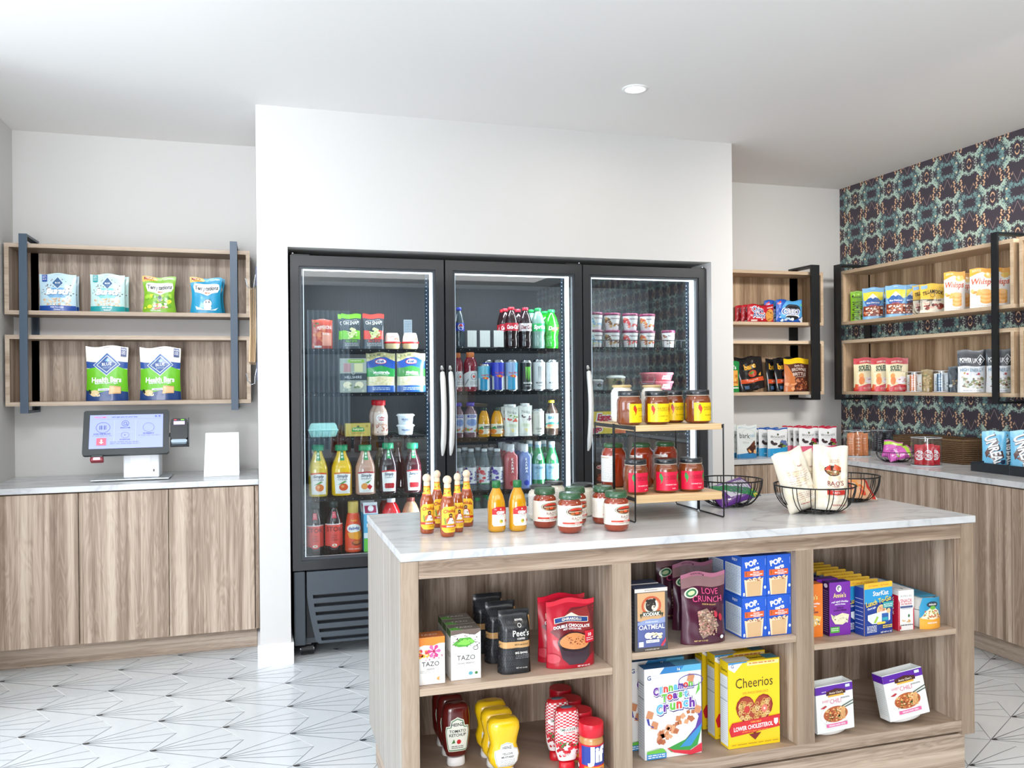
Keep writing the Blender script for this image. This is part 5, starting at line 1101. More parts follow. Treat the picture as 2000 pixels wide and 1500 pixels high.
def k_tempt(c, alt):
    def mk(w, h):
        fr = [R_(c, -.5, 0, .5, 1), ('p', '#f4b43c', [(-.5, .84), (.0, .92), (-.1, 1), (-.5, 1)]), T('#a02a2c', 'MEGA', -.3, .94, .07, .3, b=.05), T('#ffffff', 'SEAFOOD MEDLEY', .28, .93, .025, .3), ('p', '#ffffff', [(-.42, .72), (-.38, .8), (-.2, .83), (0, .84), (.2, .83), (.42, .8), (.46, .68), (.4, .58), (.2, .56), (.05, .5), (-.15, .56), (-.38, .58)]), T('#26262a', 'Temptations', .02, .69, .115, .78, b=.03, s=.15), E_('#c8865c', .0, .585, .05, .025), E_('#c8865c', .1, .58, .05, .025)]
        if alt: fr += [E_('#e8ecee', .05, .28, .14, .11), E_('#8a8f94', .0, .32, .03, .03), E_('#8a8f94', .1, .32, .03, .03), ('p', '#8a8f94', [(-.06, .36), (-.02, .42), (.02, .37)]), ('p', '#8a8f94', [(.08, .37), (.13, .42), (.15, .36)]), E_('#ffffff', .05, .16, .12, .07), ('p', '#d8f0f6', [(-.35, .2), (-.1, .12), (.2, .1), (.4, .16), (.3, .08), (-.3, .1)])]
        else: fr += [('s', '#6fae2c,#4f9424,#a8d83c,#e8e83c', 46, -.42, .12, .42, .48, .07, 8), E_('#9aa0a4', .03, .40, .07, .09), E_('#5c6266', .03, .44, .05, .05), ('s', '#e8d0b8,#d87a6c,#f3f0e8', 20, -.2, .1, .25, .26, .05, 2), T('#ffffff', 'DENTAL CARE', -.1, .06, .03, .3)]
        return pouch_pack('treat_pouch', w, h, w * .32, c, fr, seed=6, waist=.12), w * .32
    return mk
put(k_tempt('#86bc2c', 0), 277, 343.5, 540, .585, ZSU, 'green cat treat pouch with yellow corner on the upper shelf', 'treat pouch', 'pet treat pouches')
put(k_tempt('#1f9cc8', 1), 370.5, 434, 542, .585, ZSU, '', 'treat pouch', 'pet treat pouches', n=2, step=.056, dx=.012, labels=['bright blue cat treat pouch, rightmost on the upper shelf', 'bright blue cat treat pouch behind the rightmost one'])
def k_health(w, h):
    fr = [R_('#f1efe6', -.5, .68, .5, 1), R_('#234f9c', -.5, .6, .5, .72), ('p', '#6cc21c', [(-.5, .16), (.5, .16), (.5, .58), (.2, .64), (0, .66), (-.2, .64), (-.5, .58)]), ('p', '#f1efe6', [(-.5, .73), (-.2, .78), (0, .8), (.2, .78), (.5, .73), (.5, .75), (-.5, .75)]), ('p', '#e8eef4', [(0, .88), (.33, .665), (0, .45), (-.33, .665)]), ('p', '#2a62a8', [(0, .865), (.31, .665), (0, .465), (-.31, .665)]), ('p', '#e8eef4', [(0, .825), (.25, .665), (0, .505), (-.25, .665)]), ('p', '#1f4e94', [(0, .81), (.23, .665), (0, .52), (-.23, .665)]), T('#ffffff', 'BLUE', 0, .665, .055, .3, b=.01), ('p', '#6fb4e0', [(-.05, .73), (.02, .77), (.07, .72), (.02, .71)]), ('l', '#cfe0f0', 2, -.1, .58, .1, .62, .006),
          T('#ffffff', 'Health Bars', 0, .385, .09, .72, b=.04), T('#ffffff', 'Baked with Apples & Yogurt', 0, .32, .03, .56), ('p', '#1d3f7c', [(-.5, 0), (.5, 0), (.5, .16), (.1, .2), (-.3, .12), (-.5, .2)]), E_('#e8cf9c', -.28, .14, .11, .06), ('s', '#e8cf9c,#1d2a2c,#f3e4c4', 8, -.42, .06, -.2, .2, .05, 3), R_('#ffffff', -.2, .185, .1, .225), T('#1d3f7c', 'ORIGINAL', -.05, .205, .025, .26), ('p', '#d8a870', [(.06, .12), (.34, .13), (.35, .26), (.08, .27)]), ('p', '#e8c08c', [(.08, .14), (.32, .15), (.33, .24), (.1, .25)]), R_('#1f3c7c', .33, .82, .46, .985), T('#ffffff', 'NO', .395, .94, .035, .1, b=.03), ('l', '#ffffff', 3, .35, .85, .44, .92, .012), R_('#6a6a60', -.08, .965, .08, .97)]
    return pouch_pack('dog_biscuit_pouch', w, h, w * .34, '#f1efe6', fr, seed=14, waist=.05), w * .34
put(k_health, 165.6, 249.6, 676, .585, ZSL, 'green and blue dog biscuit pouch, left one on the lower shelf', 'dog biscuits', 'dog biscuit pouches')
put(k_health, 271.7, 353, 678, .585, ZSL, 'green and blue dog biscuit pouch, right one on the lower shelf', 'dog biscuits', 'dog biscuit pouches')

# ================================================================ ordering screen and sign on the left counter
kx = solveX(247, .42, .95)
ki = empty('ordering_kiosk', (kx, .42, CT)); tag(ki, 'tilted ordering touchscreen on a white printer stand, left counter', 'ordering screen')
DK = M('#2c3134', .4)
bx0, bx1 = solveX(178, .36, CT) - kx, solveX(331, .36, CT) - kx
q = MB(); q.box(bx0, -.085, .004, bx1, .15, .010, M('#c9d2d8', .25, .4), .002); q.box(bx0 + .02, -.06, 0, bx1 - .02, .12, .004, M('#2a3036')); q.build('base_plate', ki)
px0, px1 = solveX(241, .38, 1) - kx, solveX(311, .38, 1) - kx; ph_ = solveZ(872, kx, .38) - CT
q = MB(); q.box(px0, -.045, .010, px1, .115, ph_ + .03, M('#eef1f5', .35), .006); pr = q.build('receipt_printer', ki)
q = MB(); q.box(px0 + .033, -.0475, .014, px1 - .04, -.0455, ph_ - .03, M('#f8fafc', .3), .0008); q.build('paper_door', pr)
q = MB(); q.box(px0 + .048, -.0472, ph_ - .024, px1 - .055, -.0455, ph_ - .020, DK); q.build('paper_slot', pr)
q = MB(); q.box(px1 - .036, -.0475, ph_ - .045, px1 - .014, -.0455, ph_ - .022, M('#c5cad0', .3), .0005); q.build('paper_latch', pr)
q = MB(); q.box(px1 - .028, -.0472, .04, px1 - .022, -.0455, .052, M('#33383c')); q.build('indicator', pr)
# tablet
tl = empty('touchscreen'); tl.parent = ki
w_, h_ = .392, .235
def rr_box(mb, x0, z0, x1, z1, y0, y1, r, m):
    P_ = []
    for cx_, cz_, a0 in ((x1 - r, z1 - r, 0), (x0 + r, z1 - r, 90), (x0 + r, z0 + r, 180), (x1 - r, z0 + r, 270)):
        for k in range(5): a = math.radians(a0 + k * 22.5); P_.append((cx_ + r * math.cos(a), cz_ + r * math.sin(a)))
    mb.prism(P_, y0, y1, m)
q = MB(); rr_box(q, -w_ / 2, -h_ / 2, w_ / 2, h_ / 2, -.008, .014, .012, DK); tb = q.build('bezel', ki)
scr = [R_('#8f9ae0', -.5, -.0, .5, 1), T('#c8485c', 'WELCOME!', -.36, .93, .045, .2), T('#2c2f4c', "Let's get you on your way", -.03, .93, .045, .4, b=.01), R_('#7580c8', -.48, .865, .48, .87), R_('#a6b0ea', -.17, .1, -.165, .84), R_('#a6b0ea', .12, .1, .125, .84), R_('#a6b0ea', -.14, .48, .1, .485),
       ('o', '#4a5390', -.32, .62, .095, .16, .006), R_('#4a5390', -.37, .56, -.36, .68), R_('#4a5390', -.35, .56, -.335, .68), R_('#4a5390', -.325, .56, -.32, .68), R_('#4a5390', -.305, .56, -.29, .68), R_('#4a5390', -.28, .56, -.275, .68), T('#3a4278', 'SCAN ITEM BELOW', -.33, .43, .035, .3), ('l', '#5a63a0', 1, -.46, .36, -.18, .38, .008),
       ('o', '#4a5390', -.02, .73, .05, .09, .006), ('o', '#4a5390', -.02, .73, .025, .045, .006), ('p', '#4a5390', [(-.005, .70), (.015, .66), (.02, .67), (0, .71)]), T('#3a4278', 'SEARCH ITEM', -.02, .6, .03, .2), ('o', '#5a63b0', -.02, .38, .055, .09, .004), T('#4a5390', 'ID', -.02, .38, .03, .05), T('#3a4278', 'NO BARCODE', -.02, .25, .03, .2),
       ('o', '#5a63b0', .3, .6, .08, .135, .004), T('#3a4278', 'GET MEMBER ID', .3, .42, .03, .24), ('l', '#5a63a0', 1, .16, .35, .46, .37, .008), R_('#c8586c', -.40, .09, -.27, .3), ('p', '#f3e4ea', [(-.345, .26), (-.325, .26), (-.325, .18), (-.305, .18), (-.335, .13), (-.365, .18), (-.345, .18)]), ('l', '#5a63a0', 2, -.22, .1, .18, .2, .01), E_('#5a63b0', .4, .93, .015, .025), E_('#5a63b0', .45, .93, .015, .025)]
q = MB(); sw, sh2 = .335, .178
for c_, V, fs, li in shapes(scr, sw, sh2):
    q.add([(x, -.0085 - .0002 * (li + 1), y - sh2 / 2 + .004) for x, y in V], fs, M(c_, .25, emit=.75))
sc_ = q.build('display', tb)
q = MB(); q.box(-.155, -.03, -h_ / 2 - .022, -.10, .01, -h_ / 2 - .004, DK, .004); scn = q.build('barcode_scanner', tb)
q = MB(); q.box(-.157, -.036, -h_ / 2 - .038, -.098, .004, -h_ / 2 - .018, M('#7a1f2c', .3, emit=.4), .006); q.box(-.142, -.038, -h_ / 2 - .034, -.112, -.0362, -h_ / 2 - .022, M('#f5a8b8', .3, emit=1.5)); q.build('scanner_window', tb)
q = MB(); q.box(w_ / 2 + .005, .012, -.075, w_ / 2 + .095, .03, .055, M('#23282c', .4), .004); q.box(w_ / 2 + .09, -.035, -.075, w_ / 2 + .095, .03, .06, M('#23282c', .4)); q.box(w_ / 2 - .01, .02, -.02, w_ / 2 + .02, .026, .0, DK); q.build('reader_bracket', tb)
q = MB(); rr_box(q, w_ / 2 + .008, -.05, w_ / 2 + .088, .062, -.022, .010, .014, M('#1e2226', .3, coat=.3)); cr = q.build('card_reader', tb)
q = MB(); q.box(w_ / 2 + .022, -.0235, .028, w_ / 2 + .074, -.0222, .046, M('#c9b8f0', .3, emit=.8)); q.build('reader_display', cr) if 0 else q.build('reader_display', tb)
q = MB(); q.box(w_ / 2 + .024, -.0235, .052, w_ / 2 + .036, -.0222, .056, M('#e23a4a', .3, emit=1)); q.box(w_ / 2 + .056, -.0235, .052, w_ / 2 + .072, -.0222, .056, M('#7fe04a', .3, emit=1)); q.build('status_light', tb)
q = MB(); rr_box(q, w_ / 2 + .010, -.068, w_ / 2 + .086, -.05, -.02, .008, .008, M('#a9bcc9', .3)); q.build('reader_base', tb)
zc = solveZ(844, kx, .40) - CT
tb.location = (solveX(248.5, .37, 1.1) - kx, -.065, zc); tb.rotation_euler = (math.radians(-24), 0, math.radians(3))
bpy.data.objects.remove(tl)
q = MB(); q.tube([(-.02, .03, ph_ * .9), (-.02, -.02, zc)], .02, DK, 10); q.build('tilt_arm', ki)
sx = solveX(433, .43, .98)
sg = empty('brochure_holder', (sx, .45, CT)); tag(sg, 'blank white card holder standing on the left counter', 'card holder')
WH_ = M('#f7fafc', .35); sw2 = .175; sh3 = solveZ(845, sx, .45) - CT
q = MB(); q.add([(-sw2 / 2, -.05, .001), (sw2 / 2, -.05, .001), (sw2 / 2 - .002, 0, sh3), (-sw2 / 2 + .008, 0, sh3), (-sw2 / 2, -.046, .001), (sw2 / 2, -.046, .001), (sw2 / 2 - .002, .004, sh3), (-sw2 / 2 + .008, .004, sh3)], [(0, 1, 2, 3), (7, 6, 5, 4), (0, 4, 5, 1), (3, 2, 6, 7), (0, 3, 7, 4), (1, 5, 6, 2)], WH_); q.build('front_card', sg)
q = MB(); q.add([(-sw2 / 2, .05, .001), (sw2 / 2, .05, .001), (sw2 / 2 - .002, .004, sh3), (-sw2 / 2 + .008, .004, sh3), (-sw2 / 2, .054, .001), (sw2 / 2, .054, .001), (sw2 / 2 - .002, .008, sh3), (-sw2 / 2 + .008, .008, sh3)], [(0, 1, 2, 3), (7, 6, 5, 4), (0, 4, 5, 1), (3, 2, 6, 7), (0, 3, 7, 4), (1, 5, 6, 2)], WH_); q.build('back_card', sg)
q = MB(); y1 = -.0125; q.add([(-.045, y1 - .0015, sh3 * .76), (.055, y1 - .0015, sh3 * .76), (.055, y1 + .0045, sh3 * .88), (-.045, y1 + .0045, sh3 * .88)], [(0, 1, 2, 3)], M('#dfe3ec', .4)); q.build('faint_strip', sg)
# hooks and paper bags on the side of the pier
hk = empty('wall_hook_rail', (0, .18, 1.5)); tag(hk, 'metal wire hooks on the side of the white pier', 'hook rail')
for z in (1.862, 1.395):
    q = MB(); yy = .12
    q.tube([(-.003, yy, z + .05), (-.012, yy, z + .0), (-.014, yy, z - .035), (-.030, yy, z - .038), (-.048, yy, z - .02), (-.052, yy, z + .012), (-.056, yy, z + .016)], .0028, STEEL, 8); at(q, 'hook', hk)
    q = MB(); q.box(-.006, yy - .012, z - .02, -.001, yy + .012, z + .075, M('#4a5068', .3, .6)); at(q, 'hook_plate', hk)
KR = M('#b8946a', .8)
for k in range(4):
    x = -.036 + k * .0078; sk = random.Random(k)
    q = MB(); y0, y1 = .06 + .01 * k, .25
    q.add([(x, y0, 1.60), (x - .006, y0 - .005, 1.465), (x + .001, y1, 1.455), (x + .003, y1, 1.61), (x + .006, y0, 1.60), (x + .002, y0 - .005, 1.465), (x + .006, y1, 1.455), (x + .007, y1, 1.61), (x + .002, y0 + .02, 1.83), (x + .003, y1 - .02, 1.83), (x + .005, y0 + .02, 1.83), (x + .006, y1 - .02, 1.83)],
        [(0, 1, 2, 3), (4, 7, 6, 5), (0, 4, 5, 1), (3, 2, 6, 7), (1, 5, 6, 2), (0, 3, 9, 8), (4, 10, 11, 7), (0, 8, 10, 4), (3, 7, 11, 9), (8, 9, 11, 10)], M(['#c4a884', '#a88c6a', '#b89a76', '#ccb08c'][k], .8))
    tag(q.build('paper_bag'), 'brown paper bag hung flat on the pier hook, ' + ['outermost', 'second out', 'third out', 'against the wall'][k], 'paper bag', 'brown paper bags')
# ================================================================ goods inside the fridge
FY = .150
def zs(b, k): return SHZ[b][k] + .0002
def fput(mk, a, b, t, bay, sh, label, cat, grp=None, n=1, yf=FY, labels=None, step=None, dx=0, rz=0, lift=0, tilt=0):
    return put(mk, a, b, t, yf, zs(bay, sh) + lift, label, cat, grp, n=n, step=step, dx=dx, rz=rz, labels=labels, tilt=tilt)
# --- left door
def k_pep(w, h):
    fr = [R_('#c8503c', -.5, 0, .5, 1), ('s', '#d86a44,#b83a2c,#e08a5c', 30, -.42, .1, .1, .75, .12, 2), R_('#e8a088', -.02, .1, .44, .55), T('#f6e6e0', 'PEPPERONI', .08, .72, .12, .7, r=6), T('#f0f0ea', 'SLICES', .16, .5, .06, .4), ('s', '#6f8a3c,#3c5a2c', 8, -.45, .74, -.2, .95, .06, 4), R_('#f0eeee', -.4, .03, -.05, .1)]
    return pouch_pack('meat_pouch', w, h, w * .2, '#c8503c', fr, seed=8, waist=0, kind='pillow'), w * .2
fput(k_pep, 609, 650, 624, 0, 0, 'orange sliced meat pouch, leftmost on the top shelf of the left door', 'meat pouch', rz=8)
def k_snap(c):
    def mk(w, h):
        fr = [R_('#4a525a', -.5, 0, .5, 1), R_(c, -.5, .87, .5, 1), R_(c, -.5, .27, .5, .52), T('#f4f4f0', 'OH SNAP!', 0, .745, .11, .82, b=.01), ('l', '#e8e8e8', 1, -.3, .81, .3, .83, .008), ('p', '#d4dfa0', [(-.25, .5), (0, .62), (.25, .55), (.2, .4), (-.1, .3)]), ('s', '#c8d890,#7a9a4c,#3a4a4a,#e0e8b8', 14, -.25, .3, .3, .55, .09, 5), T(c, 'DILLY BITES', 0, .22, .05, .6), ('l', '#d8dcdf', 3, -.35, .06, .35, .17, .012)]
        return pouch_pack('pickle_pouch', w, h, w * .35, '#4a525a', fr, seed=2, waist=.1), w * .35
    return mk
fput(k_snap('#7cc83c'), 667, 706, 613, 0, 0, '', 'snack pouch', 'pickle pouches', n=2, step=.05, dx=-.012, labels=['grey pickle pouch with lime green top, beside the red topped one', 'grey pickle pouch with lime top, peeking out behind its twin'])
fput(k_snap('#e05048'), 710, 751.5, 613, 0, 0, '', 'snack pouch', 'pickle pouches', n=2, step=.05, dx=.004, labels=['grey pickle pouch with red top, beside the green topped one', 'grey pickle pouch with red top, behind its twin'])
def k_hummus(w, h):
    r = w / 2
    return lathe_pack('dip_cup', [('cup', [(r * .75, 0), (r * .88, h * .1), (r * .92, h * .36)], M('#e8cfa0', .4)), ('rim', [(r * .92, h * .34), (r, h * .36), (r, h * .44), (r * .9, h * .46)], M('#d02a30', .35)), ('dome', [(r * .9, h * .46), (r * .82, h * .8), (r * .68, h), (0.001, h)], M('#e8d8cc', .2, coat=.6))],
        (h * .5, h * .9, 'auto', w * .8, [('s', '#e07a4c,#f0b088,#c8402c', 12, -.4, .1, .4, .9, .08, 3), R_('#f6eee6', -.3, .5, .3, .9), T('#c8402c', 'hummus', 0, .7, .2, .4)], None, dict(on=2))), w
fput(k_hummus, 752, 785, 650, 0, 0, 'small dip cup with red rim, left of the pair', 'dip cup', 'dip cups'); fput(k_hummus, 787, 821, 650, 0, 0, 'small dip cup with red rim, right of the pair', 'dip cup', 'dip cups')
def k_tray(w, h):
    d = w * .25
    fr = [R_('#a9b0a8', -.5, 0, .5, 1), R_('#8cb84c', -.2, .87, .42, .97), ('l', '#eef2e6', 1, -.1, .9, .3, .94, .02), R_('#b88a8c', -.36, .6, -.1, .85), R_('#d8d8a8', .04, .6, .36, .85), R_('#39444c', -.5, .36, .5, .56), T('#d8dde0', 'HILLSHIRE', 0, .45, .08, .64, b=0), ('o', '#c8ccc8', 0, .575, .07, .05, .02), E_('#ece4c4', -.22, .22, .16, .1), E_('#ece4c4', .22, .22, .16, .1), ('s', '#8a9a78,#c8ccb8', 10, -.4, .02, .4, .3, .07, 7)]
    return box_pack('snack_tray', w, h, d, '#a9b0a8', fr), d
fput(k_tray, 664, 716, 700, 0, 1, 'clear snack tray with grey band, left of the cheese bags', 'snack tray')
def k_cheese(txt, g):
    def mk(w, h):
        fr = [R_('#b9b488', -.5, .7, .5, 1), ('s', '#e2dcb0,#d0c488,#8a8c6c,#b8b074', 50, -.48, .72, .48, .98, .06, 3), ('p', '#1f4fa8', [(-.5, .55), (-.5, .78), (-.2, .86), (.2, .88), (.5, .8), (.5, .6)]), ('p', g, [(-.5, .4), (-.5, .62), (0, .66), (.5, .6), (.5, .4)]), E_('#e8e8ee', .0, .77, .2, .07), ('o', '#c82a34', 0, .77, .2, .07, .02), T('#1f3f8c', 'Kraft', 0, .77, .06, .26, b=.04), T('#ffffff', txt, .02, .5, .07, .6, b=.03), R_('#e8dcb8', -.42, .17, .42, .40), ('s', '#f0e6c8,#d8cc9c', 40, -.4, .18, .4, .38, .05, 6), R_('#2a5aa8', -.5, 0, .5, .17), ('l', '#c8d8f0', 2, -.3, .04, .3, .12, .02), T('#d8f0d0', 'FINELY SHREDDED', .02, .44, .03, .5)]
        return pouch_pack('cheese_bag', w, h, w * .22, '#c8c8a8', fr, seed=4, waist=.03), w * .22
    return mk
fput(k_cheese('Mozzarella', '#2a9c4c'), 716, 773, 689, 0, 1, 'shredded mozzarella bag, green and blue', 'cheese bag', 'shredded cheese bags')
fput(k_cheese('Mexican', '#3a8a3c'), 776, 832, 689, 0, 1, 'shredded Mexican cheese bag, green and blue, beside the light strip', 'cheese bag', 'shredded cheese bags')
def k_egg(w, h):
    d = w * .45; m = M('#a9e2de', .6); mb = MB()
    secs = [(0, .80, .62), (.12, .86, .66), (.42, .96, .8), (.46, 1, .9), (.52, 1, .9), (.58, .95, .8), (.85, .88, .68), (1, .78, .55)]
    vs = []
    for z, a, b_ in secs: vs += [(-w / 2 * a, -d / 2 * b_ / .9, z * h), (w / 2 * a, -d / 2 * b_ / .9, z * h), (w / 2 * a, d / 2 * b_ / .9, z * h), (-w / 2 * a, d / 2 * b_ / .9, z * h)]
    fs = [(i * 4 + k, i * 4 + (k + 1) % 4, i * 4 + 4 + (k + 1) % 4, i * 4 + 4 + k) for i in range(len(secs) - 1) for k in range(4)]
    mb.add(vs, fs + [(3, 2, 1, 0), tuple(len(vs) - 4 + k for k in range(4))], m); root = mb.build('egg_carton')
    for k in range(4):
        mb = MB(); x = -w * .32 + k * w * .213; mb.lathe([(.008, .001), (w * .085, h * .1), (w * .1, h * .42)], m, 12, (x, -d * .33)); mb.build('egg_cup', root)
    return root, d
fput(k_egg, 602, 661, 827, 0, 2, 'pale turquoise egg carton at the left of the middle shelf', 'egg carton')
def k_butter(w, h):
    d = w * .5; fr = [R_('#c9b45c', -.5, 0, .5, 1), ('p', '#2f9a4c', [(-.26, .4), (-.22, .68), (.22, .68), (.26, .4), (.2, .36), (-.2, .36)]), T('#f2ecc8', 'Kerrygold', 0, .53, .17, .4, b=.03), E_('#3a5a2c', 0, .75, .06, .08), T('#8a7a34', 'PURE IRISH BUTTER', 0, .24, .09, .5), E_('#a89444', .36, .78, .05, .1)]
    return box_pack('butter_pack', w, h, d, '#c9b45c', fr), d
fput(k_butter, 675, 723.5, 827, 0, 2, 'gold butter pack with a green badge', 'butter')
def bottle(nm, w, h, prof, col, capc, cap0, label, capr=.5, ex=1, clear=0, coat=.8, bands=()):
    """prof as fractions of (radius, height)"""
    r = w / 2; P_ = [(r * a, h * b_) for a, b_ in prof]; rn = r * capr
    return lathe_pack(nm, [('bottle', P_, M(col, .12, coat=coat, alpha=clear or 1), ex), ('cap', [(rn * .97, h * cap0), (rn * 1.03, h * (cap0 + .004)), (rn * 1.03, h * .99), (rn * .9, h)], M(capc, .35))], label, bands), w
JU = [(.86, 0), (.96, .01), (1, .03), (1, .46), (.97, .56), (.78, .68), (.52, .80), (.42, .88)]
def k_simply(c, fruit, band, nm2, frc):
    def mk(w, h):
        ops = [('p', '#f4f3f0', [(-.42, 0), (.42, 0), (.5, .95), (.25, 1), (-.25, 1), (-.5, .95)]), ('p', band, [(-.5, .9), (-.49, .97), (-.25, 1), (.25, 1), (.49, .97), (.5, .9), (0, .94)]), T('#3a4a6a', 'Simply', 0, .80, .13, .66, b=.03, s=.2), T('#3a4a6a', nm2, 0, .66, .1, .62, b=.0)]
        if frc == 0: ops += [E_(fruit, .05, .3, .26, .17), E_('#f2a25c', 0, .34, .1, .06), ('p', '#4f9a3c', [(-.3, .42), (.1, .58), (.25, .56), (0, .46)])]
        elif frc == 1: ops += [E_('#f0a04c', -.12, .3, .2, .15), ('p', '#c82434', [(.02, .26), (.16, .4), (.34, .28), (.2, .12)]), ('p', '#4f9a3c', [(-.1, .46), (.28, .6), (.1, .44)])]
        else: ops += [E_('#b81e2c', -.2 + .14 * (k % 4), .22 + .1 * (k // 4), .11, .075) for k in range(8)] + [('s', '#e8707c', 8, -.25, .2, .3, .42, .02, 2)]
        ops += [('l', '#8a8a8e', 1, -.25, .06, .25, .08, .01)]
        return bottle('juice_bottle', w, h, JU, c, '#1fa070', .885, (h * .05, h * .47, 'auto', w * .78, ops, None, dict(ex=1.5)), .62, 1.5,
                      bands=[(h * .70, h * .88, 'auto', w * .16, [R_('#2a9a5c', -.5, 0, .5, 1), E_('#d8f0e0', 0, .7, .3, .15), E_('#d8f0e0', 0, .35, .3, .12)], None, dict(name='neck_tag', ex=1.5))])
    return mk
js = [(603, 642, '#e8cc4c', '#e87a2c', '#e0602c', 'Orange', 0, 'pale yellow orange juice bottle, leftmost of five'), (649, 689.5, '#f2c414', '#e0521c', '#e0802c', 'Orange', 0, 'bright yellow orange juice bottle, second of five'),
      (696, 736, '#c49a88', '', '#b01e34', 'Strawberry', 1, 'pinkish juice bottle with strawberry label, middle of five'), (743, 778, '#2f1f28', '', '#c8202c', 'Cranberry', 2, 'dark cranberry juice bottle, fourth of five'), (792, 826, '#3f1620', '', '#c8202c', 'Fruit Punch', 2, 'dark red fruit punch bottle, rightmost of five')]
for a, b_, c, f1, bd, nm2, k, lb in js: fput(k_simply(c, f1, bd, nm2, k), a, b_, 870 if a < 740 else 866, 0, 3, lb, 'juice bottle', 'juice bottles')
def k_dark(c, cc): return lambda w, h: bottle('juice_bottle', w, h, JU, c, cc, .885, None, .6, 1.5)
for a, b_, c, lb in ((645, 688, '#4a1a1c', 'dark amber juice bottle in the back row, behind the bright yellow one'), (700, 733, '#4a3a1c', 'olive juice bottle in the back row, behind the pinkish one'), (732, 758, '#5a4c16', 'olive green juice bottle in the back row, left of the dark cranberry one'), (764, 793, '#3c0f16', 'dark wine coloured bottle in the back row, between the two rightmost juices')):
    fput(k_dark(c, '#3a1a1c'), a, b_, 864, 0, 3, lb, 'juice bottle', 'back row juice bottles', yf=.36)
def k_creamer(w, h):
    ops = [E_('#f0ece8', 0, .72, .3, .2), T('#c8202c', 'Coffee', 0, .75, .09, .4, b=.03), T('#c8202c', 'mate', 0, .64, .09, .3, b=.03), ('s', '#e8c8b8,#b87a5c,#f0e4da,#a8483c', 40, -.4, .05, .4, .5, .06, 3), R_('#c89a88', -.35, .38, .35, .44)]
    return bottle('creamer_bottle', w, h, [(.85, 0), (.98, .02), (1, .1), (.96, .3), (1, .55), (.85, .7), (.55, .82), (.5, .86)], '#d8b8a8', '#d0202c', .85, (h * .06, h * .66, 'auto', w * 1.1, ops, '#e3cdc2'), .66)
fput(k_creamer, 730, 760, 782, 0, 2, '', 'creamer', 'creamer bottles', n=2, dx=-.008, labels=['coffee creamer bottle with red cap, beside the gold butter pack', 'coffee creamer bottle mostly hidden behind its twin'])
def k_tub(w, h):
    r = w / 2
    return lathe_pack('spread_tub', [('tub', [(r * .72, 0), (r * .76, .002), (r * .86, h * .8)], M('#e6edf3', .3)), ('lid', [(r * .88, h * .78), (r, h * .82), (r, h * .9), (r * .9, h * .93), (r * .88, h)], M('#eef4f8', .25))], (h * .12, h * .76, 'auto', w * .9, [T('#3a5a9c', 'PHILADELPHIA', 0, .55, .3, .6, b=.03), ('l', '#8aa0c0', 1, -.2, .15, .2, .25, .06)], None)), w
o_, tw2, th2 = fput(k_tub, 777, 813, 829.5, 0, 2, 'white cream cheese tub, lower of the stack', 'cream cheese', 'cream cheese tubs')
dup(o_, o_.location + Vector((0, 0, th2 + .001)), 0, 'white cream cheese tub, upper of the stack')
def k_stok(w, h):
    ops = [R_('#e8544c', -.5, .0, .5, .9), R_('#f4e6e4', -.5, .9, .5, .93), T('#2a1a20', 'STOK', 0, .72, .2, .8, b=0), ('l', '#f0e8e6', 1, -.4, .93, .4, .95, .01)] + [T('#2a1a20', s_, 0, .46 - .1 * k, .06, .4, b=-.01) for k, s_ in enumerate(('COLD', 'BREW', 'COFFEE'))] + [E_('#e8544c', 0, .02, .16, .1), E_('#f4eee8', 0, .04, .1, .06), E_('#e08a3c', 0, .04, .05, .03)]
    return bottle('cold_brew_bottle', w, h, [(.88, 0), (.98, .01), (1, .03), (1, .56), (.92, .64), (.62, .78), (.44, .86), (.42, .9)], '#2a2228', '#26383c', .88, (h * .15, h * .60, 'auto', w * 1.35, ops, None), .55, bands=[(h * .68, h * .80, 'auto', w * .22, [R_('#d8485c', -.5, 0, .5, 1), ('l', '#f4e4e8', 3, -.3, .2, .3, .9, .05)], None, dict(name='neck_tag'))])
fput(k_stok, 598, 633.5, 984, 0, 4, 'cold brew bottle with coral label, left one', 'cold brew', 'cold brew bottles'); fput(k_stok, 636, 671, 980, 0, 4, 'cold brew bottle with coral label, right one', 'cold brew', 'cold brew bottles')
def k_delight(w, h):
    ops = [R_('#e8502c', -.5, 0, .5, 1), T('#e8c040', "Reese's", 0, .84, .05, .36, b=.02), E_('#f3f1ec', 0, .62, .34, .12), T('#2c3c9c', 'delight', 0, .61, .085, .62, b=.03), ('p', '#f0a030', [(-.3, .5), (.3, .54), (.4, .4), (.2, .3), (-.2, .36)]), E_('#7a3c24', .1, .22, .2, .07), E_('#c8743c', .1, .24, .15, .045), T('#f4e8d8', 'COFFEE CREAMER', 0, .06, .03, .5)]
    return bottle('creamer_bottle', w, h, [(.9, 0), (1, .02), (1, .3), (.92, .5), (.78, .66), (.66, .76), (.6, .78)], '#e8502c', '#e2c468', .77, (h * .03, h * .75, 'auto', w * 1.35, ops, None), .60)
fput(k_delight, 675, 709, 981, 0, 4, 'orange creamer bottle with a cream cap on the bottom shelf', 'creamer')
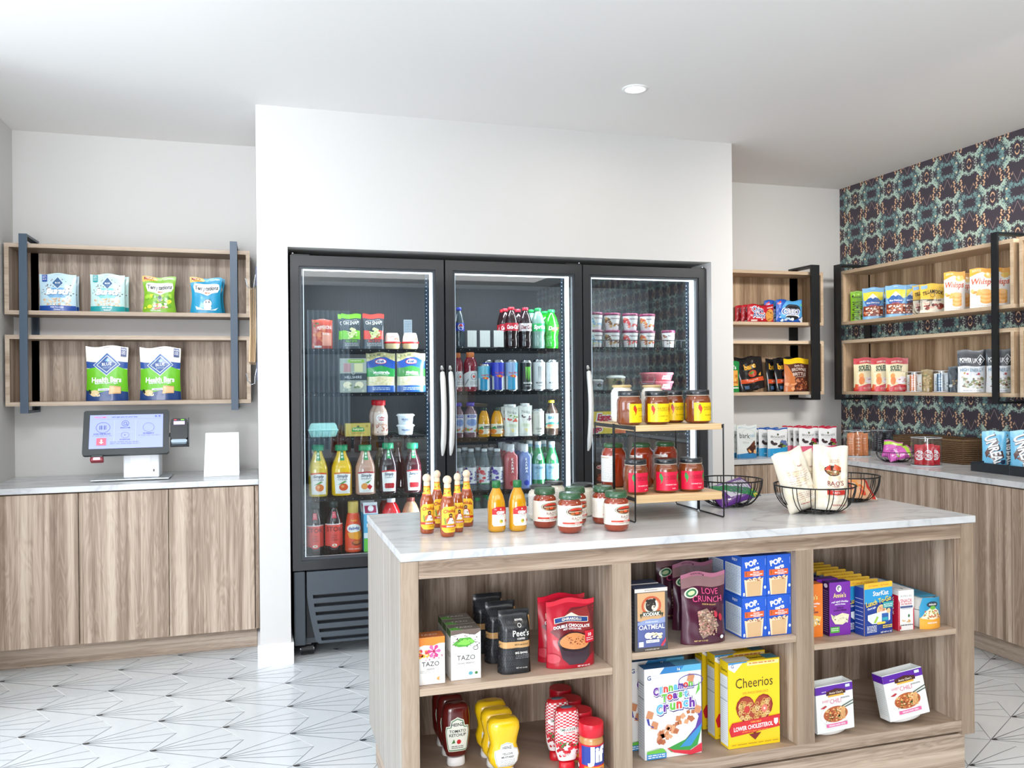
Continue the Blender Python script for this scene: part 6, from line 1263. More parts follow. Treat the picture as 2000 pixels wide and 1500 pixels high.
def k_milk(w, h):
    d = w; fr = [R_('#5ab0dc', -.5, 0, .5, .85), R_('#6ccc4c', -.5, 0, .5, .3), R_('#e8eef2', -.5, .3, .5, .45), R_('#b01e5c', -.36, .88, .42, .99), T('#ffffff', 'MILK', 0, .6, .08, .6)]
    mb = MB(); m = M('#5ab0dc', .4); mb.box(-w / 2, -d / 2, 0, w / 2, d / 2, h * .78, m)
    mb.add([(-w / 2, -d / 2, h * .78), (w / 2, -d / 2, h * .78), (w / 2, d / 2, h * .78), (-w / 2, d / 2, h * .78), (-w / 2, 0, h * .95), (w / 2, 0, h * .95), (-w / 2, 0, h), (w / 2, 0, h)], [(0, 1, 5, 4), (2, 3, 4, 5), (0, 4, 3), (1, 2, 5), (4, 5, 7, 6)], M('#e6edf4', .4))
    draw(mb, [R_('#5ab0dc', -.5, 0, .5, 1), R_('#6ccc4c', -.5, 0, .5, .35), R_('#e8eef2', -.5, .36, .5, .5), T('#ffffff', 'MILK', 0, .7, .1, .6)], w, h * .78, lambda x, y, e: (x, -d / 2 - e, y)); draw(mb, [R_('#a81e58', -.4, .1, .4, .9)], w, h * .2, lambda x, y, e: (x, -d / 2 + y * d / 2 / (h * .2) - .0006 - e, h * .78 + y * .85))
    o = mb.build('milk_carton'); q = MB(); q.tube([(0, -d * .28, h * .865), (0, -d * .44, h * .895)], w * .2, M('#f0eef4', .3), 16); q.build('spout_cap', o); return o, d
fput(k_milk, 711, 739, 983, 0, 4, '', 'milk carton', 'milk cartons', n=2, dx=-.004, labels=['blue and green milk carton with magenta top, beside the orange creamer', 'milk carton behind the magenta topped one'])
JUG = [(.86, 0), (.97, .02), (1, .06), (1, .62), (.9, .72), (.62, .84), (.36, .9)]
fput(lambda w, h: bottle('drink_jug', w, h, JUG, '#e01c28', '#e4e4e8', .89, None, .42), 748, 787, 972, 0, 4, 'bright red drink jug with white cap on the bottom shelf', 'drink jug')
fput(lambda w, h: bottle('drink_jug', w, h, JUG, '#c89a78', '#7a3a34', .89, None, .42), 788, 824, 970, 0, 4, 'tan coloured drink jug with brown cap on the bottom shelf', 'drink jug')
fput(lambda w, h: bottle('drink_jug', w, h, JUG, '#8a1a20', '#a8a0a8', .89, None, .42), 740, 768, 968, 0, 4, 'dark red drink jug behind the bright red one', 'drink jug', yf=.30)

# --- middle door
SODA = [(.80, 0), (.95, .01), (.92, .06), (.98, .10), (.94, .20), (.88, .30), (.97, .37), (1, .42), (1, .60), (.96, .66), (.74, .80), (.46, .90), (.36, .925)]
def k_soda(liq, capc, lc, txt, tc, extra=(), cl=.55):
    def mk(w, h):
        return bottle('soda_bottle', w, h, SODA, liq, capc, .925, (h * .42, h * .61, 'auto', w * 1.45, [R_(lc, -.5, 0, .5, 1)] + [T(tc, txt, 0, .5, .5, .66, b=.04, s=.15)] + list(extra), None), .46, clear=0)
    return mk
CLR = '#47535a'
pep = [E_('#f2f2f4', .05, .5, .2, .42), ('p', '#c8303c', [(-.12, .6), (0, .88), (.1, .88), (.22, .62), (.05, .55)]), ('p', '#2440a0', [(-.1, .35), (.05, .42), (.2, .3), (.05, .1)])]
fput(k_soda(CLR, '#4450c8', '#2a3cc0', 'PEPSI', '#1c2a6c', pep + [T('#1c2a8c', 'PEPSI', .05, .5, .2, .3)]), 889, 909, 600, 1, 0, 'clear soda bottle with blue label, alone at the left of the top shelf', 'soda bottle', 'soda bottles')
coke = k_soda('#2b1a1c', '#d02838', '#c02434', 'Coca-Cola', '#ffffff')
fput(coke, 990, 1015.5, 599, 1, 0, 'dark cola bottle with red label, the front one', 'soda bottle', 'soda bottles')
fput(coke, 979, 1001, 602, 1, 0, 'dark cola bottle with red label, second back', 'soda bottle', 'soda bottles', yf=.235)
fput(coke, 974, 995, 604, 1, 0, 'dark cola bottle with red label, third back, furthest left', 'soda bottle', 'soda bottles', yf=.32)
fput(k_soda('#2b1c20', '#c83044', '#d8d0d0', 'Diet Coke', '#7a3038'), 1018, 1042.5, 600, 1, 0, '', 'soda bottle', 'soda bottles', n=2, dx=-.012, step=.1, labels=['dark diet cola bottle with silver label, red cap', 'dark diet cola bottle with a dull red cap, hidden behind the silver labelled one'])
fput(k_soda('#7c9c90', '#1c9c50', '#1cab58', 'Sprite', '#ffffff'), 1042.5, 1068, 601, 1, 0, '', 'soda bottle', 'soda bottles', n=2, dx=-.006, step=.1, labels=['clear lemon soda bottle with green label', 'clear lemon soda bottle behind the front green labelled one'])
fput(k_soda('#1f9a1c', '#1fae50', '#2a8c1c', 'Dew', '#f2f4e8', [('p', '#c8382c', [(-.1, .2), (.3, .7), (.34, .6), (0, .1)])]), 1068, 1095.5, 604, 1, 0, '', 'soda bottle', 'soda bottles', n=2, dx=-.004, step=.1, labels=['bright green citrus soda bottle beside the light strip', 'bright green citrus soda bottle behind the front one'])
def k_push(w, h):
    r = empty('shelf_pusher'); d = .08
    q = MB(); c_ = M('#d8e4ec', .1, alpha=.06); q.box(-w / 2, 0, 0, -w / 2 + .001, d, h * .9, c_); q.box(w / 2 - .001, 0, 0, w / 2, d, h * .9, c_); q.build('clear_guide', r)
    q = MB(); q.box(-w * .34, -.004, h * .06, w * .42, -.002, h * .98, M('#f0f2ee', .4)); q.build('white_card', r); return r, 0
for k, (a, b_) in enumerate(((909, 932.5), (933, 959), (960, 985.5))): fput(k_push, a, b_, 645, 1, 0, 'empty shelf divider with white card, %s of three, top shelf' % ['left', 'middle', 'right'][k], 'shelf divider', 'empty shelf dividers')
GAT = [(.85, 0), (.97, .015), (1, .06), (.97, .2), (1, .4), (.94, .52), (1, .62), (.98, .72), (.7, .84), (.5, .89)]
def k_gat(w, h):
    ops = [('p', '#e2e2e4', [(-.5, 0), (.5, 0), (.5, 1), (-.1, 1), (-.5, .8)]), ('o', '#8a8a90', .1, .65, .16, .22, .03), E_('#c84a40', .1, .65, .07, .09), ('l', '#8a8a90', 2, -.1, .1, .35, .35, .03), ('p', '#8c8c94', [(-.4, .1), (-.2, .5), (-.14, .5), (-.34, .1)])]
    return bottle('sports_drink_bottle', w, h, GAT, '#8c2838', '#f08a4c', .87, (h * .12, h * .52, 'auto', w * 1.4, ops, None), .56)
fput(k_gat, 886, 906.5, 689, 1, 1, 'red sports drink with orange cap, left of the pair', 'sports drink', 'red sports drinks'); fput(k_gat, 908.5, 935.5, 688, 1, 1, 'red sports drink with orange cap, right of the pair', 'sports drink', 'red sports drinks')
def k_can(cols, txt, tc, slim=True, motif=None):
    def mk(w, h):
        r = w / 2; ops = [R_(cols[0], -.5, 0, .5, 1)]
        if len(cols) > 1: ops += [('p', cols[1], [(-.3, 0), (.1, 0), (.1, .5), (-.3, .5)]), ('p', cols[1], [(.1, .5), (.5, .5), (.5, 1), (.1, 1)]), ('p', cols[-1], [(-.5, .5), (.1, .5), (.1, 1), (-.5, 1)])]
        if motif: ops += [('p', motif, [(-.14 + .1 * k, .85), (-.06 + .1 * k, .85), (-.08 + .1 * k, .45 - .08 * (k % 2)), (-.1 + .1 * k, .35 - .05 * k), (-.12 + .1 * k, .5)]) for k in range(3)] + [T(tc, txt, 0, .24, .07, .5, b=.02), ('l', tc, 1, -.15, .1, .15, .14, .02)]
        else: ops += [('p', '#d83a44', [(-.2, .52), (0, .56), (.2, .5), (.1, .44), (-.1, .46)]), E_('#f0b03c', 0, .5, .06, .05), T(tc, txt, 0, .62, .07, .5, b=.02)]
        return lathe_pack('drink_can', [('can', [(r * .82, 0), (r, h * .04), (r, h * .93), (r * .84, h * .985)], M('#c8ccd0', .25, 1)), ('can_lid', [(r * .84, h * .98), (r * .86, h), (r * .8, h * .99)], STEEL)], (h * .05, h * .92, r, w * 1.5, ops, None)), w
    return mk
fput(k_can(['#d8e4ea', '#2a9ac8', '#7cc4d8'], 'Sugarfree', '#c83a44'), 937, 960, 711, 1, 1, 'pale blue energy drink can, left of the blue one', 'energy drink', 'energy drink cans')
fput(k_can(['#d0d4d8', '#2c3cb8', '#3444c8'], 'Red Bull', '#c83a44'), 964, 988.5, 703, 1, 1, '', 'energy drink', 'energy drink cans', n=2, dx=-.03, labels=['blue and silver energy drink can', 'dull grey energy drink can hidden behind the blue and silver one'])
fput(k_can(['#d8dee4', '#3aa0cc', '#9cb8e0'], 'Red Bull', '#c83a44'), 991, 1014.5, 703, 1, 1, 'light blue and white energy drink can with pink band', 'energy drink', 'energy drink cans')
fput(k_can(['#16191a'], 'MONSTER', '#f0f0f0', motif='#7cd84c'), 1020, 1043, 704, 1, 1, 'black energy drink can with green claw marks', 'energy drink', 'energy drink cans')
fput(k_can(['#d4d7d8'], 'MONSTER', '#4a4c50', motif='#9a9ea2'), 1044.5, 1068, 703, 1, 1, 'silver white energy drink can, left of two', 'energy drink', 'energy drink cans')
fput(k_can(['#d4d7d8'], 'MONSTER', '#4a4c50', motif='#9a9ea2'), 1070, 1093.5, 703, 1, 1, 'silver white energy drink can, right of two', 'energy drink', 'energy drink cans')
def k_vita(w, h):
    ops = [R_('#dfe2ec', -.5, 0, .5, 1), R_('#4a4ca8', -.25, .82, .25, .96), T('#ffffff', 'tropical', 0, .89, .07, .4), E_('#8aa8dc', 0, .55, .3, .2), ('l', '#4a5aa8', 3, -.2, .42, .2, .66, .02), ('s', '#e8703c,#7aa83c,#d83a3c,#f4c83c', 16, -.4, .05, .4, .25, .08, 3)]
    return bottle('vitamin_water_bottle', w, h, [(.9, 0), (1, .02), (1, .66), (.9, .74), (.5, .84), (.46, .9)], '#8c7078', '#4a44b8', .89, (h * .14, h * .66, 'auto', w * 1.4, ops, None), .62)
fput(k_vita, 889, 908, 787, 1, 2, 'flavoured water bottle with violet cap, left of two', 'flavoured water', 'flavoured water bottles'); fput(k_vita, 909.5, 935, 786, 1, 2, 'flavoured water bottle with violet cap, right of two', 'flavoured water', 'flavoured water bottles')
def k_oj(w, h):
    ops = [R_('#f0e8d0', -.5, 0, .5, 1), ('p', '#3c9a4c', [(-.5, .5), (-.2, .8), (-.1, .5)]), ('p', '#3c9a4c', [(.5, .9), (.3, .5), (.5, .5)]), R_('#26281f', -.1, .56, .35, .8), T('#f0f0e8', 'Minute Maid', .12, .68, .1, .4), E_('#e8862c', -.3, .25, .18, .24), E_('#f09a3c', .3, .2, .2, .22), R_('#f2eee0', -.08, .1, .25, .3)]
    return bottle('orange_juice_bottle', w, h, [(.88, 0), (1, .02), (1, .42), (.9, .6), (.74, .76), (.48, .86), (.44, .9)], '#e8a41c', '#3c4c44', .89, (h * .1, h * .44, 'auto', w * 1.4, ops, None), .52)
fput(k_oj, 937, 960, 796, 1, 2, 'small orange juice bottle, left of two', 'orange juice', 'small orange juice bottles'); fput(k_oj, 962, 987, 796, 1, 2, 'small orange juice bottle, right of two', 'orange juice', 'small orange juice bottles')
def k_noka(two):
    def mk(w, h):
        fr = [R_('#e9ebe4', -.5, 0, .5, 1), T('#3a3c38', 'Noka', 0, .8, .11, .62, b=-.01)] + ([('s', '#4a3048,#6a4058', 12, -.35, .5, .35, .7, .08, 3)] if two else [('s', '#d8402c,#e0604c', 10, -.35, .48, .3, .6, .1, 3), ('s', '#6fa83c', 8, -.2, .6, .4, .7, .07, 5)]) + [R_('#dfe8cc', -.4, .3, .4, .42), ('s', '#f0dc8c', 6, -.3, .12, .3, .25, .07, 2), ('l', '#a8aaa4', 2, -.3, .32, .3, .4, .012)]
        return pouch_pack('smoothie_pouch', w, h * .93, w * .45, '#e9ebe4', fr, seed=11, waist=.04), w * .45
    def mk2(w, h):
        o, d = mk(w, h); q = MB(); q.lathe([(w * .2, h * .90), (w * .3, h * .92), (w * .3, h * .99), (w * .24, h)], M('#eceeec', .3), 16); q.build('spout_cap', o); return o, d
    return mk2
fput(k_noka(False), 988, 1015, 790, 1, 2, '', 'smoothie pouch', 'smoothie pouches', n=2, dx=-.01, labels=['white smoothie pouch with red and green fruit', 'white smoothie pouch behind the red and green one'])
fput(k_noka(True), 1016, 1041, 788, 1, 2, '', 'smoothie pouch', 'smoothie pouches', n=2, dx=.004, labels=['white smoothie pouch with dark berries', 'white smoothie pouch behind the dark berry one'])
fput(k_can(['#dcdbd0'], 'COLDBREW', '#55564e', motif='#cfcfc4'), 1044, 1065.5, 799, 1, 2, 'plain cream coloured drink can beside the yellow capped bottle', 'drink can')
def k_brew(w, h):
    ops = [R_('#dfe6e6', -.5, 0, .5, 1), T('#1f8ab0', 'BREW', 0, .72, .2, .66, b=.04), ('p', '#3c9a94', [(-.5, .3), (-.1, .45), (.2, .36), (.5, .5), (.5, .25), (-.5, .2)]), R_('#e88a5c', -.36, .1, .36, .26), R_('#e8d08c', -.5, 0, .5, .08)]
    return bottle('kombucha_bottle', w, h, [(.86, 0), (1, .02), (1, .62), (.86, .72), (.44, .85), (.36, .92)], '#4c3c34', '#e8cc34', .925, (h * .2, h * .62, 'auto', w * 1.35, ops, None), .46)
fput(k_brew, 1069, 1094, 782, 1, 2, 'kombucha bottle with yellow cap, rightmost on its shelf', 'kombucha bottle')
CLEARB = '#aab9bf'
def k_hint(c1, c2):
    def mk(w, h):
        ops = [R_('#eceef0', -.5, 0, .5, 1), ('s', c1, 9, -.48, .05, -.08, .95, .14, 5), R_(c2, -.5, 0, .5, .05), T('#22408c', 'hint', .2, .5, .26, .8, r=90, b=.03)]
        return bottle('hint_water_bottle'.replace('hint', 'fruit'), w, h, [(.86, 0), (.98, .015), (1, .08), (.97, .3), (1, .56), (.9, .66), (.56, .84), (.42, .93)], CLEARB, '#dfe6ec', .93, (h * .16, h * .56, 'auto', w * 1.5, ops, None), .5, clear=.28, coat=.3)
    return mk
hk_ = [(888, 908, 'pink'), (912, 934, 'purple'), (938, 960, 'watermelon'), (963, 986.5, 'dark blue lettering')]
for (a, b_, tx), cs in zip(hk_, (('#e03a50,#e86a80', '#2f9a5c'), ('#6a4ab0,#4a3c9c', '#3c3c8c'), ('#e04a4c,#e8707c', '#2f9a5c'), ('#5a44a8,#7a6ac0', '#3c3c8c'))):
    fput(k_hint(*cs), a, b_, 877, 1, 3, '', 'fruit water', 'fruit water bottles', n=2, step=.09, dx=-.012, labels=['clear fruit water bottle, %s label, white cap, front row' % tx, 'clear fruit water bottle behind the %s one' % tx])
def k_karma(c, c2):
    def mk(w, h):
        ops = [('p', '#f2f2f4', [(-.1, .9)] * 3)] + [T('#ffffff', ch, 0, .92 - .1 * k, .08, .3, b=.03) for k, ch in enumerate('KARMA')] + [('p', c, [(-.4, 0), (.4, 0), (.4, .28), (0, .42), (-.4, .28)]), E_(c2, 0, .14, .2, .09)]
        return bottle('probiotic_water_bottle', w, h, [(.92, 0), (1, .01), (1, .68), (.95, .74), (.6, .80), (.5, .84)], c, '#e2e6ea', .80, (h * .04, h * .72, 'auto', w * 1.0, ops, None), .56, 1.8, coat=.6)
    return mk
fput(k_karma('#c8686c', '#c02434'), 988, 1014.5, 868, 1, 3, '', 'wellness water', 'wellness water bottles', n=3, step=.075, dx=-.002, labels=['salmon red wellness water bottle, front one', 'salmon red wellness water bottle, second back', 'salmon red wellness water bottle, third back'])
fput(k_karma('#7c90c8', '#2440b0'), 1016, 1041, 868, 1, 3, '', 'wellness water', 'wellness water bottles', n=3, step=.075, dx=-.002, labels=['blue wellness water bottle, front one', 'blue wellness water bottle, second back', 'blue wellness water bottle, third back'])
def k_pell(w, h):
    ops = [R_('#9cc8dc', -.5, 0, .5, 1), R_('#c8dce4', -.5, .9, .5, .96), T('#4a6a8a', 'S.PELLEGRINO', 0, .76, .14, .6), ('s', '#b8d8e4,#7cb0c8', 9, -.3, .1, .3, .6, .08, 3)]
    return bottle('sparkling_water_bottle', w, h, [(.86, 0), (.98, .015), (1, .08), (1, .52), (.94, .62), (.56, .80), (.40, .90)], '#2f8a52', '#e6eaec', .93, (h * .18, h * .52, 'auto', w * 1.4, ops, None), .46, coat=1,
        bands=[(h * .60, h * .74, 'auto', w * .4, [E_('#c8d8d8', 0, .5, .5, .5), E_('#a8c0c4', 0, .5, .3, .3)], None, dict(name='shoulder_label')), (h * .865, h * .93, prof_r([(w * .22, h * .86), (w * .22, h * .94)]), w * 1.2, [R_('#8ab4c8', -.5, 0, .5, 1)], None, dict(name='neck_band'))])
fput(k_pell, 1043, 1068, 863, 1, 3, '', 'sparkling water', 'sparkling water bottles', n=2, step=.09, dx=-.02, labels=['green sparkling water bottle, front left of the four', 'green sparkling water bottle, back left of the four'])
fput(k_pell, 1070, 1095, 863, 1, 3, '', 'sparkling water', 'sparkling water bottles', n=2, step=.09, dx=-.02, labels=['green sparkling water bottle, front right, beside the light strip', 'green sparkling water bottle, back right of the four'])
gw = lambda w, h: bottle('water_bottle', w, h, [(.86, 0), (1, .02), (1, .55), (.9, .66), (.5, .85), (.42, .93)], '#7e9a98', '#1c9c5c', .93, None, .5, clear=.4)
for a, b_, t_, yf, tx in ((926, 946, 973, .17, 'first'), (942, 961, 966, .26, 'second'), (948, 968, 971, .16, 'third')): fput(gw, a, b_, t_, 1, 4, 'clear bottle with green cap low in the middle door, %s from the left' % tx, 'water bottle', 'green capped bottles', yf=yf)
fput(lambda w, h: bottle('water_bottle', w, h, [(.86, 0), (1, .02), (1, .55), (.9, .66), (.5, .85), (.42, .93)], '#9fb0b8', '#e6ecf0', .93, None, .5, clear=.35), 1024, 1044, 966, 1, 4, 'clear bottle with white cap low in the middle door, behind the sauce jars', 'water bottle')

# --- right door
def k_pint(cs):
    def mk(w, h):
        r = w / 2; ops = [('s', cs, 16, -.35, .1, .35, .5, .07, 4), ('s', cs, 10, -.5, .5, -.2, .95, .09, 7), T('#5c2440', 'Haagen-Dazs', .05, .78, .1, .44, b=.03)]
        return lathe_pack('ice_cream_pint', [('tub', [(r * .76, 0), (r * .78, .002), (r * .96, h * .86)], M('#eceaea', .35)), ('lid', [(r * .97, h * .85), (r, h * .86), (r, h * .985), (r * .95, h)], M('#7c2850', .35))], (h * .04, h * .84, 'auto', w * 1.35, ops, None)), w
    return mk
cols = ['#8ab0dc,#d8dcb0,#9ac8d8', '#8a5a30,#c89a5c,#5c3420', '#d8484c,#e88070,#b83a44', '#e0a05c,#c86a3c,#c8402c']
for k, (a, b_) in enumerate(((1155, 1182.5), (1186.5, 1217.5), (1223, 1252.5), (1256, 1285.5))):
    wd = ['blue and cream', 'brown caramel', 'red fruit', 'amber nut'][k]
    o_, tw2, th2 = fput(k_pint(cols[k]), a, b_ , 644 + .6 * k, 2, 0, 'ice cream pint, %s print, lower of its stack' % wd, 'ice cream', 'ice cream pints')
    dup(o_, o_.location + Vector((0, 0, th2 + .001)), 0, 'ice cream pint, %s print, upper of its stack' % wd)
fput(k_pint('#8a5a40,#d0c8c0'), 1299, 1323.5, 645, 2, 0, 'ice cream pint standing alone at the right of the row', 'ice cream', 'ice cream pints')
def k_pinktub(w, h):
    r = w / 2
    return lathe_pack('pink_tub', [('tub', [(r * .82, 0), (r * .85, .003), (r * .95, h * .76)], M('#dc6c78', .3), 1.4, 1, .8), ('lid', [(r * .97, h * .74), (r, h * .77), (r, h * .95), (r * .95, h)], M('#e87884', .3), 1.4, 1, .8)], (h * .1, h * .72, 'auto', w * .36, [('p', '#f6e8ea', [(-.4, .1), (-.3, .9), (.3, .9), (.45, .1)]), T('#c84a5c', 'Sorbet', 0, .5, .3, .6)], None, dict(ex=1.4, sy=.8, off=18))), w * .8
o_, tw2, th2 = fput(k_pinktub, 1264, 1323.5, 744.5, 2, 1, 'pink frozen dessert tub, lower of the stack', 'dessert tub', 'pink tubs'); dup(o_, o_.location + Vector((0, 0, th2 + .001)), 0, 'pink frozen dessert tub, upper of the stack')
# clear organiser with cups
cx0, cx1 = solveX(1157, .14, 1.33), solveX(1281, .14, 1.33); hz = solveZ(737, cx1, .14) - zs(2, 1)
bx = empty('clear_organizer', ((cx0 + cx1) / 2, .2, zs(2, 1) + .0005)); tag(bx, 'clear divided organizer bin on the second shelf of the right door', 'organizer')
hw = (cx1 - cx0) / 2; CP = M('#e4ecf2', .06, alpha=.05)
q = MB(); q.box(-hw, -.06, 0, hw, -.058, hz, CP); q.box(-hw, .07, 0, hw, .072, hz, CP); q.box(-hw, -.058, 0, hw, .07, .002, CP)
for t_ in (-1, -.22, .32, 1): q.box(t_ * hw - .001, -.058, .002, t_ * hw + .001, .07, hz, CP)
q.build('clear_bin', bx)
q = MB(); q.tube([(hw * .5, -.061, hz * .85), (hw * .55, -.063, hz * .5), (hw * .9, -.063, hz * .5), (hw * .95, -.061, hz * .85)], .0018, M('#8a949c', .2), 6); q.build('handle_rim', bx)
def k_cup(c, f):
    def mk(w, h):
        r = w / 2
        return lathe_pack('dessert_cup', [('cup', [(r * .75, 0), (r * .8, .002), (r * .95, h * .8)], M(c, .3)), ('lid', [(r, h * .8), (r, h * .9), (r * .7, h)], M('#d8d8d2', .2))], (h * .1, h * .78, 'auto', w * .9, [('s', f, 14, -.4, .1, .4, .9, .1, 5), E_('#2a2c30', 0, .5, .2, .25)], None)), w
    return mk
fput(k_cup('#c8ccd0', '#e8e8e8,#9aa0a4'), 1160, 1183, 741, 2, 1, 'small silver dessert cup in the clear organizer', 'dessert cup', yf=.165, lift=.003)
fput(k_cup('#c8b890', '#d8c48c,#a8843c,#6a8a4c'), 1193, 1228, 733, 2, 1, 'small gold flecked dessert cup in the clear organizer', 'dessert cup', yf=.165, lift=.003)
def k_waffle(w, h):
    d = w * .3; fr = [R_('#f2d23c', -.5, 0, .5, 1), T('#ffffff', 'Eggo', -.22, .45, .6, .5, b=.12, s=.2), T('#c81e4c', 'Eggo', -.22, .45, .55, .48, b=.05, s=.2), ('p', '#e8703c', [(.2, 0), (.3, .7), (.5, .9), (.5, 0)])]
    return box_pack('waffle_box', w, h, d, '#f2d23c', fr), d
fput(k_waffle, 1157, 1243, 804, 2, 2, 'yellow frozen waffle box, upper of two', 'waffle box', 'waffle boxes', lift=.058)
fput(k_waffle, 1140, 1222, 829, 2, 2, 'yellow frozen waffle box, lower of two', 'waffle box', 'waffle boxes')
def k_meat(w, h):
    d = w * .3; fr = [R_('#3a2320', -.5, 0, .5, 1), E_('#c82a2c', -.1, .8, .3, .09), ('o', '#f4e8e0', -.1, .8, .3, .09, .03), T('#ffffff', 'Tyson', -.1, .8, .07, .36), ('p', '#a8442c', [(-.4, .3), (-.2, .52), (.3, .5), (.45, .3), (.2, .2), (-.2, .2)]), ('s', '#d87a54,#c85a3c,#7a2c20', 20, -.35, .25, .35, .48, .07, 4), T('#f0e0b8', 'young ham', 0, .1, .09, .8)]
    return box_pack('frozen_meat_box', w, h, d, '#3a2320', fr), d
fput(k_meat, 1162, 1192, 903, 2, 3, 'brown frozen meat box beside the tall red jar', 'meat box')
def k_green(w, h):
    d = w * .6; return box_pack('frozen_snack_box', w, h, d, '#5c3c8c', [R_('#2a9a54', -.5, .82, .5, 1), R_('#e8ecf0', -.5, .3, .5, .45), T('#ffffff', 'W', 0, .62, .16, .6, b=.05), ('l', '#c8c0e0', 3, -.4, .08, .4, .25, .02)]), d
fput(k_green, 1276, 1300, 880, 2, 3, 'purple frozen snack box with green top, seen between the sauce jars', 'snack box')
# printed notices on the back liner
for xn, yn, zn, ww, hh2, t_ in ((.852, .7195, 1.60, .05, .13, 'left'), (1.60, .7195, 1.56, .07, .14, 'middle')):
    q = MB(); q.box(-ww / 2, -.002, 0, ww / 2, 0, hh2, M('#aebcc8', .5)); draw(q, [('l', '#5a6a78', 12, -.4, .06, .4, .94, .02)], ww, hh2, lambda x, y, e: (x, -.002 - e, y))
    o = q.build('notice', fr, (xn - 1.3, yn - .4, zn))
# ================================================================ shelves left of the wallpapered corner
def k_cookie(kind):
    def mk(w, h):
        if kind == 'red':
            c = '#c41a2c'; fr = [R_(c, -.5, 0, .5, 1), ('s', '#e8404c,#f0c8c0,#a81424', 26, -.48, .05, .48, .95, .025, 3), T('#ffffff', 'Chips', -.16, .66, .3, .42, b=.09), T('#ffffff', 'Ahoy!', -.12, .36, .3, .46, b=.09), T('#1f3f8c', 'Chips', -.16, .66, .28, .4, b=.02), T('#1f3f8c', 'Ahoy!', -.12, .36, .28, .44, b=.02), E_('#e0a050', .3, .4, .18, .36), ('s', '#5a3018,#8a5028', 14, .18, .12, .42, .68, .025, 5), R_('#f4e8e4', -.4, .06, -.18, .14), T('#ffffff', 'ORIGINAL', .3, .84, .07, .26)]
        else:
            c = '#1f5cc0'; fr = [R_(c, -.5, 0, .5, 1), ('p', '#5cb0e8', [(-.1, 1), (.5, 1), (.5, .3), (.1, .1), (-.4, .2), (-.3, .7)]), ('p', '#d83a4c', [(-.48, .84), (-.34, .94), (-.34, .84), (-.44, .78)]), E_('#2a2a30', .08, .58, .3, .26), ('o', '#6a6a74', .08, .58, .26, .22, .015), E_('#f4f4f4', .06, .26, .27, .12), E_('#2a2a30', .04, .22, .25, .1), T('#ffffff', 'OREO', .0, .48, .24, .7, b=.09), T('#1f4fae', 'OREO', .0, .48, .22, .68, b=.06), T('#ffffff', 'OREO', .0, .48, .2, .66, b=.02), ('s', '#e8f2fa,#bcdcf4', 12, -.45, .04, .1, .24, .06, 4), ('s', '#e8f2fa', 6, .3, .05, .48, .2, .06, 6), E_('#7cd0a0', .4, .76, .05, .05)]
        return pouch_pack('cookie_pack', w, h, w * .22, c, fr, kind='pillow', seed=5, waist=0, crease=1.4), w * .22
    return mk
YS = .66
ck = k_cookie('red'); put(ck, 1463, 1514, 595, YS, ZSU, '', 'cookies', 'red cookie packs', n=3, step=.055, dx=-.012, labels=['red cookie pack, front of three', 'red cookie pack, middle of three', 'red cookie pack, rear of three'])
put(k_cookie('blue'), 1519, 1570, 586, YS, ZSU, '', 'cookies', 'blue cookie packs', n=2, step=.06, dx=-.05, labels=['blue sandwich cookie pack, front one', 'blue sandwich cookie pack, peeking out behind the front one'])
def k_bare(w, h):
    fr = [R_('#1b1a1c', -.5, 0, .5, 1), T('#e0a83c', 'bare', -.02, .76, .17, .72, b=.05), ('l', '#8a8480', 1, -.3, .64, .0, .66, .01), E_('#b8442c', .02, .52, .17, .11), ('p', '#5a8a34', [(-.14, .56), (.06, .6), (.1, .54), (-.02, .5)]), ('p', '#e0a43c', [(.24, .42), (.36, .52), (.34, .4)]), R_('#d0542c', -.46, .24, .44, .37), T('#f6e2d8', 'crispy rolls', 0, .31, .06, .56, b=.01), R_('#3a5a7c', -.36, .06, -.2, .16), ('p', '#3a383c', [(-.1, .05), (.1, .15), (.2, .03)])]
    return pouch_pack('fruit_crisp_bag', w, h, w * .26, '#1b1a1c', fr, seed=15, waist=.04, crease=2.2, rough=.2), w * .26
for a, b_, t_, yf, ry, lb in ((1449, 1500, 704, .655, -9, 'black fruit crisp bag leaning left, nearest the white pier'), (1441, 1484, 699, .745, -4, 'black fruit crisp bag behind the leaning one'), (1501, 1536, 701, .75, -3, 'black fruit crisp bag half hidden, left of the next one'), (1519, 1556, 701, .70, -6, 'black fruit crisp bag tucked behind the yellow topped pouch')):
    o_, w_2, h_2 = put(k_bare, a, b_, t_, yf, ZSL, lb, 'fruit crisps', 'black fruit crisp bags'); o_.rotation_euler = (0, math.radians(ry), 0); o_.location.z += abs(math.sin(math.radians(ry))) * w_2 * .5
def k_brit(w, h):
    fr = [R_('#5a2f24', -.5, 0, .5, 1), R_('#f2c81c', -.5, .84, .5, 1), ('l', '#a88a1c', 1, -.2, .9, .3, .92, .01), ('p', '#c8743c', [(-.5, .84), (-.36, .8), (-.1, .4), (-.2, 0), (-.5, 0)]), T('#f4e8dc', "Sheila G's", .08, .77, .06, .5, b=0), T('#f4e8dc', 'BROWNIE', .08, .66, .1, .6, b=0), T('#f4e8dc', 'BRITTLE', .08, .52, .1, .6, b=0), ('l', '#e8d8c8', 1, -.1, .42, .3, .44, .012), ('s', '#a8603c,#7a3c24,#c8825c,#5a2a1c', 70, -.12, .06, .4, .38, .045, 5), ('s', '#e0a070,#c8845c', 8, -.45, .05, -.2, .25, .07, 8), R_('#e8a06c', -.3, .2, -.12, .24)]
    return pouch_pack('brownie_brittle_pouch', w, h, w * .28, '#5a2f24', fr, seed=21, waist=.06), w * .28
put(k_brit, 1535, 1584, 700, YS - .01, ZSL, 'brown cookie brittle pouch with yellow top, by the black bracket', 'brittle pouch')
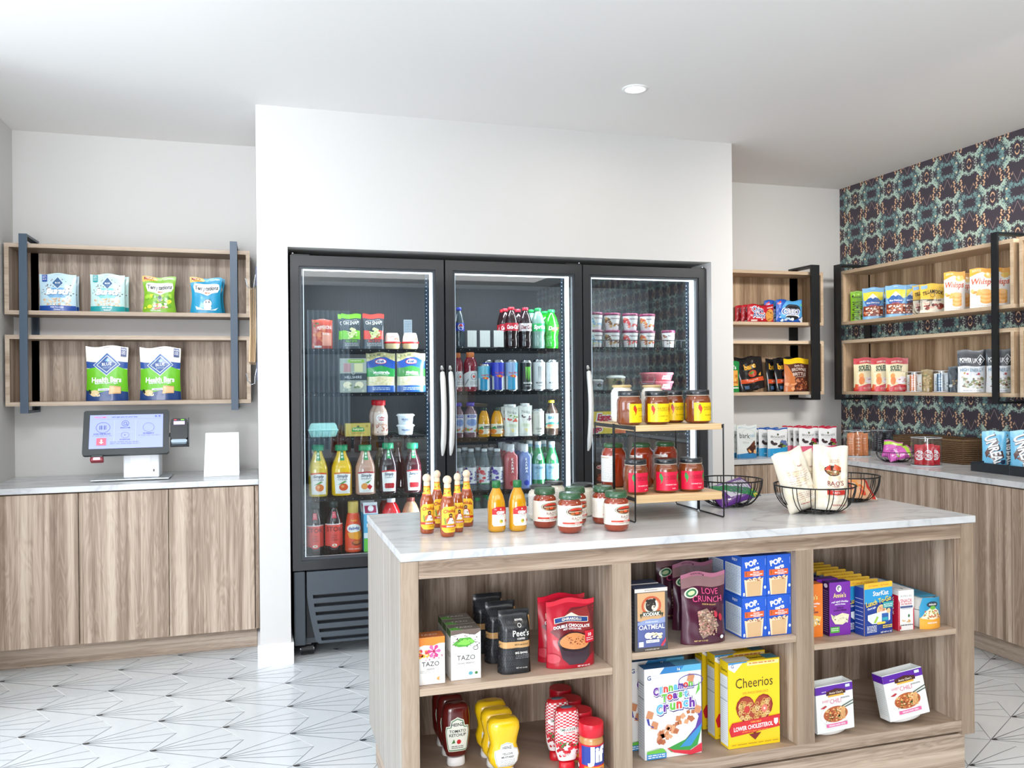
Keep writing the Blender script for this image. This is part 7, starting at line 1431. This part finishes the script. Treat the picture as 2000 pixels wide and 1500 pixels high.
def k_greenbag(w, h):
    fr = [R_('#1f8a44', -.5, 0, .5, 1), R_('#e8a84c', -.3, .2, .4, .7), ('s', '#f0c86c,#c8742c', 14, -.25, .22, .35, .65, .09, 3), T('#ffffff', "Tate's", 0, .8, .12, .6), R_('#e8f0e8', -.4, .12, .4, .16)]
    return pouch_pack('snack_bag', w, h, w * .3, '#1f8a44', fr, seed=2), w * .3
put(k_greenbag, 1412, 1447, 706, YS - .01, ZSL, 'green snack bag, mostly hidden by the white pier edge', 'snack bag')

# ================================================================ shelf on the wallpapered wall
XS = 3.80
def k_pist(w, h):
    fr = [R_('#8cc828', -.5, 0, .5, 1), T('#3c4a1c', 'PISTACHIOS', .05, .36, .34, .6, r=90, b=.02), T('#2a3418', 'wonderful', 0, .8, .05, .6), ('s', '#c8b878,#a89050', 14, .2, .1, .46, .5, .08, 4), E_('#1c2414', -.3, .84, .07, .035), R_('#2a3418', -.1, .94, .1, .95)]
    return pouch_pack('nut_pouch', w, h, w * .35, '#8cc828', fr, seed=3), w * .35
putr(k_pist, 1662, 1686, 569, XS, ZSU, 'lime green nut pouch, leftmost on the patterned wall shelf', 'nut pouch', rz=-50)
def k_alm(w, h):
    fr = [R_('#7fb4dc', -.5, 0, .5, 1), ('p', '#e8d83c', [(-.46, .62), (-.46, .86), (.46, .86), (.46, .62), (0, .5)]), ('p', '#2a62a8', [(-.4, .56), (0, .80), (.4, .56), (.3, .42), (-.3, .42)]), ('p', '#f2f4f6', [(-.25, .66), (0, .8), (.25, .66), (.1, .68), (0, .63), (-.1, .68)]), T('#ffffff', 'Blue Diamond', 0, .52, .05, .6), T('#c8302c', 'ALMONDS', 0, .44, .035, .4), R_('#8a3a20', -.46, .1, .46, .42), ('s', '#b8623c,#8a3c20,#d8845c,#6a2c18,#f0e0d0', 90, -.44, .12, .44, .4, .06, 4), R_('#c8e0f0', -.1, .93, .1, .95)]
    return pouch_pack('almond_pouch', w, h, w * .3, '#7fb4dc', fr, seed=4, waist=.03), w * .3
putr(k_alm, 1686, 1725, 562, XS, ZSU, 'light blue almond pouch, left of the two front ones', 'almond pouch', 'light blue almond pouches', rz=-45)
putr(k_alm, 1712, 1742, 562, XS + .07, ZSU, 'light blue almond pouch, in shade behind the left front one', 'almond pouch', 'light blue almond pouches', rz=-45)
putr(k_alm, 1731, 1769, 557, XS, ZSU, 'light blue almond pouch, right of the two front ones', 'almond pouch', 'light blue almond pouches', rz=-45)
putr(k_alm, 1766, 1797, 556, XS + .07, ZSU, 'light blue almond pouch, half hidden by the wire bowl', 'almond pouch', 'light blue almond pouches', rz=-45)
yb = solveY(1805, 3.835, 1.75); bo = wire_bowl(.088, .082, .042, nrib=10, rw=.0016); finish(bo, 'small black wire bowl on the patterned wall shelf, holding yellow pouches', 'wire bowl', 'wire bowls', (3.835, yb, ZSU + .0005))
def k_till(w, h):
    fr = [R_('#ecc03c', -.5, .5, .5, 1), R_('#e8e0cc', -.5, .0, .5, .5), ('p', '#ecc03c', [(-.5, .5), (0, .44), (.5, .5)]), R_('#8ab4e0', -.46, .84, -.2, .96), T('#2c2418', 'TILLAMOOK', .02, .72, .13, .84, b=.03, arc=.08), ('o', '#5a4a20', .0, .6, .1, .08, .015), T('#5a2c28', 'ZERO SUGAR BEEF', .05, .42, .06, .6), ('s', '#7a2c24,#a84c3c,#e8b8a8,#5a1c18', 18, -.4, .08, .42, .34, .1, 4)]
    return pouch_pack('jerky_pouch', w, h, w * .16, '#ecc03c', fr, seed=7), w * .16
for a, b_, t_, xc, ry, lb in ((1784, 1824, 556, 3.852, 0, 'yellow jerky pouch in the small wire bowl, left one'), (1799, 1844, 554, 3.822, 0, 'yellow jerky pouch in the small wire bowl, right one in front')):
    putr(k_till, a, b_, t_, xc, ZSU + .006, lb, 'jerky pouch', 'jerky pouches', rz=-45, tilt=-4)
def k_whisp(w, h):
    fr = [R_('#f3efe8', -.5, 0, .5, 1), ('p', '#f0a82c', [(-.5, .80), (0, .9), (.5, .78), (.5, 1), (-.5, 1)]), E_('#f4c85c', .25, .82, .2, .07), ('l', '#fff0d0', 2, -.4, .9, -.05, .96, .012), T('#d8582c', 'Whisps', 0, .64, .15, .88, b=.02, s=.2), ('s', '#f0b04c,#f4c878,#e8983c', 10, -.42, .3, -.1, .46, .1, 3)] + [E_(['#f0a84c', '#f4bc6c'][k % 2], .12, .16 + .05 * k, .22, .06) for k in range(6)] + [('l', '#b8a898', 1, -.3, .04, .3, .06, .01)]
    return pouch_pack('cheese_crisp_bag', w, h, w * .32, '#f3efe8', fr, seed=9, waist=.02), w * .32
putr(k_whisp, 1846, 1883, 531, XS, ZSU, 'white cheese crisp bag with orange top, left front one', 'cheese crisps', 'cheese crisp bags', rz=-45)
putr(k_whisp, 1868, 1898, 533, XS + .075, ZSU, 'white cheese crisp bag behind the left front one', 'cheese crisps', 'cheese crisp bags', rz=-45)
putr(k_whisp, 1897, 1942, 524, XS, ZSU, 'white cheese crisp bag with orange top, beside the black bracket', 'cheese crisps', 'cheese crisp bags', rz=-45)
putr(k_whisp, 1934, 1972, 523, XS + .085, ZSU, 'white cheese crisp bag seen through the black bracket', 'cheese crisps', 'cheese crisp bags', rz=-50)
def k_sole(w, h):
    fr = [R_('#efe0b4', -.5, 0, .5, 1), R_('#c8202c', -.5, .82, .5, 1), ('p', '#c8202c', [(-.5, 0), (.5, 0), (.5, .2), (.1, .22), (-.2, .16), (-.5, .1)]), T('#f6e6da', 'DRIED FRUIT', 0, .88, .05, .5), T('#24502c', 'SOLELY', -.02, .69, .15, .54, b=.05), ('l', '#8a7a5c', 1, -.35, .58, .35, .6, .01), E_('#e8982c', -.18, .46, .1, .08), E_('#e07c2c', -.16, .32, .12, .12), ('p', '#e8e0e4', [(-.05, .3), (.2, .46), (.42, .44), (.42, .24), (.1, .22)]), ('s', '#c89088,#e8d8d4,#b87068', 10, 0, .26, .4, .42, .05, 3), ('p', '#d8582c', [(-.46, .04), (-.3, .06), (-.28, .2), (-.42, .22)]), ('l', '#f0c8c0', 2, -.1, .05, .4, .12, .012)]
    return pouch_pack('dried_fruit_pouch', w, h, w * .26, '#efe0b4', fr, seed=13, waist=.02), w * .26
for a, b_, k in ((1669, 1715, 0), (1703, 1747, 1), (1732, 1772, 2)):
    putr(k_sole, a, b_, 699, XS + .012 * k, ZSL, 'cream and red dried fruit pouch, ' + ['leftmost', 'middle', 'rightmost'][k] + ' of three', 'fruit pouch', 'dried fruit pouches', rz=-45)
def canister(nm, R, Hh, xc, y, zb, label, cat='canister', grp='clear canisters'):
    rt = empty(nm, (xc, y, zb + .0005)); tag(rt, label, cat, grp)
    q = MB(); CPc = M('#eef3f6', .05, alpha=.03); q.lathe([(R, 0), (R, Hh)], CPc, 32, cap=False); q.lathe([(R - .003, .003), (R - .003, Hh)], CPc, 32, cap=False); q.lathe([(0.001, .003), (R - .003, .003)], CPc, 32, cap=False); q.build('clear_wall', rt)
    q = MB(); q.lathe([(R - .003, Hh), (R + .0012, Hh), (R + .0012, Hh + .002), (R - .003, Hh + .002)], M('#dfe6ea', .1), 32, cap=False); q.build('rim', rt); q = MB(); q.lathe([(R * .9, -.0), (R + .0015, .0005), (R + .0015, .004), (R - .002, .005)], M('#c8d0d6', .1), 32, cap=False); q.build('base_ring', rt); return rt
def bar(nm, w, h, t, c, ops, loc, rx, ry, rz, label, cat, grp):
    fr = [R_(c, -.5, 0, .5, 1)] + ops
    o = pouch_pack(nm, w, h, t, c, fr, kind='pillow', seed=int(loc[0] * 999) % 7, waist=0, crease=1, nx=6, ny=10); tag(o, label, cat, grp); o.location = loc; o.rotation_euler = tuple(math.radians(a) for a in (rx, ry, rz)); return o
def fill(xc, y, R, zb, n, w, h, specs, desc, cat, grp):
    for k in range(n):
        a = 6.2832 * k / n + .5; c, ops = specs[k % len(specs)]; rr = R * .52
        bar('snack_bar', w, h * (1 - .03 * (k % 3)), w * .3, c, ops, (xc + rr * math.cos(a), y + rr * math.sin(a), zb + .006), 0, 0, -50 + (k * 17 % 24 - 12), desc % ['nearest the front', 'at the right', 'at the back', 'at the left', 'squeezed in the middle', 'at the far side'][k % 6], cat, grp)
ya = solveY(1786, XS, 1.3); canister('acrylic_bin', .05, .118, XS, ya, ZSL, 'clear canister of orange and white bars, left one on the lower patterned wall shelf')
fill(XS, ya, .05, ZSL, 4, .034, .10, [('#d8783c', [('l', '#f4dcc8', 4, -.3, .2, .3, .8, .03)]), ('#e8e4dc', [('s', '#c8844c,#a85a3c', 8, -.3, .1, .3, .6, .12, 3)])], 'snack bar in the left shelf canister, %s', 'snack bar', 'bars in the left shelf canister')
def k_trail(w, h):
    fr = [R_('#a8905c', -.5, 0, .5, 1), ('s', '#8a6a3c,#c8a86c,#6a7a3c,#d8c08c', 40, -.4, .08, .4, .85, .1, 3)]
    return pouch_pack('trail_mix_pouch', w, h, w * .4, '#a8905c', fr, seed=4), w * .4
putr(k_trail, 1800, 1821, 722, XS + .05, ZSL, 'small brown trail mix pouch between the two canisters', 'trail mix pouch', rz=-45)
ya = solveY(1839, XS, 1.3); canister('acrylic_bin', .047, .122, XS, ya, ZSL, 'clear canister of blue and white bars, right one on the lower patterned wall shelf')
fill(XS, ya, .047, ZSL, 4, .032, .106, [('#2c5a7c', [('l', '#dfe8ee', 4, -.3, .2, .3, .8, .03)]), ('#e4e8ea', [('s', '#8a9a5c,#5a7a8c', 8, -.3, .1, .3, .6, .12, 3)])], 'snack bar in the right shelf canister, %s', 'snack bar', 'bars in the right shelf canister')
def k_dkp(w, h):
    return pouch_pack('granola_pouch', w, h, w * .3, '#1f3440', [R_('#1f3440', -.5, 0, .5, 1), ('s', '#b8a070,#8a6a3c', 26, -.2, .1, .4, .5, .07, 3), R_('#c8d0d4', -.44, .2, -.2, .3)], seed=8), w * .3
putr(k_dkp, 1853, 1877, 716, XS + .03, ZSL, 'dark teal granola pouch leaning beside the right canister', 'granola pouch', rz=-45)
def k_power(w, h):
    fr = [R_('#dfe4e8', -.5, 0, .5, 1), R_('#222a33', -.5, .62, .5, 1), T('#f2f4f6', 'POWER UP', -.12, .76, .1, .6, b=.03), ('p', '#f2f4f6', [(.3, .9), (.46, .77), (.3, .64), (.14, .77)]), ('p', '#222a33', [(.3, .88), (.43, .77), (.3, .66), (.17, .77)]), ('p', '#f2f4f6', [(.22, .76), (.3, .83), (.38, .76), (.33, .76), (.33, .7), (.27, .7), (.27, .76)]), ('l', '#aab0b8', 1, -.4, .68, .08, .7, .012), T('#3a7a9c', 'HIGH ENERGY', 0, .53, .085, .84, b=.0), ('s', '#b83a5c,#c89a3c,#7a4a8c', 5, -.3, .4, .3, .46, .05, 3), ('s', '#a88a5c,#d8c8a8,#6a4c34,#c8d0c0,#7a8a5c', 70, -.4, .1, .4, .36, .055, 4), ('l', '#7a828a', 1, -.3, .03, .3, .05, .01)]
    return pouch_pack('trail_mix_pouch', w, h, w * .28, '#dfe4e8', fr, seed=10, waist=.05), w * .28
putr(k_power, 1873, 1923, 684, XS, ZSL, 'white trail mix pouch with black top, left of the bracket', 'trail mix pouch', 'black topped trail mix pouches', rz=-42)
putr(k_power, 1929, 1975, 682, XS + .03, ZSL, 'white trail mix pouch with black top, behind the bracket', 'trail mix pouch', 'black topped trail mix pouches', rz=-48)

# ================================================================ goods on the corner counter
ZC = CT + .0005
def k_bark(w, h):
    fr = [R_('#dfe6e4', -.5, 0, .5, 1), R_('#5a9cc0', -.42, .91, .42, .925), ('p', '#2f7fb4', [(-.5, 0), (.5, 0), (.5, .2), (0, .16), (-.5, .12)]), T('#3a3c3c', 'bark', -.14, .68, .16, .5, b=.0), T('#8ab4d0', 'THINS', .24, .68, .09, .3, b=0), ('o', '#9aa0a0', .05, .72, .32, .17, .006), ('l', '#9a9e9c', 2, -.25, .44, .05, .5, .008), ('p', '#4a2a20', [(-.1, .28), (.2, .46), (.42, .36), (.36, .18), (.0, .14)]), ('p', '#6a3c28', [(.1, .4), (.34, .54), (.38, .42), (.24, .34)]), ('s', '#d89a5c,#e8b880', 8, .0, .12, .35, .26, .07, 3)]
    return pouch_pack('chocolate_bark_pouch', w, h, w * .3, '#dfe6e4', fr, seed=5, waist=.03), w * .3
yfB = onZ(1461, 895, ZC).y
put(k_bark, 1442.5, 1481.5, 831, yfB, ZC, '', 'chocolate pouch', 'chocolate bark pouches', n=3, step=.06, dx=-.035, labels=['white and blue chocolate bark pouch, front one', 'white and blue chocolate bark pouch, second back', 'white and blue chocolate bark pouch, third back'])
def k_brook(c1, c2, fc):
    def mk(w, h):
        fr = [R_('#e2e5e6', -.5, 0, .5, 1), R_(c1, -.5, .95, .5, 1), ('p', c2, [(-.5, 0), (.5, 0), (.5, .33), (-.5, .28)]), T('#4a4c50', 'BROOKSIDE', 0, .70, .08, .82, b=-.005), E_('#5a5c40', 0, .8, .05, .04), ('l', '#a8aaae', 1, -.3, .6, .3, .62, .01), ('s', '#2a2226,#3c3034,#4a3c3c', 12, -.36, .34, .2, .54, .1, 3), ('s', fc, 6, .12, .34, .42, .54, .11, 5), ('l', '#e8f0f4', 1, -.3, .08, .35, .11, .02)]
        return pouch_pack('chocolate_fruit_pouch', w, h, w * .25, '#e2e5e6', fr, seed=6, waist=.02), w * .25
    return mk
yf_ = onZ(1521, 892, ZC).y
put(k_brook('#2c5ca8', '#2a94c8', '#5a6a9c,#6f8a3c'), 1502, 1541, 837, yf_, ZC, '', 'chocolate pouch', 'blue chocolate fruit pouches', n=3, step=.05, dx=-.03, labels=['blue based chocolate fruit pouch, front one', 'blue based chocolate fruit pouch, second back', 'blue based chocolate fruit pouch, third back, left'])
rd = k_brook('#b81e3c', '#d8607c', '#a82444,#7a9a3c')
for a, b_, lb, n in ((1563.5, 1601, 'left', 4), (1602, 1637, 'right', 3)):
    put(rd, a, b_, 834, onZ(a + 18, 887, ZC).y, ZC, '', 'chocolate pouch', 'pink based chocolate fruit pouches', n=n, step=.045, dx=-.010, labels=['pink based chocolate fruit pouch, %s column, %s' % (lb, x) for x in ('front', 'second back', 'third back', 'rearmost')])
def canat(px, py, pw, pt, label, nm='clear_canister'):
    p = onZ(px, py, ZC); R = pw / 2 * depth(p.x, p.y, CT) / F; y = p.y + R * .9; x = p.x + R * .25; Hh = solveZ(pt, x, y - R) - CT
    canister(nm, R, Hh, x, y, ZC, label); return x, y, R, Hh
x, y, R, Hh = canat(1684, 893, 50, 843, 'clear canister of orange wrapped bars on the corner counter')
fill(x, y, R, ZC, 5, .045, Hh * .9, [('#d88450', [('l', '#f0c8a8', 3, -.3, .5, .3, .8, .03), ('s', '#c86a34,#e8a878', 8, -.3, .1, .3, .4, .1, 3)]), ('#c8743c', [('l', '#f0d8c0', 4, -.3, .2, .3, .8, .03)])], 'orange wrapped bar in the corner counter canister, %s', 'snack bar', 'orange wrapped bars')
x, y, R, Hh = canat(1731, 884, 40, 842, 'clear canister with dark wrapped bars, behind the pink bag bowl')
fill(x, y, R, ZC, 4, .036, Hh * .85, [('#2a2a30', [('l', '#a8a8b0', 5, -.3, .2, .3, .8, .02)])], 'dark wrapped bar in the canister behind the pink bag, %s', 'snack bar', 'dark wrapped bars')
p = onZ(1757, 903, ZC); pb = (p.x, p.y + .04)
bo = wire_bowl(.098, .058, .05, nrib=12, rw=.0016); finish(bo, 'black wire bowl with a pink bag on the corner counter', 'wire bowl', 'wire bowls', (pb[0], pb[1], ZC))
def k_pink(w, h):
    fr = [R_('#c85cb0', -.5, 0, .5, 1), ('p', '#a8d048', [(-.5, .7), (.5, .8), (.5, .95), (-.5, .9)]), T('#f4e8f0', 'Gummies', 0, .4, .14, .7), ('s', '#e88ad0,#8a3c9c,#9ad048', 12, -.4, .1, .4, .6, .07, 4)]
    return pouch_pack('candy_bag', w, h, w * .35, '#c85cb0', fr, kind='pillow', seed=12, crease=2), w * .35
bag_in(k_pink, .085, .14, (pb[0] - .062, pb[1] - .012, ZC + .034), -42, 72, -30, 'pink candy bag lying in the wire bowl on the corner counter, left one', 'candy bag', 'pink candy bags')
bag_in(k_pink, .10, .10, (pb[0] + .005, pb[1] + .035, ZC + .018), -12, 10, -35, 'pink candy bag with lime stripe standing behind in the wire bowl', 'candy bag', 'pink candy bags')
x, y, R, Hh = canat(1823, 912, 57, 857, 'clear canister full of red chocolate bars')
fill(x, y, R, ZC, 5, .052, Hh * .72, [('#c81828', [E_('#f4e8e8', 0, .5, .44, .26), E_('#c81828', 0, .5, .4, .22), T('#ffffff', 'KitKat', 0, .5, .3, .46, r=90, b=.02)])], 'red chocolate bar in the clear canister, %s', 'chocolate bar', 'red chocolate bars')
# wicker basket
def wick():
    m, n, L, b = nodes('wicker'); g = n.new('ShaderNodeTexCoord'); w_ = n.new('ShaderNodeTexWave'); w_.inputs['Scale'].default_value = 60; w_.bands_direction = 'Z'; w_.inputs['Distortion'].default_value = 3; w_.inputs['Detail Scale'].default_value = 6
    L.new(g.outputs['Object'], w_.inputs[0]); r = ramp(n, [(.2, '#3a2a1c'), (.6, '#6f5338'), (.9, '#94724e')]); L.new(w_.outputs[0], r.inputs[0]); L.new(r.outputs[0], b.inputs['Base Color']); b.inputs['Roughness'].default_value = .8
    bp = n.new('ShaderNodeBump'); bp.inputs['Strength'].default_value = .8; L.new(w_.outputs[0], bp.inputs['Height']); L.new(bp.outputs[0], b.inputs['Normal']); return m
WK = wick()
y0, y1 = solveY(1893, 3.74, .93), solveY(1772, 3.80, .93); hb = solveZ(861, 3.74, y0) - CT
q = MB(); xa, xb = 3.70, 3.90
for a_ in ((xa, y0, 0, xa + .008, y1, hb), (xb - .008, y0, 0, xb, y1, hb), (xa + .008, y0, 0, xb - .008, y0 + .008, hb), (xa + .008, y1 - .008, 0, xb - .008, y1, hb), (xa + .008, y0 + .008, 0, xb - .008, y1 - .008, .006)): q.box(*a_, WK)
for k in range(12):
    z = hb * (k + .5) / 12; q.tube([(xa - .001, y0, z), (xa - .001, y1, z)], .0042, WK, 6); q.tube([(xa, y0 - .001, z), (xb, y0 - .001, z)], .0042, WK, 6)
q.tube([(xa, y0, hb), (xb, y0, hb), (xb, y1, hb), (xa, y1, hb)], .006, WK, 8, closed=True)
o = q.build('wicker_basket', loc=(0, 0, ZC)); tag(o, 'brown wicker basket behind the canister of red bars', 'basket')
x, y, R, Hh = canat(1913, 901, 36, 857, 'clear canister with yellow wrapped bars beside the black tray')
fill(x, y, R, ZC, 3, .034, Hh * .9, [('#e0bc30', [T('#2a2a20', 'Butterfinger', 0, .5, .5, .7, r=90, b=.03)]), ('#3a3428', [('l', '#d8c8a8', 4, -.3, .2, .3, .8, .03)])], 'wrapped bar in the canister beside the black tray, %s', 'snack bar', 'yellow wrapped bars')
# black tray with bright blue pouches
tx0, ty0 = 3.50, solveY(1896, 3.50, .9)
q = MB(); x0, x1, ya_, yb_ = 3.50, 3.84, ty0 - .50, ty0; ht = .048; TB = M('#22282e', .4)
for a_ in ((x0, ya_, 0, x0 + .006, yb_, ht), (x1 - .006, ya_, 0, x1, yb_, ht), (x0 + .006, ya_, 0, x1 - .006, ya_ + .006, ht), (x0 + .006, yb_ - .006, 0, x1 - .006, yb_, ht), (x0 + .006, ya_ + .006, 0, x1 - .006, yb_ - .006, .005)): q.box(*a_, TB)
q.box(x0 - .001, ty0 - .236, 0, x0, ty0 - .234, ht, M('#4a525a', .4))
o = q.build('black_tray', loc=(0, 0, ZC)); tag(o, 'black rectangular tray at the right edge, holding bright blue pouches', 'tray')
def k_unreal(w, h):
    fr = [R_('#68bce4', -.5, 0, .5, 1), ('p', '#5a2f22', [(-.34, .3), (-.1, .5), (.2, .72), (.1, .8), (-.2, .62), (-.4, .44)]), ('p', '#6a3828', [(-.3, .34), (.0, .22), (.4, .34), (.34, .5), (.0, .42)]), T('#2a2a34', 'UNREAL', .02, .49, .26, .8, r=-72, b=.07), T('#ffffff', 'UNREAL', 0, .5, .25, .78, r=-72, b=.03), E_('#2a2a30', .0, .94, .03, .015), E_('#2a3a5c', .34, .2, .1, .06), ('l', '#e8f4fa', 2, -.44, .06, -.1, .14, .012)]
    return pouch_pack('candy_pouch', w, h, w * .26, '#68bce4', fr, seed=16, waist=.03), w * .26
for a, b_, t_, xc, k in ((1921, 1963, 842, 3.62, 'front left'), (1948, 1984, 843, 3.73, 'behind, between the two front ones'), (1977, 2024, 841, 3.62, 'front right, cut by the photo edge'), (1992, 2028, 842, 3.74, 'behind, at the far right')):
    putr(k_unreal, a, b_, t_, xc, ZC + .006, 'bright blue candy pouch in the black tray, ' + k, 'candy pouch', 'bright blue candy pouches', rz=-42)
